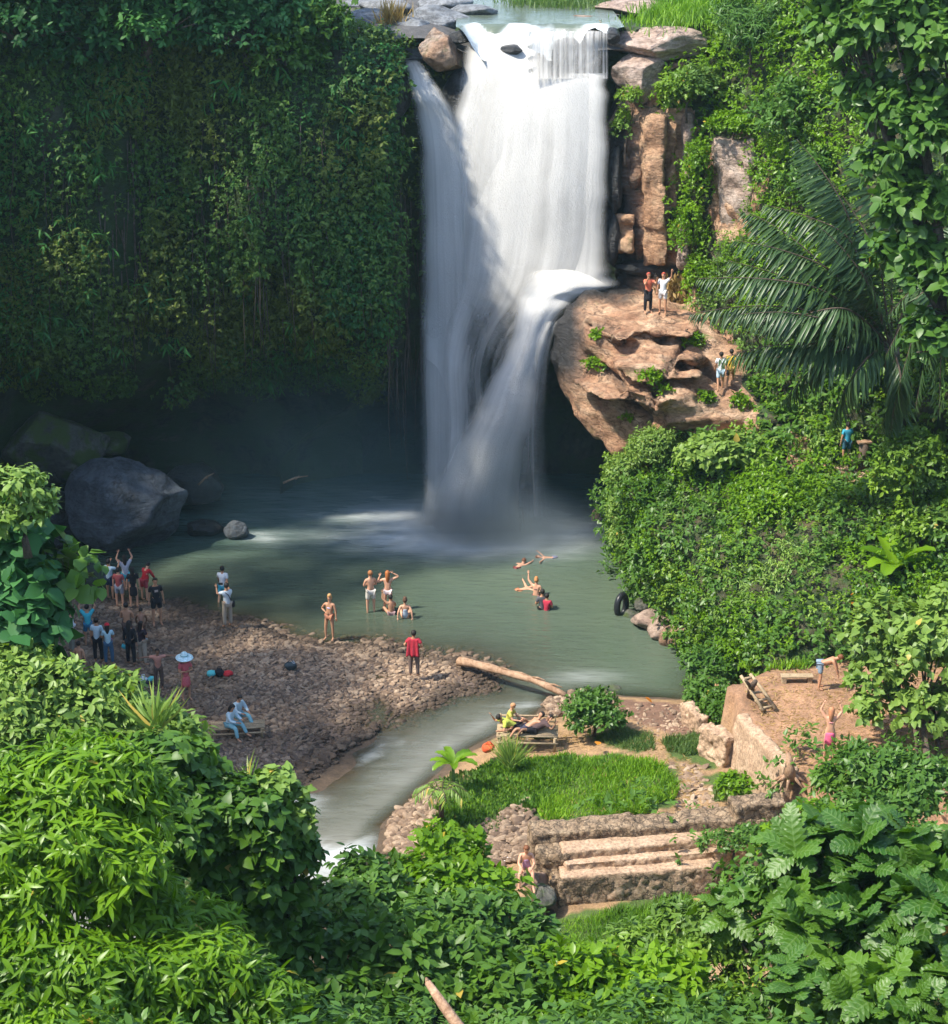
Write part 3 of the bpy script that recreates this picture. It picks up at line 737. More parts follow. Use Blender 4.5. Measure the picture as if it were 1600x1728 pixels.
blocks([(1290, 700), (1380, 740), (1480, 780), (1470, 820), (1320, 790)], 16, (.5, 1.3), (.2, .5))
RV, RF, RN = hull_union(HB, .115, 0)
pxr, pyr = proj(RV)
bumpy = fbm(RV, 2.6, 5, 70)*.55+fbm(RV*np.array([1, 1, 1.8]), .9, 3, 71)*.28
zz_ = (RV[:, 2]+fbm(RV, 3, 3, 5)*.8+RV[:, 0]*.15)*1.7; fr_ = zz_ % 1
steps_ = (sstep(0, .22, fr_)-sstep(.6, 1, fr_))*.34*(.6+.8*vn(RV, 1.3, 88))-.12
pit_ = np.abs(fbm(RV*np.array([1, 1, 1.6]), .75, 4, 91)); steps_ = steps_-.22*np.exp(-(pit_/.03)**2)
rockzone = np.clip(sdpoly(pxr, pyr, [(900, 470), (1180, 470), (1290, 600), (1290, 720), (1060, 800), (900, 700)])/25, 0, 1)
gro_ = 0
for pl_ in ([(1165, 575), (1128, 612), (1105, 660), (1088, 710), (1078, 770)], [(1000, 548), (1050, 560), (1105, 572), (1160, 575)], [(1128, 612), (1190, 620), (1240, 650)], [(985, 600), (1040, 640), (1090, 700)]):
    for (a0, b0), (a1, b1) in zip(pl_[:-1], pl_[1:]):
        tt_ = np.clip(((pxr-a0)*(a1-a0)+(pyr-b0)*(b1-b0))/((a1-a0)**2+(b1-b0)**2), 0, 1)
        gro_ = np.maximum(gro_, np.exp(-(np.hypot(pxr-a0-tt_*(a1-a0)+6*vn(RV, .5, 3), pyr-b0-tt_*(b1-b0)+6*vn(RV, .5, 4))/5.0)**2))
RV = RV+RN*(bumpy*(1-.9*rockzone)+(fbm(RV*np.array([.6, .6, 2.2]), .8, 5, 95)*.11+(np.abs(fbm(RV, 1.5, 4, 96))-.2)*.55-gro_*.4)*rockzone)[:, None]
RN = vnormals(RV, RF)
xw, yw = proj(RV); wn_ = vn(RV, .8, 5)*14
wet_dark_ = np.maximum(sstep(1000, 962, xw+wn_)*sstep(680, 610, yw), sstep(1090, 1050, xw+wn_)*sstep(520, 495, yw+wn_*.5))
wet_dark_ = np.maximum(wet_dark_, sstep(1062, 1045, xw+wn_*.5)*(yw < 470)); wet_dark_ = np.maximum(wet_dark_, sstep(.5, .2, RV[:, 2]))
wet_dark_ = np.maximum(wet_dark_, gro_*rockzone*.75)  # the grooves get the same dark tone along their length
wet_dark_ = np.maximum(wet_dark_, sstep(1200, 1150, xw)*sstep(18, 8, np.abs(yw-458)))
o = npmesh('rocky_hillside', RV, RF, M['rock_ledge'], None, {'wet': wet_dark_}, False)
tag(o, 'tan rock ledge and steep green valley side right of the falls', 'hillside', None, 'structure')

# ---------------- waterfall
_main = []
def mainY(x, y):
    R = _main[0]; q = [np.interp(y, R[:, 0], R[:, c]) for c in range(1, 5)]; u = np.clip((x-q[0])/(q[1]-q[0]), 0, 1)
    return q[2]+(q[3]-q[2])*u
def fallsheet(name, rows, root, seed, front=None, k=1.0, base=.75, lobes=.25, nu=70, nv=150, ew=.10, bulge=.5, top=(0, .04), bot=(1, .93), fscale=1.0, skew=0):
    rows = np.array(rows, float)               # py, xl, xr, Yl, Yr, opacity
    R = catmull(rows, nv); u = np.linspace(0, 1, nu)
    V = np.zeros((nv, nu, 3)); fu = np.zeros((nv, nu)); fv = np.zeros((nv, nu)); fe = np.zeros((nv, nu)); fo = np.zeros((nv, nu))
    L = 0; prev = None
    if name == 'main_curtain': _main.append(R)
    for i in range(nv):
        py, xl, xr, Yl, Yr, op = R[i]
        jt = vn(np.array([[i*.05, seed*5., 0], [i*.05, seed*5.+50, 0], [i*.16, seed*5., 9], [i*.16, seed*5.+50, 9]]), 1, 3); gw = min(1, (xr-xl)/60)*(sstep(0, 12, i))*(name not in ('upper_veil', 'upper_cascade', 'thin_veil')); xl = xl+(5*jt[0]+3*jt[2])*gw; xr = xr+(5*jt[1]+3*jt[3])*gw
        uu = u
        dY = -bulge*np.sin(np.pi*uu)-lobes*vn(np.stack([uu*4+seed*9, 0*uu+i/nv*.35, 0*uu], -1), 1, seed)
        for j in range(nu):
            V[i, j] = W(xl+(xr-xl)*uu[j], py+skew*uu[j], Yl+(Yr-Yl)*uu[j]+dY[j]) if front is None else W(xl+(xr-xl)*uu[j], py, mainY(xl+(xr-xl)*uu[j], py)-front*math.sin(math.pi*uu[j])-.03)
        c = V[i, nu//2]
        if prev is not None: L += np.linalg.norm(c-prev)
        prev = c
        wdt = np.linalg.norm(V[i, -1]-V[i, 0])
        fu[i] = uu*5.0*fscale; fv[i] = L
        e = sstep(0, ew, uu)*sstep(0, ew, 1-uu)
        t = i/(nv-1)
        fe[i] = e*sstep(top[0], top[1], t)*sstep(bot[0], bot[1], t) if bot[0] != bot[1] else e*sstep(top[0], top[1], t)
        fo[i] = base*op
        if name == 'main_curtain': xx_ = xl+(xr-xl)*uu; fo[i] = fo[i]*(1-.62*sstep(420, 600, py)*sstep(768, 800, xx_))
        if name == 'main_curtain' and py < 134: fo[i] = np.where(xl+(xr-xl)*uu > 897+6*math.sin(py*.3), fo[i]*.12, fo[i])
    q = (np.add.outer(np.arange(nv-1)*nu, np.arange(nu-1))).ravel()
    F = np.stack([q, q+nu, q+nu+1, q+1], -1)
    return npmesh(name, V.reshape(-1, 3), F, M['fall'], root,
                  {'fu': fu.ravel(), 'fv': fv.ravel(), 'fe': fe.ravel(), 'fo': fo.ravel(), 'fs': np.full(nv*nu, seed*3.7), 'fk': np.full(nv*nu, k)}, True)
wf = empty('waterfall', tuple(G(820, 890)), 'tall white waterfall pouring over the cliff into the pool', 'waterfall')
fallsheet('main_curtain', [(46, 788, 1026, 78.4, 77.8, 1.1), (56, 786, 1027, 77.6, 77.0, 1.1), (80, 782, 1028, 77.2, 76.5, 1.1), (120, 774, 1028, 76.8, 76.0, 1.1), (190, 760, 1030, 76.6, 75.8, 1.1), (300, 735, 1030, 76.4, 75.7, 1.0), (420, 716, 1024, 76.3, 75.7, .95),
                         (500, 712, 985, 76.2, 75.6, .8), (600, 711, 890, 76, 75.5, .85), (720, 710, 880, 75.9, 75.4, .8), (850, 708, 880, 75.6, 75.2, .8), (905, 700, 885, 75.4, 75, .8)], wf, 1, None, 1.35, .88, .12, bulge=.25)
fallsheet('side_chute', [(100, 676, 706, 77.9, 77.9, 1), (108, 680, 716, 77.2, 77.2, 1), (130, 688, 735, 76.7, 76.7, 1), (165, 696, 757, 76.3, 76.3, 1), (210, 702, 775, 76.4, 76.3, 1), (300, 705, 792, 76.3, 76.2, .85), (420, 709, 800, 76.2, 76.1, .75),
                       (600, 711, 800, 75.95, 75.9, .65), (860, 710, 800, 75.55, 75.5, .65), (905, 708, 802, 75.4, 75.3, .5)], wf, 2, None, .7, .9, .05, nu=40, ew=.3, bulge=.12)
fallsheet('left_plume', [(74, 838, 900, 76.6, 76.6, 1), (86, 822, 915, 76.1, 76.1, 1.1), (110, 806, 935, 75.7, 75.7, 1.15), (150, 788, 965, 75.4, 75.4, 1.15), (220, 770, 985, 75.2, 75.2, 1), (320, 762, 990, 75.1, 75.1, .7), (430, 758, 985, 75, 75, .45), (540, 752, 930, 75, 75, .2), (620, 750, 900, 75, 75, .0)],
          wf, 3, .16, 1.0, .85, ew=.4)
fallsheet('right_plume', [(124, 950, 1029, 76.7, 76.7, 1), (132, 946, 1030, 76.2, 76.2, 1.2), (200, 942, 1030, 75.8, 75.9, 1.2), (300, 936, 1030, 75.5, 75.9, 1), (400, 925, 1028, 75.3, 75.9, 1), (455, 890, 1034, 75.2, 76, 1.1), (500, 872, 1020, 75, 75.8, 1.1)],
          wf, 4, .12, .8, .9, ew=.3)
fallsheet('ledge_cascade', [(452, 905, 1000, 76, 76.4, .9), (462, 888, 1030, 75.2, 76.2, 1.1), (482, 874, 1046, 74.7, 75.9, 1.15), (500, 869, 985, 74.4, 75.2, 1.15), (530, 862, 950, 74.1, 74.3, 1.1), (580, 852, 932, 73.9, 73.8, 1.05), (640, 824, 920, 73.8, 73.5, 1), (700, 788, 912, 73.8, 73.4, .95),
                            (760, 752, 904, 74, 73.5, .92), (820, 722, 900, 74.2, 73.8, .9), (870, 705, 896, 74.4, 74.2, .88), (908, 690, 896, 74.6, 74.6, .85)], wf, 5, None, .55, .85, .08, ew=.28, bulge=.4)
fallsheet('thin_veil', [(540, 918, 944, 73.6, 73.4, .5), (600, 890, 930, 73.5, 73.5, .5), (700, 868, 925, 73.6, 73.6, .32), (800, 862, 930, 73.7, 73.7, .25), (886, 858, 940, 73.8, 73.8, .2)], wf, 6, None, .9, .8, .05, nu=30, ew=.4, bulge=.1)
fallsheet('upper_cascade', [(-8, 540, 640, 87, 87, .9), (6, 535, 645, 86.6, 86.6, .9), (22, 530, 650, 86, 86, .9), (34, 530, 650, 85.6, 85.6, .6)], wf, 9, None, .8, .85, .1, nu=30, nv=20, bulge=.2)
# dark steps of rock showing through the brink
sb = [rock('brink_rock', W(965, 100, 77.2), (1.25, .8, .85), M['rock_wet'], 301, 0, 'broad dark step under the thin right veil of the falls', 'rock', 'wet rocks at the brink'),
      rock('brink_rock', W(768, 165, 77.3), (.45, .9, 1.3), M['rock_wet'], 302, .3, 'black wedge of rock between the side chute and the main falls', 'rock', 'wet rocks at the brink'),
      rock('brink_rock', W(776, 62, 77.5), (.42, .5, .3), M['rock_wet'], 304, .6, 'low black rock at the left end of the brink', 'rock', 'wet rocks at the brink'),
      rock('brink_rock', W(1034, 60, 77.2), (.35, .5, .34), M['rock_wet'], 305, .2, 'black rock at the right end of the brink beside the pinkish slab', 'rock', 'wet rocks at the brink'),
      rock('brink_rock', W(863, 84, 76.7), (.3, .5, .22), M['rock_wet'], 303, 1, 'small dark stone poking out high in the falls', 'rock', 'wet rocks at the brink')]
fallsheet('upper_veil', [(52, 902, 1027, 77.0, 77.2, .5), (62, 898, 1027, 76.3, 76.5, .42), (90, 897, 1027, 76.1, 76.4, .38), (118, 897, 1027, 76, 76.3, .45), (134, 897, 1027, 75.9, 76.2, .7)], wf, 7, None, 1.9, .8, .05, nu=90, ew=.03, bulge=.2, fscale=3.5)
# ================================================================ stones and rocks
def stonefield(name, n, reg, size, label, grow=0, flatten=.42, sub=1, wetf=None, mat=None, lift=0.0):
    x0 = min(p[0] for p in reg)-grow; x1 = max(p[0] for p in reg)+grow; y0 = min(p[1] for p in reg)-grow; y1 = max(p[1] for p in reg)+grow
    X = rng.uniform(x0, x1, n*3); Y = rng.uniform(y0, y1, n*3); k = sdpoly(X, Y, reg) > -grow; X, Y = X[k][:n], Y[k][:n]; n = len(X)
    h = ground_h(X, Y)
    Vv, Ff = ICO[sub+1] if sub else ICO[1]
    nvt = 5; T = []
    for v in range(nvt):
        A, _ = rockshape(900+v, sub+1, 11, .12); T.append(A)
    T = np.array(T); vi = rng.integers(0, nvt, n)
    s = size*(.55+.9*rng.random(n)**2.2*1.3)
    S = np.stack([s*rng.uniform(.8, 1.6, n), s*rng.uniform(.45, .8, n), s*rng.uniform(.3, .55, n)*flatten/.42], -1)
    a = rng.normal(.35, .55, n); tx = rng.normal(0, .3, n); ty = rng.normal(.3, .3, n)
    V = T[vi]*S[:, None, :]
    V[..., 2] += V[..., 0]*tx[:, None]+V[..., 1]*ty[:, None]
    ca, sa = np.cos(a)[:, None], np.sin(a)[:, None]
    Vx = V[..., 0]*ca-V[..., 1]*sa; Vy = V[..., 0]*sa+V[..., 1]*ca
    V = np.stack([Vx+X[:, None], Vy+Y[:, None], V[..., 2]+(h+S[:, 2]*.35+lift)[:, None]], -1)
    m = len(T[0]); F = Ff[None]+(np.arange(n)*m)[:, None, None]
    wet = wetf(X, Y, h) if wetf is not None else np.zeros(n)
    o = npmesh(name, V.reshape(-1, 3), F.reshape(-1, 3), mat or M['stones'], None, {'rnd': np.repeat(rng.random(n), m), 'wet': np.repeat(wet, m)})
    tag(o, label, 'gravel', None, 'stuff'); return o
def bar_wet_shade(X, Y, h):
    b = np.maximum(sdpoly(X, Y, P_BAR), sdpoly(X, Y, P_SPIT))
    px, py = proj(np.stack([X, Y, h], -1))
    # stones outside this sunlit part are painted darker as shade; river edge is damp
    dry = np.clip(sdpoly(px+18*fbm(np.stack([X, Y, X*0], -1), 1.5, 3, 2), py+9*fbm(np.stack([X, Y, X*0], -1), 1.1, 3, 4), [(360, 1100), (440, 1075), (640, 1098), (830, 1125), (830, 1160), (690, 1205), (600, 1190), (560, 1205), (430, 1165), (360, 1140)])/22, 0, 1)
    pt = sstep(.15, .4, fbm(np.stack([X, Y, X*0], -1), 2.2, 4, 55))
    return np.clip(np.clip(1-sstep(0, .7, b), 0, 1)*.7+.38*(1-dry)+.35*pt, 0, 1)
stonefield('river_gravel', 36000, P_BAR, .08, 'flat brown river stones covering the gravel bar', grow=.75, wetf=bar_wet_shade)
P_SPIT2 = P_SPIT
stonefield('stone_row', 420, P_SPIT, .13, 'thin line of wet dark stones running into the river', wetf=lambda X, Y, h: X*0+.85, lift=.05)
P_BANK = gpoly([(655, 1435), (660, 1385), (705, 1345), (745, 1330), (735, 1380), (720, 1440), (670, 1450)], .2)
stonefield('bank_rubble', 900, P_BANK, .12, 'heaped angular brown stones at the river bend', lift=.12, wetf=lambda X, Y, h: X*0+.1)
P_BNK2 = gpoly([(918, 1182), (985, 1168), (1040, 1180), (1020, 1210), (930, 1212)], .2)
stonefield('bank_rubble', 500, P_BNK2, .11, 'low pile of stones at the right end of the log', lift=.1, wetf=lambda X, Y, h: X*0+.1)
P_MID = gpoly([(800, 1400), (890, 1360), (905, 1400), (930, 1450), (850, 1470), (760, 1440)], .5)
stonefield('bank_rubble', 900, P_MID, .11, 'mossy loose stones left of the ruined steps', lift=.06, wetf=lambda X, Y, h: X*0+.3)
P_R = gpoly([(1040, 1178), (1170, 1178), (1220, 1245), (1120, 1262), (1060, 1215)], .5)
stonefield('scattered_pebbles', 170, P_R, .07, 'few pale pebbles on the brown mud by the river', lift=.0)
P_SH = gpoly([(440, 1045), (600, 1060), (800, 1090), (880, 1120), (830, 1130), (700, 1105), (480, 1078)], 0)
stonefield('shallow_stones', 700, P_SH, .12, 'submerged stones in the shallows beside the bar', lift=-.02, wetf=lambda X, Y, h: X*0+.6)
stonefield('cobble_path', 260, gpoly([(1135, 1290), (1185, 1290), (1210, 1372), (1150, 1378)], .9), .12, 'trodden cobbles of the path up from the steps', flatten=.2, lift=-.03)

def bl(px, py, Y, rx, ry, ryy=None):
    c = W(px, py, Y); m = mpp(c); return c, (rx*m, (ryy or (rx+ry)/2*m), ry*m)
def prock(px, py, Y, rx, ry, mat, seed, label, group=None, rz=0, name='boulder', cat='boulder', sub=4, cuts=14, rough=.12, ryy=None):
    c, r = bl(px, py, Y, rx, ry, ryy); return rock(name, c, r, M[mat], seed, rz, label, cat, group, None, sub, cuts, rough)
LB = 'boulders at the foot of the shaded cliff'
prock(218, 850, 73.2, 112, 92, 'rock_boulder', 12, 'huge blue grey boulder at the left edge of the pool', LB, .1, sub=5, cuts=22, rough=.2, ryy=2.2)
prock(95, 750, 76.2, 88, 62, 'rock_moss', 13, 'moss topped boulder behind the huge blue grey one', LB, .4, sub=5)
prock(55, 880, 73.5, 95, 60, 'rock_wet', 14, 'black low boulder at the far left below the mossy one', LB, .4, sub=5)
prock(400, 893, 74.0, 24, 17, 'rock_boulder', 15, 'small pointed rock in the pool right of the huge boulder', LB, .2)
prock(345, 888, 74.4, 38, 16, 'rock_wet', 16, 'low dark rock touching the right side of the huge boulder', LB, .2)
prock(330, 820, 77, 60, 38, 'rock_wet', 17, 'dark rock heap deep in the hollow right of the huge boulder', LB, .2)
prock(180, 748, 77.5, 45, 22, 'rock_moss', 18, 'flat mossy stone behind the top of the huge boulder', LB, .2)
RBk = 'rocks at the water edge below the green slope'
for i, (a, l) in enumerate([((1098, 1048, 64.8, 36, 20), 'broad pale rock beside the tyre at the pool edge'), ((1062, 1040, 66.0, 22, 15), 'low greenish rock the tyre leans on'), ((1140, 1078, 63.4, 30, 24), 'tall tan rock at the right end of the pool edge row'),
                            ((1112, 1062, 64, 26, 16), 'grey slab rock in the middle of the pool edge row'), ((1085, 1020, 66.3, 22, 12), 'tan rock tucked under the leaves above the tyre'), ((1165, 1095, 62.6, 20, 18), 'small brown rock at the corner where the bank turns')]):
    prock(*a, ['rock_pink', 'rock_moss', 'rock_brown'][i % 3], 30+i, l, RBk, .3*i, sub=4)
prock(1135, 1170, 60.0+.6, 24, 13, 'rock_moss', 41, 'dark mossy boulder behind the round bush by the river', None, .2) if False else prock(1033, 1168, 59.6, 22, 11, 'rock_moss', 41, 'dark mossy boulder on the bank behind the round bush', None, .2)
prock(805, 1132, 62.6, 12, 10, 'rock_moss', 42, 'round yellow green stone under the left end of the log', None, .2)
prock(753, 1090, 65.3, 9, 5, 'rock_wet', 43, 'small black rock awash in the shallow water', None, .2)
# brink and upper river rocks
RT = 'grey slabs beside the upper river'
for i, (a, l) in enumerate([((690, 52, 79.5, 46, 27), 'dark grey slab left of the orange boulder'), ((738, 32, 80.5, 62, 22), 'long grey slab above the orange boulder'), ((800, 18, 82, 34, 15), 'rounded grey slab at the edge of the green upper river'),
                            ((755, 8, 84, 60, 16), 'grey slab at the top edge behind the long slab'), ((672, 92, 78.2, 36, 20), 'low grey block above the side chute'), ((625, 42, 80.5, 48, 28), 'grey block half hidden by the pale shrub'),
                            ((655, 12, 84, 60, 18), 'grey ridge of rock far back by the reeds'), ((600, 8, 86, 40, 9), 'pale rock ridge by the white cascade at the top')]):
    prock(*a, 'rock_grey', 60+i, l, RT, .35*i, sub=4, cuts=20, rough=.08, ryy=1.3)
prock(743, 90, 77.4, 46, 46, 'rock_brown', 71, 'orange brown boulder wedged between the side chute and the main falls', None, .4, sub=5, cuts=22, rough=.2)
prock(668, 150, 77.4, 26, 62, 'rock_wet', 72, 'black rock shoulder left of the side chute', None, 0, sub=5)
TR = 'pinkish slabs right of the brink'
prock(1118, 72, 77.6, 100, 34, 'rock_pink', 73, 'large rough pinkish slab right of the brink', TR, -.12, sub=5, cuts=26, rough=.22, ryy=1.8)
prock(1078, 130, 77.0, 52, 46, 'rock_pink', 74, 'pinkish block hanging below the large slab beside the falls', TR, .1, sub=5, cuts=26, rough=.2)
prock(1065, 12, 84, 75, 13, 'rock_pink', 75, 'flat pinkish rock bar at the top behind the brink', TR, 0, sub=4, ryy=1.6)
prock(1140, 55, 79.5, 40, 10, 'rock_pink', 76, 'thin pale rock layer between the grass strips', TR, 0, sub=4)
prock(985, 30, 81, 24, 6, 'rock_brown', 77, 'low brown stone awash just above the brink', TR, 0, sub=4)
for i, (a, l) in enumerate([((925, 48, 78.4, 26, 6), 'dark flat stone parting the water at the brink centre'), ((880, 42, 78.9, 20, 4), 'small dark stone left of the brink centre'), ((985, 46, 78.3, 32, 5), 'dark flat stone at the right of the brink')]):
    prock(*a, 'rock_wet', 80+i, l, 'wet rocks at the brink', .2*i, sub=3)
# rock pillars on the right face
def pillar(name, px0, px1, py0, py1, Y, mat, seed, label, dep=1.0, lean=.3, voxel=.09):
    H = []; w = px1-px0; hgt = py1-py0; n = 4
    r = np.random.default_rng(seed)
    for k in range(n):
        a, b = py0+hgt*k/n-(4 if k else 0), py0+hgt*(k+1)/n+4
        x0 = px0+r.uniform(0, .16)*w*(1 if k else .3); x1 = px1-r.uniform(0, .18)*w
        Yk = Y+r.uniform(-.2, .2)-lean*k/n
        H.append([W(x, y, Yk+dy+(.5 if x == x0 else -.7)*(w/75)) for x in (x0, x1) for y in (a, b) for dy in (0, dep+1.5)]+[W((x0+x1)/2+r.uniform(-.2, .2)*w, (a+b)/2, Yk-.25)])
    V, F, Nn = hull_union(H, voxel, 2)
    V = V+Nn*(fbm(V*np.array([1, 1, .5]), .9, 4, seed)*.22+fbm(V, .25, 3, seed)*.06)[:, None]
    c = V.mean(0); o = npmesh(name, V-c, F, M[mat]); o.location = c
    return tag(o, label, 'rock', 'bare rock pillars right of the falls')
pillar('rock_pillar', 1078, 1128, 196, 445, 75.6, 'rock_tan', 21, 'weathered tan rock pillar nearest the falls', .8)
pillar('rock_pillar', 1122, 1146, 205, 360, 75.9, 'rock_tan', 22, 'narrow rough pillar right behind the weathered tan one', .6)
pillar('rock_pillar', 1152, 1170, 190, 300, 75.9, 'rock_pink', 23, 'thin straight grey pillar among the vines', .5)
pillar('rock_pillar', 1203, 1278, 232, 410, 73.8, 'rock_pink', 24, 'broad pinkish overhanging rock face above the palm', .9, .1)
pillar('rock_pillar', 1036, 1072, 360, 420, 76.2, 'rock_tan', 25, 'squat tan block at the foot of the falls beside the ledge', .6)
pillar('rock_pillar', 1140, 1165, 372, 450, 75.2, 'rock_pink', 26, 'pale chipped block right of the pillar foot', .5)
for i, (x, y, rx, ry, l) in enumerate([(1040, 300, 14, 60, 'black wet rock rib beside the right edge of the falls'), (1032, 400, 15, 50, 'black wet rock rib low beside the falls'), (1085, 452, 48, 14, 'dark wet rubble band under the tan pillar')]):
    prock(x, y, 76.4, rx, ry, 'rock_wet', 90+i, l, 'wet rocks at the brink', 0, 'wet_rock', 'rock', 4, 8, .25, ryy=.7)

# ================================================================ masonry: ruined steps and the terrace wall
def slab(name, p0, p1, depth, zt, zb, mat, seed, parent=None, amp=.06, voxel=.05, crest=0.0, label=None, cat=None):
    p0 = np.array(p0[:2]); p1 = np.array(p1[:2]); t = nrm(p1-p0); n = np.array([-t[1], t[0]])
    if n[1] < 0: n = -n
    H = []; L = np.linalg.norm(p1-p0); k = max(1, int(L/1.2)); r = np.random.default_rng(seed)
    for i in range(k):
        a = p0+t*(L*i/k-.03); b = p0+t*(L*(i+1)/k+.03); z = zt+r.uniform(-crest, crest)
        H.append([(q[0]+n[0]*d, q[1]+n[1]*d, zz) for q in (a, b) for d in (0, depth) for zz in (zb, z)])
    V, F, Nn = hull_union(H, voxel, 0)
    side_ = 1-.85*np.abs(Nn[:, 2])**3 if name == 'tread' else 1
    V = V+Nn*((fbm(V, .55, 4, seed)*amp*1.3+fbm(V, .16, 3, seed+1)*amp*1.1)*side_)[:, None]
    if crest: V[:, 2] += np.where(V[:, 2] > zt-.15, fbm(V, .7, 3, seed)*crest*1.6, 0)
    return npmesh(name, V, F, mat, parent)
st = empty('ruined_steps', tuple(G(905, 1500, 0)), 'broken earthy masonry steps descending beside the grass', 'steps')
slab('step', G(900, 1424, 1.33), G(1322, 1390, 1.4), .8, 1.60, .1, M['rubble'], 1, st, .05, .05, .05)
slab('tread', G(953, 1438, 1.34), G(1325, 1404, 1.38), .75, 1.34, .0, M['concrete'], 2, st, .05)
slab('tread', G(958, 1460, 1.10), G(1235, 1436, 1.10), .8, 1.10, -.1, M['concrete'], 3, st, .06)
slab('tread', G(950, 1481, .92), G(1212, 1461, .92), .8, .92, -.2, M['concrete'], 4, st, .05)
slab('base_wall', G(947, 1485, .86), G(1212, 1465, .86), .4, .86, -.9, M['rubble'], 5, st, .05)
slab('end_pier', G(905, 1442, 1.2), G(958, 1446, 1.2), 1.2, 1.28, -.5, M['rubble'], 6, st, .09)
slab('end_pier', G(930, 1492, .6), G(965, 1490, .7), .9, .75, -.8, M['rubble'], 7, st, .08)
slab('upper_block', G(1243, 1380, 1.7), G(1325, 1368, 1.75), .7, 2.0, 1.0, M['rubble'], 8, st, .07)
tw = empty('terrace_wall', tuple(G(1290, 1330, .8)), 'cracked earthen retaining wall holding the dirt terrace', 'wall')
a, b = G(1246, 1205, 2.5), G(1333, 1302, 2.5)
Hs = []
t_ = nrm((b-a)[:2]); n_ = np.array([-t_[1], t_[0]]);  n_ = n_ if n_[0] > 0 else -n_
L_ = np.linalg.norm((b-a)[:2])
for i in range(7):
    p = a[:2]+t_*L_*i/7; q = a[:2]+t_*L_*(i+1.04)/7
    Hs.append([(e[0]+n_[0]*d-.28*(1-k)*n_[0], e[1]+n_[1]*d, z) for e in (p, q) for d in (-.1, .3) for k, z in ((0, .2), (1, 2.52+rng.uniform(-.05, .05)))])
V, F, Nn = hull_union(Hs, .07, 1); V = V+Nn*(fbm(V*np.array([1, 1, .6]), .8, 4, 3)*.13)[:, None]
npmesh('wall_face', V, F, M['concrete'], tw)
slab('buttress', G(1180, 1240, 1.6)-[0, 0, 0], G(1222, 1262, 1.6), .5, 1.9, .2, M['concrete'], 12, tw, .10)
slab('buttress', G(1150, 1188, 1.2), G(1176, 1215, 1.2), .4, 1.25, .0, M['concrete'], 13, tw, .08)
# flat rock with the bather
prock(886, 1490, 46.0, 46, 20, 'rock_brown', 111, 'flat sunlit rock at the foot of the ruined steps', None, .2, sub=4, ryy=.6)
prock(915, 1515, 45.4, 24, 20, 'rock_moss', 112, 'dark block below the flat sunlit rock', None, .2, sub=4, ryy=.5)

# ================================================================ small objects
def log_between(name, p, q, r0, r1, label, seed=1):
    p = np.array(p); q = np.array(q); pts = [p+(q-p)*t+np.array([0, 0, .18*math.sin(3.1*t)]) + np.array([0, 0, .03*math.sin(9*t+seed)]) for t in np.linspace(0, 1, 14)]
    root = empty(name, tuple(p), label, 'log')
    mb = MB(); mb.tube(pts, [r0+(r1-r0)*t+.02*math.sin(t*23+seed) for t in np.linspace(0, 1, 14)], 14, flat=.8); o = mb.build('trunk', M['log'], root, True)
    mb = MB()
    for k in range(6):
        c = pts[1+k*2]; mb.tube([c+[.0, 0, r0*.6], c+(q-p)*.05+[0, -.02, r0*.85], c+(q-p)*.12+[0, 0, r0*.7]], [.02, .035, .015], 5)
    mb.build('splinter', M['log'], root, True); return root
log_between('driftwood_log', G(775, 1117, .42), G(955, 1173, .35), .18, .12, 'long split log bridging the channel from bar to bank')
stmp = empty('fallen_pole', tuple(W(740, 1690, 22)), 'bare broken pole sticking up among the leaves at the bottom edge', 'pole')
MB().tube([W(722, 1658, 24), W(745, 1692, 23.7), W(772, 1730, 23.4), W(830, 1800, 23)], [.05, .075, .085, .09], 10).build('pole_shaft', M['log'], stmp, True)
MB().tube([W(722, 1658, 24), W(719, 1650, 24)], [.05, .012], 6).build('broken_tip', M['log'], stmp, True)
# ladder-like bamboo rack
lad = empty('bamboo_ladder', tuple(G(1290, 1200, 2.5)), 'rough bamboo ladder lying against the bushes on the terrace', 'ladder')
A0, A1, B0, B1 = G(1288, 1200, 2.55), G(1252, 1143, 3.3), G(1308, 1196, 2.55), G(1268, 1140, 3.3)
for p, q in ((A0, A1), (B0, B1)): MB().tube([p, (p+q)/2+[0, 0, .04], q+(q-p)*.05], [.06, .055, .05], 8).build('rail', M['bamboo'], lad, True)
for t in (.08, .3, .52, .74, .95):
    p = A0+(A1-A0)*t; q = B0+(B1-B0)*t; MB().tube([p-(q-p)*.15, q+(q-p)*.15], .04, 8).build('rung', M['bamboo'], lad, True)
prop = empty('propped_stump', tuple(G(1268, 1172, 2.5)), 'weathered forked post holding up the ladder heap', 'post')
MB().tube([G(1267, 1176, 2.45), G(1268, 1160, 3.1), G(1275, 1150, 3.5)], [.13, .1, .07], 9).tube([G(1268, 1160, 3.1), G(1258, 1148, 3.5)], [.07, .04], 7).build('post_shaft', M['bark'], prop, True)
plk = empty('plank_bench', tuple(G(1345, 1146, 2.45)), 'low plank resting on blocks at the back edge of the dirt terrace', 'bench')
p, q = G(1318, 1141, 2.68), G(1372, 1140, 2.68)
MB().box((p+q)/2, (np.linalg.norm(q-p), .28, .05)).build('seat', M['bamboo'], plk, bevel=.01)
for e in (p*.9+q*.1, p*.1+q*.9): MB().box(e-[0, 0, .14], (.14, .24, .22)).build('leg', M['bamboo'], plk, bevel=.01)
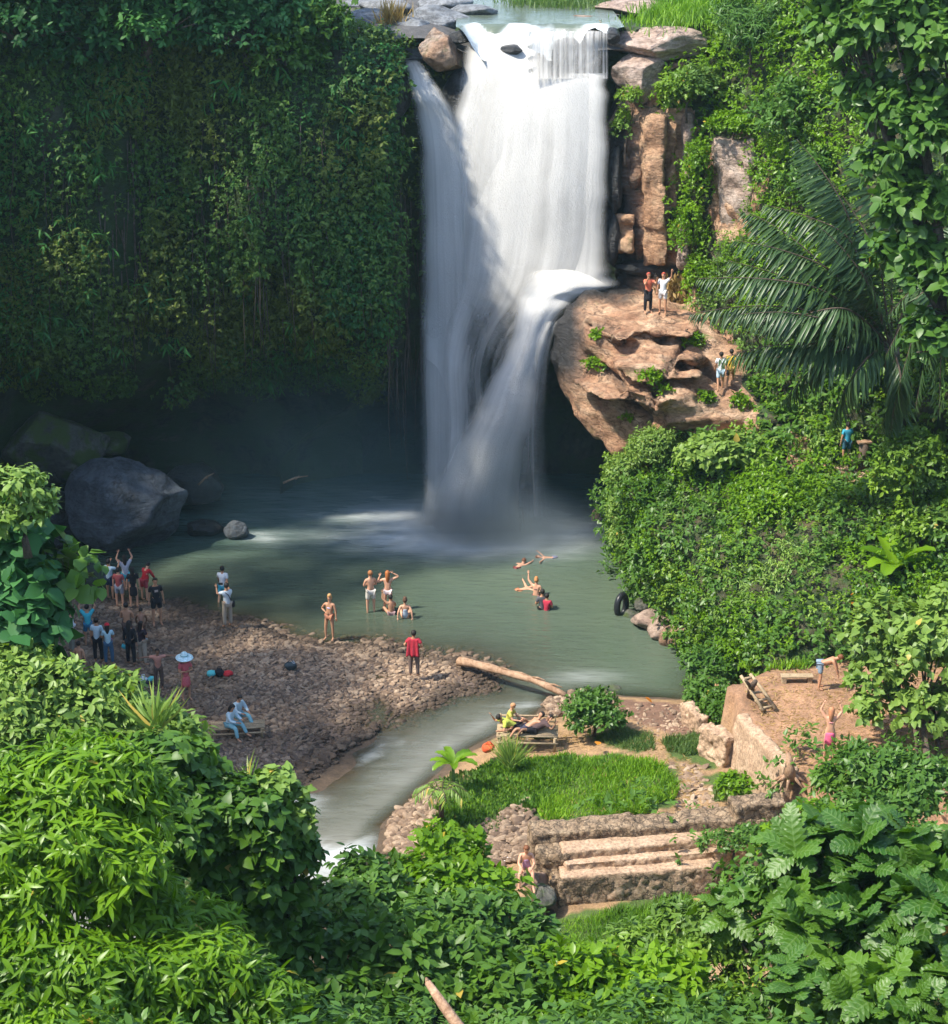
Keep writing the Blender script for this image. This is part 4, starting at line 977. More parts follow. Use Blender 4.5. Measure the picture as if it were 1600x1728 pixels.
# stump with roots at the end of the terrace wall
sm = empty('dead_stump', tuple(G(1335, 1318, 2.4)), 'pale dead stump with splayed roots at the near end of the terrace wall', 'stump')
c = G(1333, 1312, 2.4)
mb = MB().tube([c, c+[-.02, 0, .35], c+[-.08, 0, .75]], [.2, .13, .06], 9).tube([c+[-.02, 0, .35], c+[.12, 0, .62]], [.08, .03], 7)
for k in range(7):
    a_ = k*.9; e = c+np.array([math.cos(a_)*.6, math.sin(a_)*.35, -.25]); mb.tube([c+[0, 0, .15], (c+e)/2+[0, 0, .08], e], [.08, .05, .02], 6)
mb.build('stump_wood', M['log'], sm, True)
# slatted bamboo bench beds
def bench(px, py, z, L, Wd, rz, label, h=.42, back=True):
    c = G(px, py, z); root = empty('bamboo_bench', tuple(c), label, 'bench', None, 0)
    R = np.array(Matrix.Rotation(rz, 3, 'Z')); g = lambda x, y, zz: c+R@np.array([x, y, zz])
    mb = MB(); n = int(Wd/.09)
    for k in range(n): y = -Wd/2+(k+.5)*Wd/n; mb.tube([g(-L/2, y, h), g(L/2, y, h+rng.uniform(-.01, .01))], .035, 7)
    mb.build('seat', M['bamboo'], root, True)
    for x in (-L/2+.1, L/2-.1):
        for y in (-Wd/2+.05, Wd/2-.05): MB().tube([g(x, y, -.1), g(x, y, h)], .045, 7).build('leg', M['bamboo'], root, True)
    mb = MB()
    for y in (-Wd/2, Wd/2): mb.tube([g(-L/2, y, h*.5), g(L/2, y, h*.5)], .03, 7)
    for x in (-L/2+.05, 0, L/2-.05): mb.tube([g(x, -Wd/2, h-.05), g(x, Wd/2, h-.05)], .035, 7)
    mb.build('frame', M['bamboo'], root, True)
    if back:
        mb = MB()
        for zz in (h+.12, h+.3): mb.tube([g(-L/2, Wd/2+.03, zz), g(L/2, Wd/2+.03, zz)], .03, 7)
        for x in (-L/2+.1, -L/6, L/6, L/2-.1): mb.tube([g(x, Wd/2+.02, h), g(x, Wd/2+.04, h+.36)], .03, 6)
        mb.build('backrest', M['bamboo'], root, True)
    return root
bench(890, 1254, .55, 1.9, .85, -.05, 'bamboo slat bench with people lying on it by the grass')
bench(402, 1238, .3, 1.7, .6, .12, 'low bamboo platform on the gravel under the couple', .3, False)
# tyre tube
ty = empty('inner_tube', tuple(W(1049, 1022, 66.1)), 'black rubber inner tube leaning on the rocks at the pool edge', 'inner tube')
c = W(1049, 1022, 66.1); pts = []; V = []; F = []
for i in range(28):
    a_ = 2*math.pi*i/28; r0 = .40; o_ = np.array([math.cos(a_)*r0*.45, math.cos(a_)*r0*.55, math.sin(a_)*r0]); ax = nrm(o_)
    nn_ = nrm(np.array([.75, -.6, .0])); 
    for k in range(12):
        b_ = 2*math.pi*k/12; V.append(c+o_+(ax*math.cos(b_)+nn_*math.sin(b_))*.12)
for i in range(28):
    for k in range(12): F.append((i*12+k, i*12+(k+1) % 12, ((i+1) % 28)*12+(k+1) % 12, ((i+1) % 28)*12+k))
M['rubber'] = plain('black_rubber', (.02, .022, .025), .35, .1)
MB().add(V, F).build('rubber_ring', M['rubber'], ty, True)
MB().tube([c+[.03, -.1, .3], c+[.02, -.16, .26]], .018, 6).build('valve', plain('valve_metal', (.3, .3, .3), .3), ty)
# bags and bundles
def lump(name, c, r, mat, seed, parent, cuts=5):
    V, F = rockshape(seed, 3, cuts, .16); V = V*np.array(r)+np.array(c); return npmesh(name, V, F, mat, parent, None, True)
def bundle(px, py, parts, label, name='bag', cat='bag', z=.3):
    c = G(px, py, z); root = empty(name, tuple(c-[0, 0, .05]), label, cat, 'bags left on the gravel')
    for i, (dx, dz, r, col, nm) in enumerate(parts):
        m = plain('cloth', col, .8, .15, 30); lump(nm, c+[dx, 0, dz], r, m, int(px)+i, root)
        if nm == 'bag_body':
            e = c+[dx, -.05, dz+r[2]*.8]; MB().tube([e+[-r[0]*.5, 0, 0], e+[-.03, -.03, .12], e+[.05, -.03, .12], e+[r[0]*.5, 0, 0]], .015, 6).build('strap', m, root, True)
    return root
TEAL, BLK, WHT, RED = (.10, .50, .52), (.02, .022, .03), (.70, .74, .76), (.55, .03, .04)
bundle(249, 1153, [(-.12, .12, (.14, .13, .15), WHT, 'bag_body'), (.14, .13, (.15, .13, .13), TEAL, 'cloth_roll'), (0, .06, (.34, .18, .10), BLK, 'mat_roll')], 'black bag with white and teal bundles nearest the foliage')
bundle(371, 1142, [(-.27, .12, (.17, .14, .13), TEAL, 'cloth_roll'), (0, .15, (.17, .15, .17), BLK, 'bag_body'), (.28, .11, (.2, .15, .12), RED, 'cloth_roll')], 'teal, black and red bags lying in a row')
bundle(491, 1130, [(0, .14, (.22, .16, .17), (.05, .07, .08), 'bag_body'), (.08, .24, (.08, .08, .09), (.35, .38, .4), 'water_bottle')], 'lone dark grey backpack on the sunlit stones')
bundle(825, 1270, [(0, .16, (.22, .2, .16), (.62, .09, .03), 'bag_body')], 'crumpled orange red sheet beside the bamboo bench', 'crumpled_sheet', 'cloth', .6)
bundle(858, 1452, [(0, .08, (.22, .2, .06), (.75, .68, .68), 'cloth_fold'), (.2, .06, (.16, .14, .05), (.6, .62, .7), 'cloth_fold')], 'white towel spread beside the bather near the steps', 'towel', 'towel', .55)
bundle(660, 1466, [(0, .05, (.45, .22, .05), (.62, .50, .44), 'cloth_fold'), (-.5, .03, (.35, .2, .04), (.62, .48, .42), 'cloth_fold')], 'pale pink sheet partly hidden by the bushes near the river', 'spread_sheet', 'cloth', .2)
# dead branches in the hollow
for (a_, b_, l) in [((335, 818, 76), (362, 798, 76), 'thin pale stick in the dark hollow'), ((478, 815, 76.4), (520, 803, 76.4), 'bare stick floating at the back of the pool')]:
    p, q = W(*a_), W(*b_); r_ = empty('dead_branch', tuple(p), l, 'branch', 'sticks in the hollow'); MB().tube([p, (p+q)/2+[0, 0, .08], q], [.05, .04, .015], 6).tube([(p+q)/2, (p+q)/2+[.15, 0, .18]], [.03, .01], 5).build('wood', M['log'], r_, True)
from mathutils.bvhtree import BVHTree
_bvh = BVHTree.FromPolygons([Vector(v) for v in RV.tolist()], RF.tolist())
def hitr(px, py, back=0.0):
    """point of the right valley side seen at a photo position"""
    r = Vector(ray(px, py)).normalized(); h = _bvh.ray_cast(Vector((0, 0, CH)), r)
    if h[0] is None: return W(px, py, 68)
    return np.array(h[0]+r*back)
# ================================================================ people
SK = dict(tan=(.46, .24, .14), fair=(.62, .33, .21), brown=(.22, .115, .07), dark=(.12, .07, .05))
def skin_m(k): return plain('skin_'+k, SK[k], .55, .08, 12, .05, .4)
_jobs = []
REST = dict(t=(0, 0, 1), ul=(-.25, 0, -1), fl=(-.1, -.12, -1), ur=(.25, 0, -1), fr=(.1, -.12, -1), hl=(-.08, -.02, -1), sl=(0, .03, -1), hr=(.08, -.02, -1), sr=(0, .03, -1), head=(0, -.05, 1))
POSE = {
 'stand': {},
 'hips': dict(ul=(-.6, .25, -.8), fl=(.75, -.4, -.35), ur=(.6, .25, -.8), fr=(-.75, -.4, -.35)),
 'onehip': dict(ul=(-.6, .1, -.8), fl=(.75, -.4, -.35), hl=(-.12, -.1, -1), t=(.05, 0, 1)),
 'walk': dict(ul=(-.15, .45, -1), fl=(-.05, .1, -1), ur=(.15, -.4, -1), fr=(.05, -.5, -.8), hl=(-.06, -.42, -1), sl=(0, .05, -1), hr=(.06, .3, -1), sr=(0, .5, -.9), t=(0, -.06, 1)),
 'phone': dict(ul=(-.3, -.75, -.35), fl=(.15, -.5, .8), ur=(.3, -.75, -.35), fr=(-.15, -.5, .8)),
 'photo1': dict(ur=(.35, -.7, -.3), fr=(-.2, -.5, .8), ul=(-.3, -.1, -1), fl=(.3, -.5, -.3)),
 'crossed': dict(ul=(-.3, -.2, -1), fl=(.85, -.55, .1), ur=(.3, -.2, -1), fr=(-.85, -.55, .1)),
 'bend': dict(t=(0, -.95, .45), ul=(-.2, -.4, -1), fl=(0, -.3, -1), ur=(.2, -.4, -1), fr=(0, -.3, -1), hl=(-.12, -.1, -1), hr=(.12, -.1, -1), sl=(0, .12, -1), sr=(0, .12, -1), head=(0, -.9, .35)),
 'stoop': dict(t=(0, -.45, .9), ul=(-.3, -.4, -.9), fl=(.1, -.5, -.6), ur=(.3, -.4, -.9), fr=(-.1, -.5, -.6), head=(0, -.6, .8)),
 'armsup': dict(ul=(-.5, -.15, .75), fl=(.35, -.1, .9), ur=(.5, -.15, .75), fr=(-.35, -.1, .9)),
 'armswide': dict(ul=(-1, -.1, .1), fl=(-.9, -.3, .05), ur=(1, -.1, .1), fr=(.9, -.3, .05), t=(0, -.1, 1)),
 'onearm': dict(ur=(.6, -.2, .6), fr=(.1, -.3, .9)),
 'sit': dict(hl=(-.25, -1, .05), sl=(-.05, -.25, -1), hr=(.2, -1, .1), sr=(.05, -.55, -1), t=(0, -.2, 1), ul=(-.2, -.5, -.8), fl=(.3, -.8, -.1), ur=(.2, -.5, -.8), fr=(-.3, -.8, -.1), head=(0, -.45, .9)),
 'sitlow': dict(hl=(-.3, -1, .45), sl=(.1, -.45, -1), hr=(.3, -1, .45), sr=(-.1, -.45, -1), t=(0, .12, 1), ul=(-.35, .4, -.8), fl=(-.1, .1, -1), ur=(.35, .4, -.8), fr=(.1, .1, -1)),
 'situp': dict(hl=(-.3, -1, .45), sl=(.1, -.45, -1), hr=(.3, -1, .45), sr=(-.1, -.45, -1), t=(0, -.1, 1), ur=(.5, -.3, .6), fr=(-.1, -.2, 1), ul=(-.3, -.4, -.8), fl=(.2, -.7, -.3)),
 'recline': dict(t=(0, .85, .5), head=(0, .5, .8), hl=(-.15, -1, .02), sl=(0, -1, -.1), hr=(.15, -1, .3), sr=(0, -.6, -.8), ul=(-.4, .3, -.7), fl=(.2, -.8, .1), ur=(.5, .4, -.3), fr=(0, .5, .8)),
 'lie': dict(t=(0, 1, .12), head=(0, .95, .3), hl=(-.1, -1, 0), sl=(0, -1, -.02), hr=(.12, -1, .25), sr=(0, -.8, -.5), ul=(-.35, .2, -.2), fl=(.2, -.6, .2), ur=(.6, .5, .1), fr=(-.3, .6, .3)),
 'hairup': dict(ul=(-.8, -.1, .35), fl=(.7, .1, .45), ur=(.7, -.2, -.5), fr=(-.3, -.3, .8)),
 'swim': dict(t=(0, -1, .12), head=(0, -.75, .7), ul=(-.4, -1, .25), fl=(.1, -1, -.1), ur=(.8, .2, -.2), fr=(.4, .4, -.3), hl=(-.1, 1, -.08), sl=(0, 1, .0), hr=(.12, 1, -.18), sr=(0, 1, -.1)),
 'float': dict(t=(0, 1, .1), head=(0, .9, .35), ul=(-.9, .3, .15), fl=(-.8, .2, .2), ur=(.9, .3, .1), fr=(.8, .4, .1), hl=(-.2, -1, -.05), sl=(0, -1, -.05), hr=(.2, -1, -.1), sr=(0, -1, -.1)),
}
def skel(pose, H):
    p = dict(REST); p.update(POSE[pose] if isinstance(pose, str) else pose); k = H/1.7
    n = {a: nrm(np.array(b, float)) for a, b in p.items()}
    t = n['t']; x = np.array([1., 0, 0]); f = nrm(np.cross(t, x))
    J = {'pel': np.zeros(3)}
    J['waist'] = J['pel']+t*.16*k; J['chest'] = J['waist']+t*.2*k; J['neck'] = J['chest']+t*.16*k
    h = n['head']; J['skull'] = J['neck']+h*.075*k; J['head'] = J['skull']+h*.09*k; J['crown'] = J['head']+h*.07*k; J['hd'] = h
    for s, sx in (('l', -1), ('r', 1)):
        J['sh'+s] = J['chest']+t*.09*k+x*sx*.165*k
        J['el'+s] = J['sh'+s]+n['u'+s]*.27*k; J['wr'+s] = J['el'+s]+n['f'+s]*.24*k; J['hdir'+s] = n['f'+s]
        J['hip'+s] = J['pel']+x*sx*.09*k-t*.03*k
        J['kn'+s] = J['hip'+s]+n['h'+s]*.43*k; J['an'+s] = J['kn'+s]+n['s'+s]*.41*k
        toe = nrm(np.array([sx*.15, -1, -.1]) if abs(n['s'+s][2]) > .5 else n['s'+s]+np.array([0, 0, .5])); J['toe'+s] = J['an'+s]+toe*.17*k+np.array([0, 0, -.03*k])
    return J, k
def skinobj(name, pts, edges, rad, root_i, mat, sub=2):
    me = bpy.data.meshes.new(name); me.from_pydata([tuple(p) for p in pts], edges, []); o = bpy.data.objects.new(name, me); C.objects.link(o)
    m = o.modifiers.new('s', 'SKIN'); m.use_smooth_shade = True
    for i, v in enumerate(me.skin_vertices[0].data): v.radius = (rad[i], rad[i]); v.use_root = (i == root_i)
    s = o.modifiers.new('u', 'SUBSURF'); s.levels = sub; s.render_levels = sub
    return o
def tubes_np(pts, rad, n=6):
    mb = MB(); mb.tube(pts, rad, n); return np.array(mb.v), mb.f
def hand(w, d, k, side, curl=.35):
    """palm, four unequal bent fingers, thumb: small closed tubes rooted in the palm"""
    d = nrm(d); a = nrm(np.cross(d, [0, 1, .2])) if abs(d[1]) < .9 else nrm(np.cross(d, [1, 0, .2])); b = np.cross(a, d)
    mb = MB()
    mb.tube([w-d*.01*k, w+d*.04*k, w+d*.085*k], [.024*k, .038*k, .03*k], 8, flat=.5)
    for i, (off, ln) in enumerate(((-.027, .062), (-.009, .072), (.010, .067), (.027, .052))):
        s = w+d*.078*k+a*off*k; m1 = s+d*ln*.5*k+b*curl*.01*k; e = s+d*ln*.9*k+b*curl*.06*k; mb.tube([s, m1, e], [.0095*k, .0085*k, .006*k], 5)
    s = w+d*.03*k+a*.03*side*k; mb.tube([s, s+d*.03*k+a*.025*side*k, s+d*.06*k+a*.03*side*k], [.012*k, .01*k, .007*k], 5)
    return mb
def person(foot, H, rz, pose, skin, wear, label, group, hair=((.03, .02, .015), 'short'), seat=None, depth=0.0, extras=None, mid=None):
    """foot: ground point; seat: pelvis height instead of standing; depth: how far the feet are below"""
    J, k = skel(pose, H)
    low = min(J['anl'][2], J['anr'][2])-.07*k
    base = np.array(foot, float)
    z0 = -low-depth if seat is None else seat
    R = np.array(Matrix.Rotation(rz, 3, 'Z'))
    root = empty('person', tuple(base), label, 'person', group)
    up = lambda v: R@(np.array(v)+[0, 0, z0])+base
    _jobs.append(dict(root=root, J=J, k=k, up=up, R=R, skin=skin, wear=wear, hair=hair, extras=extras))
    return root
def make_people():
    objs = []
    for jb in _jobs:
        J, k = jb['J'], jb['k']
        names = ['pel', 'waist', 'chest', 'neck', 'skull', 'head', 'crown', 'shl', 'ell', 'wrl', 'shr', 'elr', 'wrr', 'hipl', 'knl', 'anl', 'toel', 'hipr', 'knr', 'anr', 'toer']
        rad = [.115, .105, .125, .05, .062, .088, .062, .058, .042, .026, .058, .042, .026, .088, .055, .034, .028, .088, .055, .034, .028]
        id_ = {n: i for i, n in enumerate(names)}
        E = [('pel', 'waist'), ('waist', 'chest'), ('chest', 'neck'), ('neck', 'skull'), ('skull', 'head'), ('head', 'crown')]
        for s in 'lr': E += [('chest', 'sh'+s), ('sh'+s, 'el'+s), ('el'+s, 'wr'+s), ('pel', 'hip'+s), ('hip'+s, 'kn'+s), ('kn'+s, 'an'+s), ('an'+s, 'toe'+s)]
        jb['body'] = skinobj('body', [J[n] for n in names], [(id_[a], id_[b]) for a, b in E], [r*k for r in rad], 0, None)
        jb['cl'] = []
        for piece in jb['wear']:
            kind, col = piece[0], piece[1]
            def sk(sel, ed, rr, nm):
                ii = {n: i for i, n in enumerate(sel)}
                o = skinobj(nm, [J[n] if isinstance(n, str) and n in J else X[n] for n in sel], [(ii[a], ii[b]) for a, b in ed], [r*k for r in rr], 0, None)
                jb['cl'].append((o, nm, col))
            X = {}
            for s in 'lr':
                X['me'+s] = J['sh'+s]*.35+J['el'+s]*.65; X['mk'+s] = J['hip'+s]*.25+J['kn'+s]*.75; X['mw'+s] = J['el'+s]*.1+J['wr'+s]*.9; X['ma'+s] = J['kn'+s]*.08+J['an'+s]*.92
                X['th'+s] = J['hip'+s]*.7+J['kn'+s]*.3
            X['nk'] = J['chest']*.25+J['neck']*.75; X['hem'] = (J['hipl']+J['hipr'])/2; X['bust'] = J['chest']; X['bust2'] = J['chest']*.6+J['waist']*.4
            for s, sx in (('l', -1), ('r', 1)):
                X['sk'+s] = J['hip'+s]*.5+J['kn'+s]*.5
            if kind in ('tshirt', 'longshirt', 'coat'):
                e = 'me' if kind == 'tshirt' else 'mw'
                sel = ['waist', 'chest', 'nk', 'hem', 'shl', 'shr', 'mel', 'mer']; ed = [('waist', 'chest'), ('chest', 'nk'), ('waist', 'hem'), ('chest', 'shl'), ('chest', 'shr'), ('shl', 'mel'), ('shr', 'mer')]
                rr = [.135, .148, .07, .145, .076, .076, .066, .066]
                if kind != 'tshirt':
                    sel += ['ell', 'elr', 'mwl', 'mwr']; rr += [.056, .056, .044, .044]
                    ed += [('mel', 'ell'), ('mer', 'elr'), ('ell', 'mwl'), ('elr', 'mwr')]
                if kind == 'coat':
                    sel += ['skl', 'skr']; rr += [.125, .125]; ed += [('hem', 'skl'), ('hem', 'skr')]
                sk(sel, ed, rr, 'shirt' if kind != 'coat' else 'jacket')
            elif kind in ('shorts', 'trousers'):
                sel = ['pel', 'hipl', 'hipr', 'mkl', 'mkr']; ed = [('pel', 'hipl'), ('pel', 'hipr'), ('hipl', 'mkl'), ('hipr', 'mkr')]; rr = [.132, .108, .108, .088, .088]
                if kind == 'trousers': sel += ['knl', 'knr', 'mal', 'mar']; rr += [.078, .078, .062, .062]; ed += [('mkl', 'knl'), ('mkr', 'knr'), ('knl', 'mal'), ('knr', 'mar')]
                sk(sel, ed, rr, kind)
            elif kind == 'briefs': sk(['pel', 'hipl', 'hipr', 'thl', 'thr'], [('pel', 'hipl'), ('pel', 'hipr'), ('hipl', 'thl'), ('hipr', 'thr')], [.124, .1, .1, .088, .088], 'briefs')
            elif kind == 'bikini': sk(['bust', 'bust2'], [('bust', 'bust2')], [.138, .128], 'bikini_top')
            elif kind == 'swimsuit': sk(['waist', 'bust', 'pel', 'hipl', 'hipr'], [('waist', 'bust'), ('waist', 'pel'), ('pel', 'hipl'), ('pel', 'hipr')], [.113, .133, .128, .104, .104], 'swimsuit')
            elif kind == 'skirt':
                X['kc'] = (J['knl']+J['knr'])/2; sk(['pel', 'hem', 'kc'], [('pel', 'hem'), ('hem', 'kc')], [.135, .16, .2], 'skirt')
    bpy.context.view_layer.update(); dg = bpy.context.evaluated_depsgraph_get()
    for jb in _jobs:
        root, up, k, J = jb['root'], jb['up'], jb['k'], jb['J']
        L = np.array(root.location)
        def fin(o, nm, mats, hands=False, face=False):
            e = bpy.data.meshes.new_from_object(o.evaluated_get(dg)); V = np.zeros(len(e.vertices)*3); e.vertices.foreach_get('co', V); V = V.reshape(-1, 3)
            F = [tuple(p.vertices) for p in e.polygons]; mi = [0]*len(F)
            if face:
                hc = J['head']; hd = nrm(J['hd']); fw = nrm(np.array([0, -1., 0])-hd*(-hd[1])); sx = np.cross(fw, hd)
                r = V-hc; a = r@sx/k; b = r@hd/k; c = r@fw/k; m = np.linalg.norm(r, axis=1) < .17*k
                V = V+(np.where(m, .028*np.exp(-(a/.014)**2-((b+.005)/.022)**2)*(c > 0)-.008*np.exp(-((np.abs(a)-.032)/.014)**2-((b-.018)/.013)**2)*(c > 0)-.005*np.exp(-(a/.03)**2-((b+.043)/.007)**2)*(c > 0), 0)*k)[:, None]*fw
                V = V+(np.where(m, .016*np.exp(-(b/.028)**2-((c)/.018)**2)*np.sign(a)*(np.abs(a) > .05), 0)*k)[:, None]*sx
                for i, f in enumerate(F):
                    q = V[list(f)].mean(0)-hc; qa, qb, qc = q@sx/k, q@hd/k, q@fw/k
                    if qc > .03 and np.linalg.norm(q) < .16*k:
                        if abs(abs(qa)-.03) < .012 and abs(qb-.018) < .009: mi[i] = 1
                        if abs(qa) < .024 and abs(qb+.046) < .007: mi[i] = 2
            mb = MB(); mb.v = [tuple(up(p)) for p in V]; mb.f = F; mb.m = mi
            if hands:
                for s, sd in (('l', 1), ('r', -1)):
                    h = hand(J['wr'+s], J['hdir'+s], k, sd); mb.add([up(p) for p in h.v], h.f, 0)
            bpy.data.meshes.remove(e); od = o.data; bpy.data.objects.remove(o); bpy.data.meshes.remove(od)
            return mb.build(nm, mats, root, True)
        fin(jb['body'], 'body', [skin_m(jb['skin']), plain('eye', (.02, .02, .02), .2), plain('lips', (.3, .08, .07), .5)], True, True)
        for o, nm, col in jb['cl']: fin(o, nm, plain('fabric', col, .85, .12, 25))
        hc, hk = jb['hair']
        hd = nrm(J['hd']); fw = nrm(np.array([0, -1., 0])-hd*(-hd[1])); sx = np.cross(fw, hd); cen = J['head']
        if hk != 'none':
            V, F = ICO[3]; V = V.copy()
            P = cen+(V[:, :1]*sx*.094+V[:, 1:2]*fw*.104+V[:, 2:3]*hd*.105)*k+hd*.012*k-fw*.012*k
            fr = (V[:, 1] > .25)&(V[:, 2] < .45); P = P-np.where(fr, .055*k, 0)[:, None]*fw*(V[:, 1:2])
            P = P+nrm(V)*(fbm(V*3+k, .6, 2, 3)*.008)[:, None]
            if hk == 'long':
                w = (V[:, 2] < -.1)&(V[:, 1] < .2); P = P+np.where(w, (-V[:, 2]-.1)*.30*k, 0)[:, None]*(-hd)+np.where(w, .03*k, 0)[:, None]*(-fw)
            if hk == 'bun':
                w = (V[:, 2] > .7); P = P+np.where(w, .05*k, 0)[:, None]*hd
            npmesh('hair', np.array([up(p) for p in P]), F, plain('hair', hc, .6, .2, 60, .5), root, None, True)
        if jb['extras']: jb['extras'](root, up, J, k)

def cap(col, brim=False):
    def f(root, up, J, k):
        hd = nrm(J['hd']); cen = J['head']+hd*.035*k; V, F = ICO[3]; P = cen+V*np.array([.102, .112, .095])*k; P[:, 2] = np.maximum(P[:, 2], cen[2]-.01)
        npmesh('cap', np.array([up(p) for p in P]), F, plain('cap', col, .8), root, None, True)
        if brim: mb = MB(); mb.box(up(cen+np.array([0, -.14, .0])*k), (.15*k, .12*k, .012)); mb.build('cap_brim', plain('cap', col, .8), root)
    return f
def sunhat(col):
    def f(root, up, J, k):
        c = J['head']+nrm(J['hd'])*.05*k; V = []; F = []; n = 32
        prof = [(.0, .14), (.07, .135), (.105, .10), (.115, .02), (.16, .0), (.22, -.015), (.285, -.04), (.29, -.05), (.22, -.03), (.11, -.01)]
        for r, z in prof:
            for i in range(n):
                a = 2*math.pi*i/n; V.append(up(c+np.array([r*math.cos(a), r*math.sin(a), z+.02*math.sin(a*3)*r+.12*r*math.sin(a)])))
        for j in range(len(prof)-1):
            for i in range(n): F.append((j*n+i, j*n+(i+1) % n, (j+1)*n+(i+1) % n, (j+1)*n+i))
        MB().add(V, F).build('sun_hat', plain('straw_hat', col, .8), root, True)
        MB().tube([up(c+np.array([.117*math.cos(a), .117*math.sin(a), .03])) for a in np.linspace(0, 6.28, 24)], .014, 6).build('hat_band', plain('hat_band', (.15, .35, .36), .8), root, True)
    return f
def phone(root, up, J, k):
    c = (J['wrl']+J['wrr'])/2+np.array([0, -.08, .06]); MB().box(up(c), (.17, .02, .09)).build('phone', plain('phone', (.02, .02, .02), .3), root, bevel=.004)
def crossbag(col):
    def f(root, up, J, k):
        a = J['shr']+np.array([-.02, .02, .05]); b = J['hipl']+np.array([-.12, .02, .0]); m = J['chest']
        MB().tube([up(a), up(m+np.array([.0, .15, 0])*k), up(J['waist']+np.array([-.08, .13, 0])*k), up(b)], .016, 6).tube([up(a), up(m+np.array([.02, -.155, 0])*k), up(J['waist']+np.array([-.08, -.14, 0])*k), up(b)], .016, 6).build('bag_strap', plain('bag', col, .6), root, True)
        MB().box(up(b+np.array([-.04, 0, -.06])), (.10, .2, .2)).build('shoulder_bag', plain('bag', col, .6), root, bevel=.03)
    return f
def backpack(col):
    def f(root, up, J, k):
        V, F = rockshape(77, 3, 6, .05); P = J['chest']*.6+J['waist']*.4+np.array([0, .2, 0])*k+V*np.array([.15, .1, .2])*k
        npmesh('backpack', np.array([up(p) for p in P]), F, plain('bag', col, .7), root, None, True)
    return f
def heldbag(col, side='r', r=(.13, .08, .12)):
    def f(root, up, J, k):
        w = J['wr'+side]; V, F = rockshape(78, 3, 5, .08); P = w+np.array([0, -.04, -.22])*k+V*np.array(r)*k
        npmesh('hand_bag', np.array([up(p) for p in P]), F, plain('bag', col, .7), root, None, True)
        MB().tube([up(w+[-.06, -.04, -.12]), up(w+[0, -.05, -.01]), up(w+[.06, -.04, -.12])], .01, 5).build('bag_handle', plain('bag', col, .7), root, True)
    return f
def towel(col):
    def f(root, up, J, k):
        V = []; F = []; n = 9; m = 12
        for i in range(m+1):
            for j in range(n+1):
                t = i/m; s = j/n-.5; V.append(up(J['chest']+np.array([s*(.36+.1*t), .16+.05*math.sin(j*1.7)*t+.04*t, .16-.62*t+.02*math.sin(j*2)])*k))
        for i in range(m):
            for j in range(n): a = i*(n+1)+j; F.append((a, a+1, a+n+2, a+n+1))
        o = MB().add(V, F).build('towel', plain('towel', col, .95), root, True); s = o.modifiers.new('s', 'SOLIDIFY'); s.thickness = .015
    return f
def both(*fs):
    def f(*a):
        for g in fs: g(*a)
    return f
BK = ((.02, .016, .014), 'short'); BL = ((.02, .016, .014), 'long'); BR = ((.18, .07, .03), 'short'); BRL = ((.38, .13, .04), 'long'); BUN = ((.1, .05, .03), 'bun')
LBLUE, NAVY, BEIGE, GREY, RED2, PINK, JEAN, BLACK, WHITE2, TURQ, OCH = (.48, .62, .68), (.02, .04, .09), (.38, .32, .25), (.30, .31, .34), (.48, .02, .03), (.62, .22, .25), (.08, .22, .32), (.015, .015, .02), (.68, .70, .72), (.05, .42, .50), (.55, .38, .05)
D = math.radians
def gp(px, py, z=.3): return G(px, py, z)
g1 = 'people gathered on the dark left end of the gravel bar'; g2 = 'people wading and swimming in the pool'; g3 = 'people on the right hand ledge and path'; g4 = 'people around the terrace and steps'
pe = person
pe(gp(187, 1012, .1), 1.6, D(150), 'phone', 'tan', [('tshirt', LBLUE), ('shorts', NAVY)], 'person in pale blue shirt holding something up, leftmost at the water edge', g1, BK)
pe(gp(203, 1025, .2), 1.55, D(170), 'stand', 'fair', [('tshirt', (.35, .08, .08)), ('shorts', GREY)], 'person in dark red top standing before the pale blue shirt', g1, BK)
pe(gp(214, 1006, .1), 1.62, D(200), 'armsup', 'fair', [('tshirt', (.45, .45, .50)), ('shorts', TURQ)], 'person in grey patterned top with raised arms at the water edge', g1, BL)
pe(gp(227, 1026, .2), 1.6, D(185), 'stand', 'fair', [('tshirt', BLACK), ('skirt', BLACK)], 'woman in a short black dress facing the pool', g1, BL)
pe(gp(245, 1014, .15), 1.5, D(150), 'stoop', 'fair', [('coat', RED2), ('shorts', (.4, .05, .07))], 'stooping person in a bright red jacket', g1, BK)
pe(gp(266, 1054, .28), 1.78, D(20), 'stand', 'tan', [('tshirt', BLACK), ('shorts', BLACK)], 'man in black shirt and long black shorts right of the red jacket', g1, BK, extras=lambda root, up, J, k: MB().box(up(J['chest']+np.array([0, -.145, .0])*k), (.13, .01, .08), D(20)).build('shirt_print', plain('print', (.5, .4, .35), .8), root))
pe(gp(385, 1058, .28), 1.68, D(215), 'phone', 'tan', [('tshirt', (.55, .62, .66)), ('trousers', BEIGE)], 'photographer in pale shirt and beige trousers with a black shoulder bag', g1, BK, extras=both(phone, crossbag(BLACK)))
pe(gp(377, 1012, 0), 1.65, D(170), 'walk', 'tan', [('tshirt', WHITE2), ('shorts', (.04, .30, .42))], 'person in white shirt and blue shorts wading behind the photographer', g1, BK, depth=.3)
pe(gp(217, 1092, .3), 1.66, D(180), 'crossed', 'tan', [('shorts', (.10, .06, .05))], 'bare backed man in dark shorts above the black clad pair', g1, BK)
pe(gp(241, 1088, .3), 1.35, D(190), 'stoop', 'brown', [('shorts', (.12, .07, .05))], 'bare backed child stooping right of the bare backed man', g1, BK)
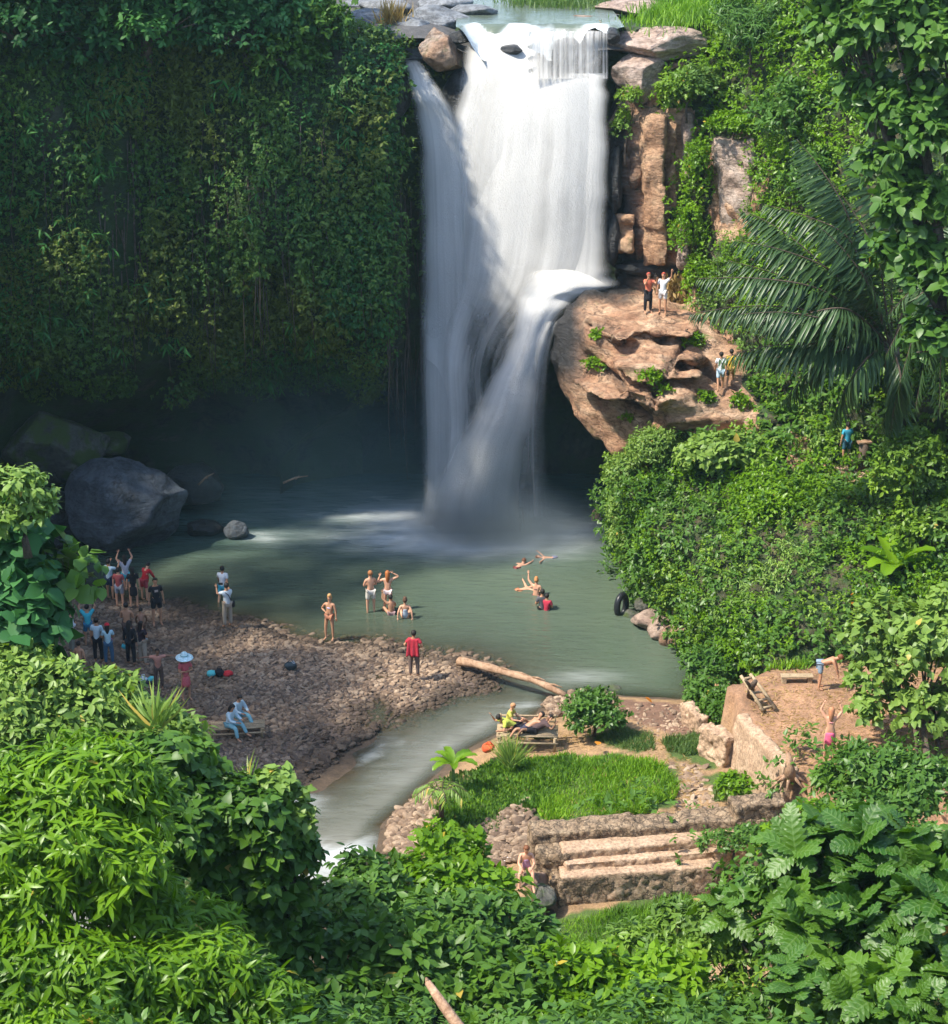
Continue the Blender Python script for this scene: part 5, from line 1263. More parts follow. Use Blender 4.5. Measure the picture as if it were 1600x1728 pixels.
pe(gp(122, 1102, .3), 1.6, D(120), 'crossed', 'tan', [('coat', (.60, .62, .64)), ('trousers', (.22, .22, .18))], 'person in long white jacket with dark backpack beside the big leaves', g1, BK, extras=backpack((.04, .06, .08)))
pe(gp(151, 1090, .3), 1.55, D(190), 'armsup', 'tan', [('tshirt', TURQ), ('shorts', (.03, .16, .28))], 'person pulling a turquoise top over the head', g1, BK)
pe(gp(167, 1117, .3), 1.62, D(170), 'stand', 'tan', [('tshirt', LBLUE), ('trousers', BLACK)], 'person in pale blue top and black trousers', g1, BK)
pe(gp(185, 1122, .3), 1.52, D(190), 'crossed', 'tan', [('tshirt', (.40, .60, .66)), ('trousers', (.05, .12, .20))], 'person in jeans with red hair band and pink bag', g1, BL, extras=both(heldbag((.7, .15, .35), 'l'), cap((.5, .02, .03))))
pe(gp(222, 1122, .3), 1.62, D(160), 'stand', 'tan', [('longshirt', BLACK), ('trousers', BLACK)], 'person all in black carrying a turquoise bag', g1, BL, extras=heldbag(TURQ, 'r', (.16, .08, .12)))
pe(gp(242, 1122, .3), 1.6, D(140), 'crossed', 'tan', [('tshirt', (.03, .02, .03)), ('trousers', BEIGE)], 'person in dark top and beige trousers with a small white bag', g1, BL, extras=heldbag((.6, .65, .68), 'r', (.08, .06, .08)))
pe(gp(137, 1150, .3), 1.45, D(160), 'stand', 'tan', [('shorts', (.08, .05, .05))], 'bare backed boy half hidden by the foliage', g1, BK)
pe(gp(269, 1162, .3), 1.45, D(10), 'armswide', 'brown', [('tshirt', (.45, .22, .17)), ('trousers', (.10, .07, .06))], 'person in a dull pink top stretching both arms wide', g1, BK)
pe(gp(315, 1181, .3), 1.6, D(30), 'crossed', 'tan', [('tshirt', (.55, .12, .14)), ('skirt', (.55, .12, .14))], 'woman in short red dress under a wide pale blue sun hat', g1, BL, extras=sunhat((.55, .75, .78)))
pe(gp(190, 1190, .3), 1.05, D(0), 'stand', 'tan', [('tshirt', (.04, .04, .06)), ('shorts', BLACK)], 'child with a red cap behind the bushes', g1, BK, extras=cap((.6, .01, .01), True))
pe(gp(388, 1243, .3), 1.55, D(60), 'sit', 'tan', [('longshirt', LBLUE), ('trousers', (.22, .45, .52))], 'person in pale blue shirt and light jeans sitting at the front of the platform', g1, BL, seat=.46)
pe(gp(402, 1228, .3), 1.55, D(45), 'sit', 'tan', [('longshirt', (.40, .52, .58)), ('trousers', (.18, .40, .48))], 'person in grey blue shirt sitting at the back of the platform', g1, BK, seat=.5)
pe(gp(557, 1079, .05), 1.68, D(-20), 'onehip', 'tan', [('bikini', (.55, .5, .7)), ('briefs', (.45, .2, .12))], 'blonde woman in a bikini standing where bar meets water', g2, ((.55, .30, .12), 'bun'))
pe(gp(626, 1032, 0), 1.72, D(200), 'crossed', 'fair', [('shorts', (.60, .56, .50))], 'bare backed man in white shorts wading', g2, ((.35, .14, .05), 'short'), depth=.12)
pe(gp(655, 1030, 0), 1.70, D(180), 'hairup', 'fair', [('briefs', (.75, .60, .58))], 'woman with long orange hair and white bikini bottom', g2, BRL, depth=.15)
pe(gp(660, 1036, 0), 1.5, D(200), 'situp', 'tan', [('briefs', (.3, .2, .2))], 'dark haired child sitting in the shallows raising one arm', g2, BK, seat=.05)
pe(gp(684, 1042, 0), 1.6, D(180), 'sitlow', 'fair', [('swimsuit', (.45, .52, .62))], 'woman in pale striped swimsuit sitting in the shallows', g2, BUN, seat=.06)
pe(gp(699, 1142, .3), 1.68, D(170), 'hips', 'tan', [('tshirt', (.42, .03, .05)), ('trousers', (.17, .12, .10))], 'man in red shirt walking on the stone spit beside the log', g2, BK, extras=towel((.42, .03, .05)))
pe(gp(872, 957, 0), 1.6, D(150), 'swim', 'fair', [('briefs', (.2, .05, .05))], 'swimmer nearest the foam with pinkish back', g2, BR, seat=-.09)
pe(gp(935, 940, 0), 1.6, D(90), 'float', 'fair', [('briefs', (.2, .2, .3))], 'swimmer floating far right of the foam', g2, BR, seat=-.10)
pe(gp(876, 995, 0), 1.6, D(-60), 'float', 'fair', [('briefs', (.5, .2, .1))], 'person floating on the back in the sunlit green water', g2, BR, seat=-.08)
pe(gp(905, 1003, 0), 1.6, D(160), 'onearm', 'fair', [('bikini', (.2, .1, .1)), ('briefs', (.2, .1, .1))], 'orange haired woman standing waist deep', g2, ((.5, .22, .08), 'bun'), depth=.95)
pe(gp(915, 1026, 0), 1.68, D(200), 'crossed', 'tan', [('tshirt', (.10, .10, .11)), ('shorts', BLACK)], 'waist deep person in a dark grey shirt', g2, BK, depth=.95)
pe(gp(923, 1028, 0), 1.5, D(150), 'crossed', 'tan', [('tshirt', (.42, .03, .06)), ('shorts', BLACK)], 'waist deep person in a red top beside the dark grey shirt', g2, BK, depth=.9)
pe(gp(873, 897, 0), 1.6, D(0), 'stand', 'dark', [('tshirt', (.04, .06, .06)), ('shorts', BLACK)], 'dark figure standing in the spray at the foot of the falls', g2, BK, depth=.3)
pe(gp(1007, 877, 0), 1.5, D(20), 'onearm', 'fair', [('shorts', (.2, .1, .1))], 'figure standing in the dark water under the overhang', g2, BK, depth=.8)
LEDGE = []
pe(hitr(1093, 528), 1.56, D(20), 'phone', 'tan', [('tshirt', (.60, .16, .09)), ('skirt', (.02, .02, .025)), ('trousers', (.02, .02, .025))], 'person in orange top and long black bottoms on the ledge', g3, ((.4, .08, .05), 'short'), mid=1)
pe(hitr(1118, 529), 1.58, D(-20), 'onearm', 'tan', [('tshirt', WHITE2), ('shorts', (.65, .62, .60))], 'person in white shirt and white shorts on the ledge', g3, ((.4, .08, .05), 'short'), mid=1)
pe(hitr(1215, 660), 1.5, D(180), 'walk', 'tan', [('tshirt', WHITE2), ('shorts', (.40, .52, .62))], 'person in white shirt and pale blue shorts on the sloping path', g3, BK, extras=crossbag(BLACK), mid=1)
pe(hitr(1232, 655), 1.5, D(170), 'walk', 'tan', [('tshirt', OCH), ('shorts', (.4, .25, .08))], 'person in yellow shirt close behind the white shirted walker', g3, BK, mid=1)
pe(hitr(1427, 783), 1.5, D(200), 'stand', 'tan', [('tshirt', (.05, .32, .45)), ('shorts', (.03, .10, .14))], 'boy in a blue shirt standing on the shaded path', g3, BK, mid=1)
pe(gp(1383, 1162, 2.45), 1.55, D(80), 'bend', 'tan', [('shorts', (.22, .30, .38))], 'bare backed man in grey blue shorts bending to work on the terrace', g4, BR)
pe(gp(1398, 1282, 2.45), 1.62, D(170), 'armsup', 'fair', [('bikini', (.5, .2, .2)), ('skirt', (.70, .12, .22))], 'woman in a pink wrap raising her arms on the terrace', g4, ((.45, .2, .1), 'long'))
pe(gp(868, 1252, .6), 1.6, D(110), 'recline', 'tan', [('tshirt', (.45, .50, .08)), ('shorts', BLACK)], 'person in lime shirt reclining at the left end of the bench', g4, BK, seat=.56)
pe(gp(858, 1246, .6), 1.5, D(70), 'sit', 'fair', [('tshirt', (.55, .5, .1)), ('shorts', NAVY)], 'pale headed person leaning over at the left end of the bench', g4, ((.5, .25, .12), 'short'), seat=.56)
pe(gp(888, 1254, .6), 1.6, D(-70), 'recline', 'tan', [('shorts', (.05, .05, .08))], 'bare chested person lying in the middle of the bench', g4, BK, seat=.52)
pe(gp(901, 1256, .6), 1.55, D(-80), 'recline', 'brown', [('shorts', BLACK), ('tshirt', (.08, .05, .05))], 'dark clad person lying at the right end of the bench', g4, BK, seat=.52)
pe(gp(888, 1470, .98), 1.62, D(0), 'sit', 'fair', [('swimsuit', (.42, .25, .40))], 'woman in a mauve swimsuit sitting on the flat rock by the steps', g4, BR, seat=.14)
make_people()
# wooden post on the shaded path
pp = empty('wooden_post', tuple(hitr(1455, 790)), 'cut wooden post with slanted top beside the boy in blue', 'post')
MB().tube([hitr(1455, 792)-[0,0,.2], hitr(1455, 792)+[0,0,.95]], [.17, .17], 9).build('post_shaft', M['bark'], pp, True)
MB().box(hitr(1455, 792)+[0,0,1.0], (.5, .3, .07), .2).build('post_cap', M['log'], pp, bevel=.01)
# ================================================================ vegetation
ROCKW = [[(860, 500), (1010, 468), (1160, 466), (1178, 530), (1225, 560), (1262, 600), (1258, 650), (1288, 694), (1240, 735), (1150, 728), (1110, 745), (1042, 790), (980, 800), (860, 660)],
         [(1015, 180), (1070, 170), (1085, 185), (1152, 188), (1176, 196), (1166, 300), (1128, 385), (1160, 450), (1168, 474), (1015, 474)],
         [(1195, 222), (1288, 225), (1286, 330), (1275, 405), (1208, 418)], [(1020, 40), (1214, 32), (1205, 84), (1120, 118), (1108, 182), (1025, 182)],
         [(1328, 728), (1368, 735), (1374, 772), (1440, 786), (1484, 786), (1476, 812), (1430, 806), (1400, 802), (1325, 785)], [(1020, 1010), (1108, 1018), (1180, 1080), (1172, 1116), (1020, 1064)],
         [(1150, 690), (1275, 685), (1280, 735), (1150, 735)]]
ctr = (RV[RF[:, 0]]+RV[RF[:, 1]]+RV[RF[:, 2]])/3
def inany(P, polys, edge=10):
    x, y = proj(P); x = x+edge*vn(P, .6, 5); y = y+edge*vn(P, .6, 6); r = np.zeros(len(P), bool)
    for q in polys: r |= inpoly(x, y, q)
    return r
def frontal(P, nn):               # surfaces facing away from the gorge need no leaves
    v = nrm(np.array([0, 10, 24.])-P); return (nn*v).sum(1) > -.25
def cover(name, V, F, nb, rr, dens, size, tpl, mat, label, mask, stretch=1.0, per=5, droop=.3, push=.15, spread=.9, cat='vines', lump=.3, szvar=.25):
    P, nn = surfpts(V, F, nb, lambda P, n: mask(P)&frontal(P, n)); P, nn = P[:nb], nn[:nb]
    m = len(P); r = rr[0]+(rr[1]-rr[0])*rng.random(m)**1.6
    r = r*(1+.35*vn(P, 1.7, 8))
    k = np.maximum(3, (dens*r*r/size/size/per*1.6).astype(int)); idx = np.repeat(np.arange(m), k); n = len(idx)
    u = nrm(rng.normal(size=(n, 3))); N_ = nn[idx]; dt = (u*N_).sum(1, keepdims=True); u = np.where(dt < -.1, u-2*dt*N_, u)
    rad = np.stack([r, r, r*stretch], -1)[idx]
    f = (1-np.abs(rng.normal(size=n))*.14)[:, None]
    Q = P[idx]+N_*r[idx][:, None]*push+u*rad*f*np.array([1, 1, 1])-np.array([0, 0, 1])*(rad[:, 2:]-r[idx][:, None])*.5
    Q = Q+N_*(lump*fbm(Q, .7, 2, 12))[:, None]*r[idx][:, None]
    ax = nrm(u+N_*.35)
    sz = size*(1+szvar*vn(P, 3.5, 99))[idx]
    p, d, nr, s = sprigs(Q, ax, per, sz, droop, spread)
    tint = np.clip(.5+.45*vn(P, 2.2, 33)[idx], 0, 1); rnd = np.clip(np.repeat(tint, per)*.6+.4*rng.random(n*per), 0, .98)
    o = leafobj(name, p, d, nr, s, tpl, mat, None, 1.0, rnd)
    tag(o, label, cat, None, 'stuff'); return o
nr_ = lambda P: ~inany(P, ROCKW)
def inpx(P, x0, x1, y0, y1, e=25):
    x, y = proj(P); x = x+e*vn(P, 1.1, 15); y = y+e*vn(P, 1.1, 16); return (x > x0)&(x < x1)&(y > y0)&(y < y1)
hs = bpy.data.objects['rocky_hillside']; hs.data.materials.append(M['hill'])
hs.data.polygons.foreach_set('material_index', np.where(inany(ctr, ROCKW, 14)|(ctr[:, 2] < .3), 0, 1).astype(np.int32))
# right valley side: lower wall, upper slope, and a finer creeper everywhere
cover('slope_creeper', RV, RF, 6200, (.28, .62), 2.6, .13, 'tiny', M['lf_vine'], 'dense small leaved creeper over the whole right valley side', lambda P: nr_(P)&(P[:, 2] > -.3), 1.2)
cover('leafy_scrub', RV, RF, 820, (.4, .9), 2.6, .20, 'oval', M['lf_mid'], 'tangled medium leaved scrub on the wall between path and pool', lambda P: nr_(P)&inpx(P, 1030, 1640, 740, 1130), 1.0)
cover('leafy_scrub', RV, RF, 480, (.4, .8), 2.6, .16, 'oval', M['lf_bright'], 'bright leafy scrub on the upper slope beside the pinkish rock face', lambda P: nr_(P)&inpx(P, 1130, 1480, 0, 520), 1.0)
cover('ferny_scrub', RV, RF, 330, (.4, .8), 3.0, .17, 'fern', M['lf_pale'], 'pale ferny growth in patches low on the slope', lambda P: nr_(P)&inpx(P, 1080, 1640, 700, 1130)&(vn(P, 2.6, 61) > .25), .9)
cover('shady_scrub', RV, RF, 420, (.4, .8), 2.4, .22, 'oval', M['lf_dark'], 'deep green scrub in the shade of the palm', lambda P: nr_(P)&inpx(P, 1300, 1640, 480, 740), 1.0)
cover('sunny_scrub', RV, RF, 1050, (.35, .75), 2.6, .15, 'oval', M['lf_bright'], 'sunny yellow green scrub over the lower right slope', lambda P: nr_(P)&inpx(P, 1060, 1640, 760, 1130)&(vn(P, 1.9, 62) > -.15), 1.0)  # bright leaves added to lighten this slope as sunlight would
# tufts on the rock ledge
for i, (x, y, r, l) in enumerate([(1008, 620, .42, 'green tuft on the left face of the rock ledge'), (1096, 640, .42, 'round green tuft in the middle of the ledge face'), (1170, 582, .42, 'low green tuft beside the crack on the ledge'), (1124, 662, .3, 'small green tuft beside the round one'),
                                  (1190, 676, .35, 'grassy tuft below the walkers on the path'), (1245, 682, .42, 'flat bright grassy tuft right of the path'), (1062, 705, .2, 'tiny tuft low on the ledge face'), (1005, 565, .2, 'tiny dry tuft near the ledge top')]):
    c = hitr(x, y); plant('rock_tuft', l, 'plant', [(c, np.array([r, r*.5, r*.8]))], 420 if r > .3 else 160, .13, 'tiny', M['lf_bright'], c, .02, 'green tufts growing on the ledge', 5, .1)
# left cliff: hanging creepers
_a = CV[CFt[:, 0]]; _n = np.cross(CV[CFt[:, 1]]-_a, CV[CFt[:, 2]]-_a)
if (_n*(np.array([0, 10, 24.])-_a)).sum(1).mean() < 0: CFt = CFt[:, ::-1]
print('cliff flip', (_n*(np.array([0, 10, 24.])-_a)).sum(1).mean())
BARE_L = [[(158, 215), (235, 205), (240, 470), (165, 480)], [(646, 110), (700, 110), (716, 640), (655, 640)]]
def cl(P):
    x, y = proj(P); return (x > -200)&(x < 720)&~inany(P, BARE_L, 14)
cover('cliff_vines', CV, CFt, 5200, (.3, 1.0), 1.9, .15, 'oval', M['lf_cliff'], 'curtain of hanging vines over the shaded left cliff', lambda P: cl(P)&(proj(P)[1] < 590+70*vn(P, 2.6, 3))&((vn(P, 1.6, 81) > -.62)|(proj(P)[1] < 250)), 1.15, 5, .55, .1)
cover('cliff_creeper', CV, CFt, 2200, (.25, .55), 2.4, .12, 'tiny', M['lf_cliff2'], 'fine bright creeper in patches on the shaded left cliff', lambda P: cl(P)&(proj(P)[1] < 590+70*vn(P, 2.6, 3))&(vn(P, 2.3, 83) > .0), 1.6, 5, .5, .3)
cover('cliff_moss', CV, CFt, 2200, (.2, .45), 2.4, .09, 'tiny', M['lf_cliff'], 'short mossy ferns low on the cliff above the hollow', lambda P: cl(P)&inpx(P, -100, 660, 400, 655)&(vn(P, 1.8, 84) > -.3), 1.2, 5, .3, .0)
cover('cliff_creeper', CV, CFt, 300, (.3, .6), 2.6, .17, 'oval', M['lf_teal'], 'cool green leaves hanging at the cliff edge left of the side chute', lambda P: inpx(P, 560, 655, 80, 560, 12), 1.6, 5, .5, .4)
cover('drooping_masses', CV, CFt, 110, (.7, 1.5), 1.5, .19, 'oval', M['lf_cliff'], 'bulging leafy masses swelling out of the shaded cliff', lambda P: cl(P)&(proj(P)[1] < 540)&(vn(P, 1.5, 85) > .1), 1.3, 6, .5, .15)
cover('cliff_ferns', CV, CFt, 260, (.35, .7), 1.6, .42, 'narrow', M['lf_cliff2'], 'long leaved ferns drooping from the shaded cliff', lambda P: cl(P)&(proj(P)[1] < 620)&(vn(P, 1.2, 86) > .2), 1.0, 6, .7, .3)
# long vine strands hanging free of the cliff
Ps, ns_ = surfpts(CV, CFt, 75, lambda P, n: cl(P)&(proj(P)[1] > 20)&(proj(P)[1] < 400)&(P[:, 2] > 10))
Q = []; A_ = []
for p_, q_ in zip(Ps, ns_):
    L = rng.uniform(1.5, 5.5); m = int(L*26); t = rng.random(m); w_ = .10+.16*rng.random()
    Q.append(p_+np.array([0, -.55, 0])+np.stack([rng.normal(size=m)*w_, rng.normal(size=m)*w_-.3*t, -L*t], -1)); A_.append(np.stack([rng.normal(size=m), -rng.random(m)-.3, rng.normal(size=m)*.3], -1))
Q = np.concatenate(Q); A_ = np.concatenate(A_); p_, d_, n_2, s_ = sprigs(Q, A_, 3, .2, .7, .8)
tag(leafobj('hanging_vines', p_, d_, n_2, s_, 'oval', M['lf_cliff']), 'long leafy strands hanging down the front of the shaded cliff', 'vines', None, 'stuff')
# roots hanging down the cliff
k = 0
P, nn = [np.concatenate(q_) for q_ in zip(surfpts(CV, CFt, 170, lambda P, n: cl(P)&(proj(P)[1] > 150)&(proj(P)[1] < 520)&(P[:, 2] > 6)), surfpts(CV, CFt, 90, lambda P, n: inany(P, BARE_L, 5)))]
mb = MB()
for i in range(len(P)):
    p = P[i]; L = rng.uniform(1.2, 5); o_ = np.array([rng.normal()*.1, -rng.uniform(.3, .7), 0]); mb.tube([p+o_*.3, p+o_+[0, 0, -L*.4], p+o_*1.2+[rng.normal()*.15, 0, -L]], [.03, .022, .01], 4)
tag(mb.build('hanging_roots', M['root'], None, True), 'thin aerial roots hanging down the shaded cliff', 'roots', None, 'stuff')
# ground cover near the viewer and at the valley sides
gsel = (Y1 < 44)|(X1 < -19)
GT = np.concatenate([GF[:, [0, 1, 2]], GF[:, [0, 2, 3]]]); GV = np.stack([X1, Y1, H1], -1)
GT = GT[(GV[GT[:, 0], 1] < 50)&(GV[GT[:, 0], 1] > 20)]
fg = lambda P: (P[:, 2] > .9)&(np.abs(P[:, 0]) < 16)
def frontal(P, nn): return nn[:, 2] > .1
cover('undergrowth', GV, GT, 1500, (.4, .8), 2.2, .2, 'oval', M['lf_mid'], 'low undergrowth covering the near hillside', fg, .9, 5, .2, .3, cat='undergrowth')


# ---------------- grass
def grassfield(name, polys, n, size, mat, label, z=.0, tpl='blade', lean=.35, cat='grass', width=1.6):
    pts = []
    for q in polys:
        x0 = min(p[0] for p in q); x1 = max(p[0] for p in q); y0 = min(p[1] for p in q); y1 = max(p[1] for p in q)
        a = (x1-x0)*(y1-y0); X = rng.uniform(x0, x1, int(n*a)); Y = rng.uniform(y0, y1, int(n*a)); s = sdpoly(X, Y, q); P3 = np.stack([X, Y, X*0], -1)
        k = s > .8*fbm(P3, 1.4, 3, 3)+.15; pts.append(np.stack([X[k], Y[k]], -1))
    p = np.concatenate(pts); m = len(p); h = ground_h(p[:, 0], p[:, 1])
    P3 = np.stack([p[:, 0], p[:, 1], h+z], -1); d = rng.normal(size=(m, 3))*lean; d[:, 2] = 1
    nn = rng.normal(size=(m, 3)); nn[:, 2] *= .3
    big = .75+.5*vn(P3, 1.0, 44)+.3*rng.random(m)
    rnd = np.clip(.5+.4*vn(P3, 1.3, 45)+.25*rng.normal(size=m), 0, .97)
    o = leafobj(name, P3-[0, 0, .03], d, nn, size*big, tpl, mat, None, width, rnd); return tag(o, label, cat, None, 'stuff')
grassfield('grass', P_GRA[:1], 430, .30, M['grass'], 'lush bright grass on the bank above the ruined steps', width=2.2)
grassfield('grass', P_GRA[1:], 520, .26, M['grass2'], 'duller short grass patches beside the path', width=2.0)
grassfield('weeds', P_GRA[:1], 130, .2, M['grass'], 'broad leaved weeds mixed through the bright grass', tpl='oval', lean=.6, cat='weeds', width=1.0)
grassfield('straw', P_GRA[:1], 40, .25, M['lf_dry'], 'dry blades scattered in the bright grass', lean=.8, cat='litter', width=2.0)
grassfield('grass', [P_LOW], 500, .25, M['grass'], 'bright grass below the ruined steps', width=2.0)
grassfield('weeds', [gpoly([(690, 1400), (735, 1320), (770, 1290), (850, 1300), (890, 1350), (860, 1400), (800, 1440), (720, 1450)], .5), gpoly([(845, 1225), (870, 1220), (950, 1215), (930, 1240), (860, 1240)], .5)], 260, .24, M['grass2'], 'mixed weeds around the stones at the river bend', tpl='oval', lean=.6, cat='weeds', width=1.0)
grassfield('straw', [P_TER, gpoly([(925, 1215), (1040, 1210), (1130, 1260), (1210, 1300), (1190, 1380), (1120, 1380), (1130, 1300), (1040, 1262), (930, 1262)], .8)], 75, .16, M['lf_dry'], 'dry straw and leaf litter on the terrace and path', z=.03, lean=4, cat='litter', width=2.5)
grassfield('weeds', [gpoly([(1180, 1120), (1360, 1095), (1360, 1130), (1290, 1140), (1215, 1150)], 2.3)], 300, .4, M['grass'], 'tall bright weeds at the foot of the slope behind the ladder', cat='weeds', width=2.2)
grassfield('weeds', [gpoly([(775, 1300), (830, 1266), (960, 1268), (985, 1300), (940, 1345), (890, 1400), (850, 1350), (760, 1372), (725, 1345)], .8)], 260, .3, M['lf_mid'], 'taller darker weeds on the left half of the grassy bank', tpl='oval', lean=.6, cat='weeds', width=.9)
# upper banks
def upgrass(name, pts, n, size, mat, label, w=2.0):
    V = np.array(pts); i = rng.integers(0, len(V), n); P = V[i]+rng.normal(size=(n, 3))*np.array([.7, 1.1, .05]); d = rng.normal(size=(n, 3))*.3; d[:, 2] = 1
    o = leafobj(name, P, d, rng.normal(size=(n, 3)), size*(.6+.8*rng.random(n)), 'blade', mat, None, w); return tag(o, label, 'grass', None, 'stuff')
upgrass('grass', [W(x, y, Y) for x, y, Y in [(1140, 25, 80), (1165, 18, 80), (1190, 25, 79), (1205, 12, 80), (1180, 8, 82), (1150, 35, 79), (1110, 45, 79.5), (1205, 30, 79)]], 9000, .35, M['grass'], 'bright grass on the bank above the pinkish slab')
upgrass('grass', [W(x, y, Y) for x, y, Y in [(900, 5, 86), (940, 6, 86), (970, 8, 85.5), (990, 3, 86)]], 2500, .3, M['grass2'], 'green weeds on the far edge of the upper river')

# ---------------- trees, shrubs and single plants
pb = pblob
T1 = 'trees draped over the rim of the left cliff'
plant('rim_tree', 'dark leafy tree at the upper left corner of the picture', 'tree', [pb(40, 40, 74.5, 110, 70), pb(-60, -60, 74, 130, 90), pb(120, 90, 75, 80, 50), pb(60, -90, 75, 140, 80)], 9000, .26, 'oval', M['lf_teal'], W(20, 130, 76.5), .3, T1, 6, .4)
plant('rim_tree', 'cool green tree second from the left on the cliff rim', 'tree', [pb(230, 50, 75, 90, 60), pb(310, 20, 75.5, 90, 60), pb(200, -70, 75.5, 140, 90)], 8000, .26, 'oval', M['lf_cliff2'], W(250, 130, 77), .3, T1, 6, .4)
plant('rim_tree', 'dense tree overhanging the middle of the cliff rim', 'tree', [pb(400, 60, 75, 80, 55), pb(470, 30, 75.3, 80, 55), pb(380, -50, 75.5, 120, 80)], 8000, .25, 'oval', M['lf_teal'], W(420, 130, 77), .3, T1, 6, .4)
plant('rim_tree', 'brighter tree on the cliff rim just left of the grey slabs', 'tree', [pb(530, 40, 75.6, 55, 50), pb(480, 95, 75, 60, 45), pb(560, -20, 76.5, 60, 45)], 5500, .22, 'oval', M['lf_mid'], W(520, 120, 77), .25, T1, 6, .3)
plant('pale_shrub', 'pale feathery shrub on the cliff edge below the grey slabs', 'shrub', [pb(590, 55, 77.4, 48, 22), pb(625, 70, 77.2, 30, 18), pb(570, 85, 76.8, 38, 22)], 2600, .16, 'fern', M['lf_pale'], W(600, 100, 77.5), .06, None, 6, .1)
plant('drooping_shrub', 'bright shrub drooping over the corner left of the side chute', 'shrub', [pb(612, 130, 76.3, 38, 40), pb(620, 195, 76.0, 30, 60), pb(600, 270, 75.9, 30, 50)], 3600, .15, 'tiny', M['lf_cliff2'], W(620, 120, 77), .06, None, 6, .5)
rd = empty('reed_clump', tuple(W(665, 60, 79.5)), 'dry brown reeds among the grey slabs', 'reeds')
n = 160; c = W(665, 62, 79.5); p = c+rng.normal(size=(n, 3))*np.array([.25, .2, .03]); d = rng.normal(size=(n, 3))*.22; d[:, 2] = 1
leafobj('reed_blades', p, d, rng.normal(size=(n, 3)), 1.5*(.6+.5*rng.random(n)), 'blade', M['lf_dry'], rd, 1.0)
# far trees added upstream, mostly above the frame: they green the river's reflection
for i, (x, Y, z, l) in enumerate([(-6, 96, 24, 'added tree beyond the upper river, left one'), (2, 99, 25, 'added tree beyond the upper river, middle one'), (9, 97, 24, 'added tree beyond the upper river, right one'), (16, 94, 25, 'added tree on the plateau behind the slope top')]):
    plant('far_tree', l, 'tree', [(np.array([x, Y, z+1.5]), np.array([4, 3, 4.])), (np.array([x+2, Y, z+4]), np.array([3, 3, 3.]))], 2400, .5, 'oval', M['lf_mid'], (x, Y, 21), .3, 'trees added beyond the upper river', 6)
# unseen crowns added over the left rim to shade bar, pool and fall
for i, (x, y, z, r) in enumerate([(-25, 49, 25, 3.4), (-25, 53.5, 25, 3.4), (-30, 58, 26, 3.6), (-25, 63, 26.5, 3.6), (-21, 67.5, 27, 3.8), (-14.5, 70, 27, 3.4), (-11, 79, 26, 3), (-33, 42, 25, 4)]):
    plant('shade_tree', 'unseen broad tree added for shade on the left valley rim, '+['above the platform', 'by the bend', 'at the hollow', 'near the cliff corner', 'over the boulder', 'over the vine curtain', 'over the cliff middle', 'nearest the viewer'][i], 'tree',
          [(np.array([x, y, z]), np.array([r, r, r*.8])), (np.array([x+1.5, y-1, z-1.5]), np.array([r, r, r*.6])*.7)], 2600, .42, 'oval', M['lf_dark'], (min(x-5, -27), y+1, 14), .35, 'unseen trees added to shade the valley', 6)
# slope bushes
SB = 'bushes standing out from the green slope'
for a in [('feathery bush overhanging the cave corner below the ledge', [(1095, 755, 68.2, 45, 32), (1060, 800, 68.6, 28, 40)], 4200, .15, 'fern', 'lf_pale'),
          ('dark small leaved bush below the feathery one', [(1110, 850, 66.8, 55, 45), (1080, 900, 67, 32, 40)], 5000, .15, 'oval', 'lf_dark'),
          ('glossy round leaved bush at the right of the step rocks', [(1215, 765, 66.4, 60, 34), (1280, 770, 65.8, 40, 30)], 3600, .22, 'heart', 'lf_pale'),
          ('twiggy bush poking over the dark water', [(1045, 870, 67.6, 18, 30), (1052, 910, 67.4, 20, 22)], 1300, .15, 'fern', 'lf_pale'),
          ('fern clump hanging above the pool edge rocks', [(1120, 950, 65.3, 45, 40), (1175, 1000, 64, 40, 35)], 4000, .2, 'fern', 'lf_mid'),
          ('bright bush in the centre of the green slope', [(1300, 860, 63.4, 75, 55)], 4200, .15, 'tiny', 'lf_bright'),
          ('bushy mound of ovate leaves right of the slope centre', [(1420, 950, 61, 70, 50), (1370, 990, 61, 50, 40)], 3800, .2, 'oval', 'lf_mid'),
          ('bush beside the shaded path right of the post', [(1530, 800, 60.5, 55, 70), (1560, 900, 59.5, 50, 60)], 4600, .17, 'oval', 'lf_vine'),
          ('bush under the orange rocks of the path', [(1380, 835, 63.5, 40, 25)], 1800, .16, 'oval', 'lf_bright'),
          ('bush at the water corner near the mud', [(1200, 1075, 60.8, 42, 35), (1250, 1060, 60.5, 50, 30)], 3800, .14, 'tiny', 'lf_vine'),
          ('leafy bush hanging over the brink slab', [(1180, 150, 75.2, 50, 35), (1140, 160, 75.4, 30, 25)], 3000, .15, 'tiny', 'lf_vine'),
          ('bamboo like bush at the top behind the pinkish slab', [(1245, 40, 74.8, 30, 55), (1290, 60, 74, 45, 50)], 4200, .26, 'narrow', 'lf_mid'),
          ('bush capping the broad pinkish rock face', [(1240, 210, 74.2, 60, 18)], 1900, .14, 'tiny', 'lf_bright'),
          ('vine tongue falling left of the pinkish rock face', [(1180, 300, 74.8, 22, 70), (1165, 400, 74.6, 26, 60), (1185, 470, 74, 28, 40)], 5200, .12, 'tiny', 'lf_bright'),
          ('vine hanging between the tan pillars and the falls', [(1050, 220, 76.0, 16, 40), (1066, 170, 76, 22, 20)], 1500, .12, 'tiny', 'lf_vine'),
          ('thick scrub above the palm crown', [(1340, 200, 71.5, 60, 60), (1370, 320, 70, 50, 60)], 5000, .2, 'oval', 'lf_mid')]:
    l, bb, nl, s, tp, mt = a; plant('slope_bush', l, 'bush', [pb(*b) for b in bb], nl, s, tp, M[mt], None, .05, SB, 5, .25)
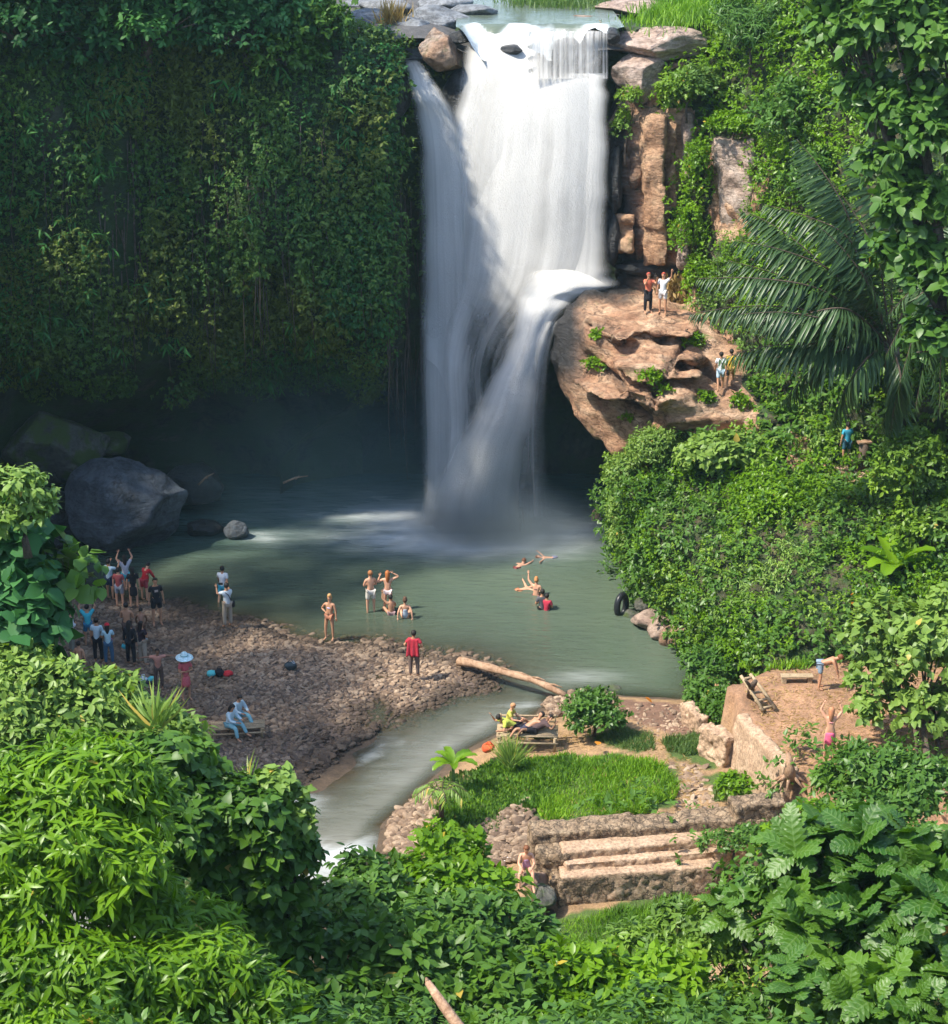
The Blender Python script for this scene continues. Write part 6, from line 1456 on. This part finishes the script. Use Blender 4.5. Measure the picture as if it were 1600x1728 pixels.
# grassy ochre growth by the ledge
oc = empty('dry_fern', tuple(hitr(1160, 500)), 'rusty dry ferns hanging at the back of the ledge', 'fern'); n = 700; c = hitr(1158, 480)
p = c+np.stack([rng.normal(size=n)*.4, -rng.random(n)*.3, rng.uniform(-1, .6, n)], -1); leafobj('fronds', p, np.stack([rng.normal(size=n)*.5, -rng.random(n)*.5, -np.ones(n)], -1), rng.normal(size=(n, 3))+[0, -1, .5], .3, 'fern', M['lf_dry'], oc)
# bushes around the terrace
TB = 'bushes around the dirt terrace'
for a in [('leafy bush covering the left corner of the terrace', [(1195, 1135, 58.2, 42, 36), (1180, 1175, 57.4, 26, 26)], 3800, .17, 'oval', 'lf_mid'),
          ('dark bush tucked under the ladder heap', [(1228, 1195, 55.8, 34, 36), (1205, 1215, 55.2, 24, 22)], 3600, .13, 'oval', 'lf_dark'),
          ('bright scrub along the back edge of the terrace', [(1290, 1105, 58.5, 70, 24), (1360, 1085, 58.5, 40, 26)], 3800, .15, 'tiny', 'lf_bright'),
          ('small bush at the foot of the terrace wall', [(1245, 1330, 49.5, 26, 18)], 900, .14, 'oval', 'lf_bright'),
          ('low weedy bush right of the ruined steps', [(1270, 1420, 46.5, 55, 20), (1210, 1425, 46.3, 30, 14)], 1800, .13, 'oval', 'lf_mid')]:
    l, bb, nl, s, tp, mt = a; plant('terrace_bush', l, 'bush', [pb(*b) for b in bb], nl, s, tp, M[mt], None, .05, TB, 5, .25)
rb = G(1003, 1228, .9); plant('round_bush', 'round leafy bush on the river bank near the log', 'bush', [pb(1003, 1200, rb[1], 42, 32), pb(980, 1216, rb[1]-.2, 26, 20), pb(1020, 1218, rb[1]-.2, 26, 20)], 3600, .16, 'oval', M['lf_mid'], rb, .05, None, 6, .2)
plant('heart_leaf_tree', 'broad crowned tree with heart shaped leaves shading the right of the terrace', 'tree', [pb(1530, 1075, 51.5, 80, 55), pb(1475, 1150, 51, 50, 50), pb(1580, 1120, 50.5, 70, 80), pb(1500, 1200, 50.5, 50, 38), pb(1585, 1210, 50, 60, 50), pb(1640, 1080, 51, 80, 90)], 7500, .22, 'heart', M['lf_pale'], G(1565, 1330, 2.4), .12, None, 6, .35)
for x, l in ((1545, 'slender trunk under the heart leaved crown, left one'), (1580, 'slender trunk under the heart leaved crown, right one')):
    r_ = empty('slender_trunk', tuple(G(x, 1330, 2.3)), l, 'tree trunk', 'slender trunks on the terrace'); MB().tube([G(x, 1330, 2.3), W(x+4, 1260, 49.6), W(x-6, 1190, 50.3)], [.09, .08, .06], 8).build('trunk', M['bark'], r_, True)
# big tree upper right
plant('big_leaf_tree', 'tall dark tree with large glossy leaves at the upper right', 'tree',
      [pb(1440, 60, 56, 55, 60), pb(1520, 40, 55, 80, 70), pb(1600, 90, 54.5, 80, 90), pb(1450, 160, 56, 50, 50), pb(1530, 200, 55, 75, 65), pb(1600, 260, 54.5, 70, 80), pb(1500, 290, 55.5, 45, 40), pb(1560, 360, 55, 60, 60), pb(1530, 440, 55, 45, 45), pb(1590, 480, 54.5, 45, 70), pb(1420, -40, 56, 70, 60), pb(1560, -60, 55, 90, 70), pb(1400, 20, 57, 35, 45), pb(1580, 580, 54.5, 40, 45)],
      13000, .33, 'wide', M['lf_mid'], W(1720, 1000, 54), .3, None, 6, .3, ocol=(M['lf_orange'], 9))
# palms
def frond(name, pts, parent, leaf=1.0, n=46, mat='lf_palm', hang=.8):
    A = catmull(np.array([W(*p) for p in pts]), 24); root = MB().tube(A, list(np.linspace(.045, .008, 24)), 5).build(name, M['bark'], parent, True)
    t = np.linspace(.10, .995, n); idx = t*(23); i0 = np.minimum(idx.astype(int), 22); f = (idx-i0)[:, None]; P = A[i0]*(1-f)+A[i0+1]*f; T = nrm(A[i0+1]-A[i0])
    side = nrm(np.cross(T, [0, 0, 1.])); up = np.cross(side, T)
    LL = leaf*(np.sin(np.pi*np.clip(t*.92+.06, 0, 1))**.6)
    pp, dd, nn, ss = [], [], [], []
    for s in (-1, 1):
        pp.append(P); dd.append(side*s*.8+T*.75-np.array([0, 0, hang])+rng.normal(size=P.shape)*.12); nn.append(up+side*s*.5+rng.normal(size=P.shape)*.2); ss.append(LL*(.85+.3*rng.random(n)))
    leafobj('leaflets', np.concatenate(pp), np.concatenate(dd), np.concatenate(nn), np.concatenate(ss), 'narrow', M[mat], root, .55)
    return root
pal = empty('palm_tree', tuple(hitr(1520, 760)), 'large feathery palm arching over the right path', 'palm')
B0 = (1505, 590, 61.5)
MB().tube([hitr(1520, 760), W(1512, 680, 62), W(*B0)], [.3, .27, .25], 10).build('trunk', M['bark'], pal, True)
for m_, e_ in [((1400, 455, 60.5), (1240, 405, 60.5)), ((1375, 485, 60), (1178, 470, 60)), ((1340, 520, 60), (1165, 530, 60.5)), ((1425, 350, 61), (1345, 235, 61.5)), ((1430, 400, 60.5), (1290, 345, 61)), ((1370, 580, 60), (1215, 605, 60.5)),
              ((1505, 400, 62), (1430, 255, 62.5)), ((1400, 600, 60), (1320, 680, 61)), ((1370, 430, 61.5), (1255, 355, 62)), ((1420, 520, 59.5), (1290, 560, 60)), ((1560, 430, 62), (1600, 380, 62)), ((1460, 470, 60), (1380, 380, 60)), ((1400, 540, 59.5), (1250, 530, 59.5)),
              ((1450, 620, 59.5), (1400, 720, 60)), ((1480, 430, 61), (1400, 300, 61.5)), ((1520, 640, 60), (1500, 740, 60.5)), ((1440, 400, 62), (1360, 290, 62.5)), ((1390, 500, 61), (1230, 440, 61.3)), ((1430, 560, 60.8), (1300, 610, 61))]:
    frond('frond', [B0, ((B0[0]+m_[0])/2, (B0[1]+m_[1])/2-12, (B0[2]+m_[2])/2), m_, ((m_[0]+e_[0])/2, (m_[1]+e_[1])/2-8, (m_[2]+e_[2])/2), e_], pal, 1.15, 54)
pal2 = empty('palm_tree', tuple(W(1620, 760, 58)), 'smaller palm with hanging fronds at the right edge', 'palm')
B1 = (1605, 520, 57.5); MB().tube([W(1620, 760, 58), W(*B1)], [.22, .18], 9).build('trunk', M['bark'], pal2, True)
for m_, e_ in [((1550, 500, 57.5), (1495, 600, 57.5)), ((1555, 530, 57), (1520, 640, 57)), ((1570, 560, 57), (1545, 690, 57)), ((1590, 560, 56.8), (1585, 700, 57)), ((1560, 470, 58), (1500, 530, 58))]:
    frond('frond', [B1, ((B1[0]+m_[0])/2, (B1[1]+m_[1])/2-8, (B1[2]+m_[2])/2), m_, e_], pal2, .95, 46)
# banana like plants
def bigleaf(root, p, d, L, wd, mat, curl=.5, seed=0):
    n = 12; V = []; F = []; side = nrm(np.cross(d, [0, 0, 1.])+1e-6); d = nrm(np.array(d, float)); pt = np.array(p, float); dd = d.copy()
    for i in range(n+1):
        t = i/n; w = wd*math.sin(math.pi*min(1, t*.86+.07))**.6; w = 0.004 if i == n else w; up = nrm(np.cross(side, dd))
        rip = .02*math.sin(i*2.3+seed)
        V += [pt-side*w+up*w*.35+[0, 0, rip], pt-side*w*.5+up*w*.12, pt, pt+side*w*.5+up*w*.12, pt+side*w+up*w*.35-[0, 0, rip]]; pt = pt+dd*L/n; dd = nrm(dd-np.array([0, 0, curl/n]))
    for i in range(n):
        for j in range(4): F.append((i*5+j, i*5+j+1, i*5+j+6, i*5+j+5))
    V = np.array(V); return npmesh('leaf', V, np.array(F), M[mat], root, {'rnd': np.full(len(V), .9*rng.random())}, True)
def banana(px, py, Y, n, L, label, mat='lf_bright', name='banana_plant', wd=.2, cat='plant', stem=.5, base=None):
    c = W(px, py, Y) if base is None else base; root = empty(name, tuple(c), label, cat)
    MB().tube([c-[0, 0, .2], c+[0, 0, stem]], [.08*L, .05*L], 8).build('stem', M['lf_pale'] if False else plain('green_stem', (.12, .2, .05), .6), root, True)
    for i in range(n):
        a = 2*math.pi*i/n+rng.uniform(-.3, .3); e = rng.uniform(.7, 1.6); bigleaf(root, c+[0, 0, stem], (math.cos(a), math.sin(a)*.7, e), L*rng.uniform(.8, 1.1), wd*L, mat, rng.uniform(.8, 1.8), i)
    return root
banana(1512, 985, 58.5, 7, 1.5, 'banana plant with broad pale leaves on the right slope')
q = G(765, 1318, .8); banana(0, 0, 0, 8, .85, 'small broad leaved banana plant on the bank by the red sheet', base=q, wd=.16, name='young_banana_plant')
q = G(745, 1378, .8); root = empty('young_palm', tuple(q), 'young palm with drooping fronds above the stones at the river bend', 'palm'); MB().tube([q, q+[0, 0, .7]], [.08, .06], 8).build('trunk', M['bark'], root, True)
for i in range(9):
    a = i*.7; b = q+[0, 0, .7]; P_ = [b, b+[math.cos(a)*.35, math.sin(a)*.3, .3], b+[math.cos(a)*.75, math.sin(a)*.6, .1]]
    A = catmull(np.array(P_), 12); fr_ = MB().tube(A, .012, 4).build('frond', M['bark'], root, True); n = 24; t = np.repeat(np.linspace(1, 11, n//2).astype(int), 2); T = nrm(A[t]-A[t-1]); sd_ = nrm(np.cross(T, [0, 0, 1.]))*np.tile([-1, 1], n//2)[:, None]
    leafobj('leaflets', A[t], sd_+T*.6-[0, 0, .4], np.tile([0, 0, 1.], (n, 1))+rng.normal(size=(n, 3))*.2, .3, 'narrow', M['lf_pale'], fr_, 1)
def spray(px, py, Y, n, L, label, mat, name, base=None, w=1.0, lean=.75, cat='plant'):
    c = W(px, py, Y) if base is None else base; root = empty(name, tuple(c), label, cat); p = c+rng.normal(size=(n, 3))*[.06, .06, .02]; d = rng.normal(size=(n, 3))*[lean, lean*.6, .15]; d[:, 2] = 1
    leafobj('blades', p, d, rng.normal(size=(n, 3))*.3+[0, -1, .2], L*(.6+.5*rng.random(n)), 'blade', M[mat], root, w); return root
spray(262, 1228, 33, 46, .95, 'spiky long bladed plant sticking out of the left bushes', 'lf_pale', 'spiky_plant', w=1.2)
spray(860, 1300, 50, 220, .95, 'clump of tall arching grass below the bamboo bench', 'lf_pale', 'tall_grass_clump', G(862, 1292, .8), .6, .5)
spray(420, 1320, 33, 30, .6, 'grey green grass tuft at the edge of the left bushes', 'lf_pale', 'grass_tuft', w=1, lean=1.2)
spray(1250, 1395, 40, 150, 1.2, 'tall reedy grass right of the ruined steps', 'grass2', 'tall_grass_clump', G(1330, 1440, .6), .7, .45)

# ---------------- foreground masses
FG = 'foreground foliage on the near hillside'
def fgp(label, bb, nl, s, tp, mt, name='foreground_shrub', cat='shrub', per=6, droop=.3, shell=.18, r0=.07, width=1.0, spread=.9, uv=False, ocol=None, length=1.0, lump=.35, lsc=.5):
    B = [pb(*b) for b in bb]; c = np.mean([b[0] for b in B], 0); gz = min(b[0][2] for b in B)-.4 if cat == 'branch' else float(ground_h(np.array([c[0]]), np.array([c[1]]))[0])
    return plant(name, label, cat, B, nl, s, tp, M[mt], (c[0], c[1], min(gz, min(b[0][2] for b in B)-.5)), r0, FG, per, droop, spread, shell, lump, -.5, width, length, uv=uv, ocol=ocol, lscale=lsc)
fgp('pale green leafy shrub along the left edge below the broad leaves', [(50, 1160, 34, 90, 52), (150, 1190, 34, 80, 48), (230, 1225, 34, 60, 36), (20, 1240, 33.6, 70, 60), (120, 1260, 33.4, 90, 50), (290, 1240, 33.8, 45, 28)], 11000, .19, 'oval', 'lf_pale')
fgp('dark round leaved creeper heaped over a tree at the left', [(300, 1300, 31.5, 60, 40), (405, 1360, 31.5, 50, 36), (270, 1320, 31, 70, 60), (340, 1390, 30.6, 85, 70), (430, 1400, 30.8, 65, 65), (380, 1490, 30.8, 90, 75), (440, 1560, 31, 60, 90), (300, 1480, 30.8, 60, 60), (480, 1480, 31, 42, 70), (470, 1420, 31.2, 50, 50)], 17000, .205, 'heart', 'lf_dark', 'creeper_covered_tree', 'tree', 5, .45)
fgp('bright tendrils reaching over the river from the left creeper', [(480, 1330, 31.2, 32, 24), (500, 1390, 31, 22, 35), (460, 1340, 31.2, 30, 26)], 900, .16, 'heart', 'lf_pale', 'creeper', 'creeper', 5, .3)
fgp('bright narrow leaved tree filling the lower left', [(60, 1330, 27, 100, 60), (160, 1310, 27.3, 70, 55), (230, 1370, 27.3, 50, 60), (80, 1420, 26.5, 110, 80), (190, 1460, 26.6, 75, 80), (50, 1530, 26, 100, 90), (240, 1560, 26.6, 60, 70), (330, 1580, 28, 50, 50)], 22000, .27, 'narrow', 'lf_bright', 'narrow_leaved_tree', 'tree', 7, .6, .22, .1, 1.25)
fgp('bright narrow leaved bush at the bottom left corner', [(90, 1640, 25.2, 130, 70), (230, 1660, 25.4, 100, 60), (340, 1640, 25.8, 80, 50), (390, 1700, 25.6, 90, 50), (40, 1720, 24.8, 110, 60), (230, 1740, 25, 120, 50)], 21000, .24, 'narrow', 'lf_bright', 'narrow_leaved_bush', 'bush', 7, .6, .22, .07, 1.35)
fgp('light clustered leaf branch jutting in at the left edge above the broad leaves', [(20, 815, 35, 45, 25), (45, 845, 35, 48, 18), (20, 880, 34.8, 40, 25), (75, 862, 35, 28, 12)], 1900, .16, 'narrow', 'lf_pale', 'leafy_branch', 'branch', 7, .6, width=2.6)
fgp('cool green broad leaved plant at the left edge above the shrubs', [(15, 960, 36, 50, 50), (50, 1010, 35.7, 55, 45), (20, 1070, 35.2, 55, 50), (65, 1080, 35.2, 40, 26), (15, 900, 36.2, 45, 40)], 1300, .36, 'wide', 'lf_teal', 'broad_leaved_plant', 'plant', 5, .35, width=1.25, ocol=(M['lf_orange'], 4))
fgp('broad leaved branch reaching over the gravel at the left', [(110, 955, 36, 38, 14), (140, 985, 35.8, 30, 14), (60, 950, 36, 30, 16)], 120, .34, 'wide', 'lf_mid', 'broad_leaved_branch', 'branch', 5, .1, width=1.4)
fgp('bright whorled bush top in the lower centre', [(755, 1440, 38, 48, 32), (690, 1490, 37, 50, 30), (780, 1500, 36.5, 75, 36)], 3000, .24, 'oval', 'lf_bright', ocol=None)
fgp('leafy shrub beside the river in the lower centre', [(605, 1490, 36.5, 38, 40), (560, 1540, 36, 60, 44), (640, 1530, 35.5, 60, 45)], 2600, .24, 'oval', 'lf_mid')
fgp('wide green bush below the flat rock', [(820, 1555, 35, 70, 48), (890, 1600, 34.5, 50, 42), (740, 1570, 34.5, 80, 50)], 3800, .23, 'oval', 'lf_mid')
fgp('dark leafy thicket at the bottom between the two bright sides', [(540, 1610, 31.5, 90, 70), (660, 1620, 31.5, 90, 70), (600, 1700, 30.5, 110, 60), (770, 1640, 31.5, 80, 60), (860, 1680, 31, 90, 70), (740, 1710, 30.5, 100, 50), (480, 1690, 30.5, 60, 60)], 7600, .25, 'oval', 'lf_dark', 'thicket', 'thicket')
fgp('glossy bright bush at the bottom right of centre', [(990, 1660, 31, 75, 50), (1080, 1690, 30.8, 80, 50), (940, 1710, 30.5, 60, 45), (1030, 1720, 30.2, 90, 40), (1120, 1650, 31.2, 55, 45)], 4800, .21, 'oval', 'lf_bright')
fgp('rounded vine smothered bush in the lower right', [(1230, 1560, 34, 65, 55), (1200, 1620, 33.5, 60, 55), (1280, 1640, 33.4, 65, 65), (1220, 1710, 33, 80, 50)], 6800, .15, 'oval', 'lf_vine')
fgp('low ferny weeds beside the grass in the lower right', [(1090, 1600, 35, 60, 30), (1150, 1560, 35.5, 40, 28)], 1500, .2, 'fern', 'lf_vine')
for i, (l, bb, nl) in enumerate([('large ribbed leaf tree beside the ruined steps', [(1225, 1545, 33.5, 36, 20), (1300, 1505, 33, 45, 22), (1340, 1530, 32.5, 55, 36)], 190),
                                 ('tall ribbed leaf tree at the right edge', [(1390, 1440, 31, 55, 30), (1490, 1425, 30.5, 65, 32), (1570, 1450, 30, 50, 45), (1470, 1500, 30, 70, 40)], 330),
                                 ('ribbed leaf tree in the right lower middle', [(1400, 1570, 29.5, 85, 55), (1500, 1590, 29, 80, 60), (1590, 1560, 28.5, 55, 70)], 320),
                                 ('ribbed leaf tree in the bottom right corner', [(1380, 1680, 28, 80, 50), (1490, 1700, 27.6, 80, 50), (1590, 1690, 27.4, 60, 60)], 300)]):
    fgp(l, bb, nl, .50, 'lobed', 'lf_ribbed', 'ribbed_leaf_tree', 'tree', 7, .1, .2, .09, .95, .85, True, (M['lf_orange'], 1), .25, .6)
fgp('mixed small leaved growth under the ribbed leaves', [(1350, 1480, 31.5, 90, 60), (1500, 1490, 31, 90, 70), (1420, 1620, 30.2, 110, 80), (1560, 1640, 29.6, 90, 90), (1330, 1720, 29.5, 80, 50), (1260, 1500, 34, 60, 30), (1400, 1450, 31.8, 80, 40), (1540, 1450, 31.4, 80, 50), (1480, 1700, 29, 110, 60), (1590, 1560, 29.6, 60, 80)], 15000, .17, 'oval', 'lf_dark', 'thicket', 'thicket')
fgp('feathery cassava like shrub in front of the terrace', [(1440, 1290, 43, 36, 16), (1410, 1325, 43, 36, 18), (1470, 1320, 42.5, 45, 24)], 1300, .24, 'fern', 'lf_dark', 'feathery_shrub')
fgp('green shrubs below the terrace at the right edge', [(1500, 1310, 42, 55, 40), (1570, 1340, 41.5, 60, 50), (1430, 1375, 41, 60, 26), (1370, 1375, 41.5, 30, 16), (1520, 1380, 41, 70, 40)], 5200, .19, 'oval', 'lf_mid')
fgp('pale weed stalks beside the terrace stump', [(1380, 1400, 38, 50, 30), (1320, 1420, 38, 35, 24)], 1500, .2, 'oval', 'lf_bright')
# orange dead leaves seen as single accents
for i, (P_, l) in enumerate([(G(1085, 1176, .5), 'orange dead leaf heap on the mud'), (G(1005, 1258, .9), 'orange dead leaf on the straw path near the bench'), (hitr(1440, 1022), 'orange dead leaf low on the right slope'), (hitr(1448, 1005), 'orange dead leaf just above another on the right slope'), (W(1008, 44, 78.6)+[0, 0, .1], 'orange leaf caught on the brink')]):
    n = 1; leafobj('dead_leaf', np.tile(P_+[0, -.15, .12], (n, 1))+rng.normal(size=(n, 3))*.08, rng.normal(size=(n, 3))*[1, 1, .3], rng.normal(size=(n, 3))*.3+[0, -.5, 1], np.full(n, .3), 'oval', M['lf_orange'], None, 1.6); tag(C.objects[-1], l, 'leaf', 'orange dead leaves')
# ---------------- spray hanging round the foot of the falls
def mistbox(name, c, r, dens, label, seed, col=(.72, .90, .97, 1)):
    V, F = ICO[3]
    m = bpy.data.materials.new('spray'); m.use_nodes = True; nt = m.node_tree; nt.nodes.remove(nt.nodes['Principled BSDF'])
    v = N(nt, 'ShaderNodeVolumePrincipled'); v.inputs['Color'].default_value = col; v.inputs['Anisotropy'].default_value = .2
    tc = N(nt, 'ShaderNodeTexCoord'); ln = N(nt, 'ShaderNodeVectorMath', operation='LENGTH'); mp = scaled(nt, tc.outputs['Object'], tuple(1/q for q in r))
    nt.links.new(mp, ln.inputs[0]); f = mth(nt, 'SUBTRACT', 1.0, ln.outputs['Value'], clamp=True); f = mth(nt, 'POWER', f, 1.4)
    nt.links.new(mth(nt, 'MULTIPLY', f, dens), v.inputs['Density']); nt.links.new(v.outputs[0], nt.nodes['Material Output'].inputs['Volume'])
    o = npmesh(name, V*np.array(r), F, m, None, None, True); o.location = c; tag(o, label, 'spray', None, 'stuff')
    m.cycles.volume_sampling = 'MULTIPLE_IMPORTANCE' if False else m.cycles.volume_sampling
mistbox('spray', (.8, 73.6, .3), (5.0, 3.6, 2.4), 1.1, 'white spray boiling up where the falls hit the pool', 1)
mistbox('spray', (-4, 75.5, 2.5), (12, 5.5, 6), .055, 'thin blue spray veil hanging in the dark hollow', 2, (.45, .85, 1, 1))  # tinted spray added to lift the black hollow towards teal
m = bpy.data.materials.new('haze'); m.use_nodes = True; nt = m.node_tree; nt.nodes.remove(nt.nodes['Principled BSDF'])
v = N(nt, 'ShaderNodeVolumePrincipled'); v.inputs['Color'].default_value = (.62, .92, 1, 1); v.inputs['Density'].default_value = .0002; v.inputs['Anisotropy'].default_value = .2
nt.links.new(v.outputs[0], nt.nodes['Material Output'].inputs['Volume'])
o = MB().box((0, 70, 15), (900, 1000, 38)).build('haze', m); tag(o, 'thin humid air over the whole valley', 'haze', None, 'stuff')  # humid haze, added also to lift the dark tones
# ---------------------------------------------------------------- camera, light, world
cam = bpy.data.cameras.new('camera'); co = bpy.data.objects.new('camera', cam); C.objects.link(co)
co.location = (0, 0, CH); co.rotation_euler = (math.pi/2-PITCH, 0, 0)
cam.sensor_fit = 'HORIZONTAL'; cam.sensor_width = 36; cam.lens = FPX/1600*36; cam.clip_end = 2000; cam.clip_start = .1
bpy.context.scene.camera = co
EL, AZ = math.radians(54), math.radians(-20)      # sun high on the left, slightly beyond the falls
sd = Vector((-math.cos(EL)*math.cos(AZ), math.cos(EL)*math.sin(AZ), math.sin(EL)))
sl = bpy.data.lights.new('sun', 'SUN'); sl.energy = 2.9; sl.angle = math.radians(2.2); sl.color = (1, .93, .80)
so = bpy.data.objects.new('sun', sl); C.objects.link(so); so.rotation_euler = sd.to_track_quat('Z', 'Y').to_euler()
w = bpy.data.worlds.new('World'); bpy.context.scene.world = w; w.use_nodes = True
nt = w.node_tree; sk = nt.nodes.new('ShaderNodeTexSky'); sk.sky_type = 'NISHITA'; sk.sun_disc = False
sk.sun_elevation = EL; sk.sun_rotation = math.atan2(sd.x, sd.y)
bg = nt.nodes['Background']; bg.inputs['Strength'].default_value = .15; nt.links.new(sk.outputs[0], bg.inputs[0])
sc = bpy.context.scene
sc.view_settings.view_transform = 'Standard'; sc.view_settings.look = 'None'; sc.view_settings.gamma = 1; sc.view_settings.exposure = EXPO
sc.cycles.max_bounces = 7; sc.cycles.diffuse_bounces = 3; sc.cycles.glossy_bounces = 2; sc.cycles.transmission_bounces = 3
sc.cycles.transparent_max_bounces = 14; sc.cycles.use_denoising = True; sc.cycles.use_adaptive_sampling = True; sc.cycles.adaptive_threshold = .015
sc.cycles.caustics_reflective = False; sc.cycles.caustics_refractive = False; sc.cycles.sample_clamp_indirect = 6
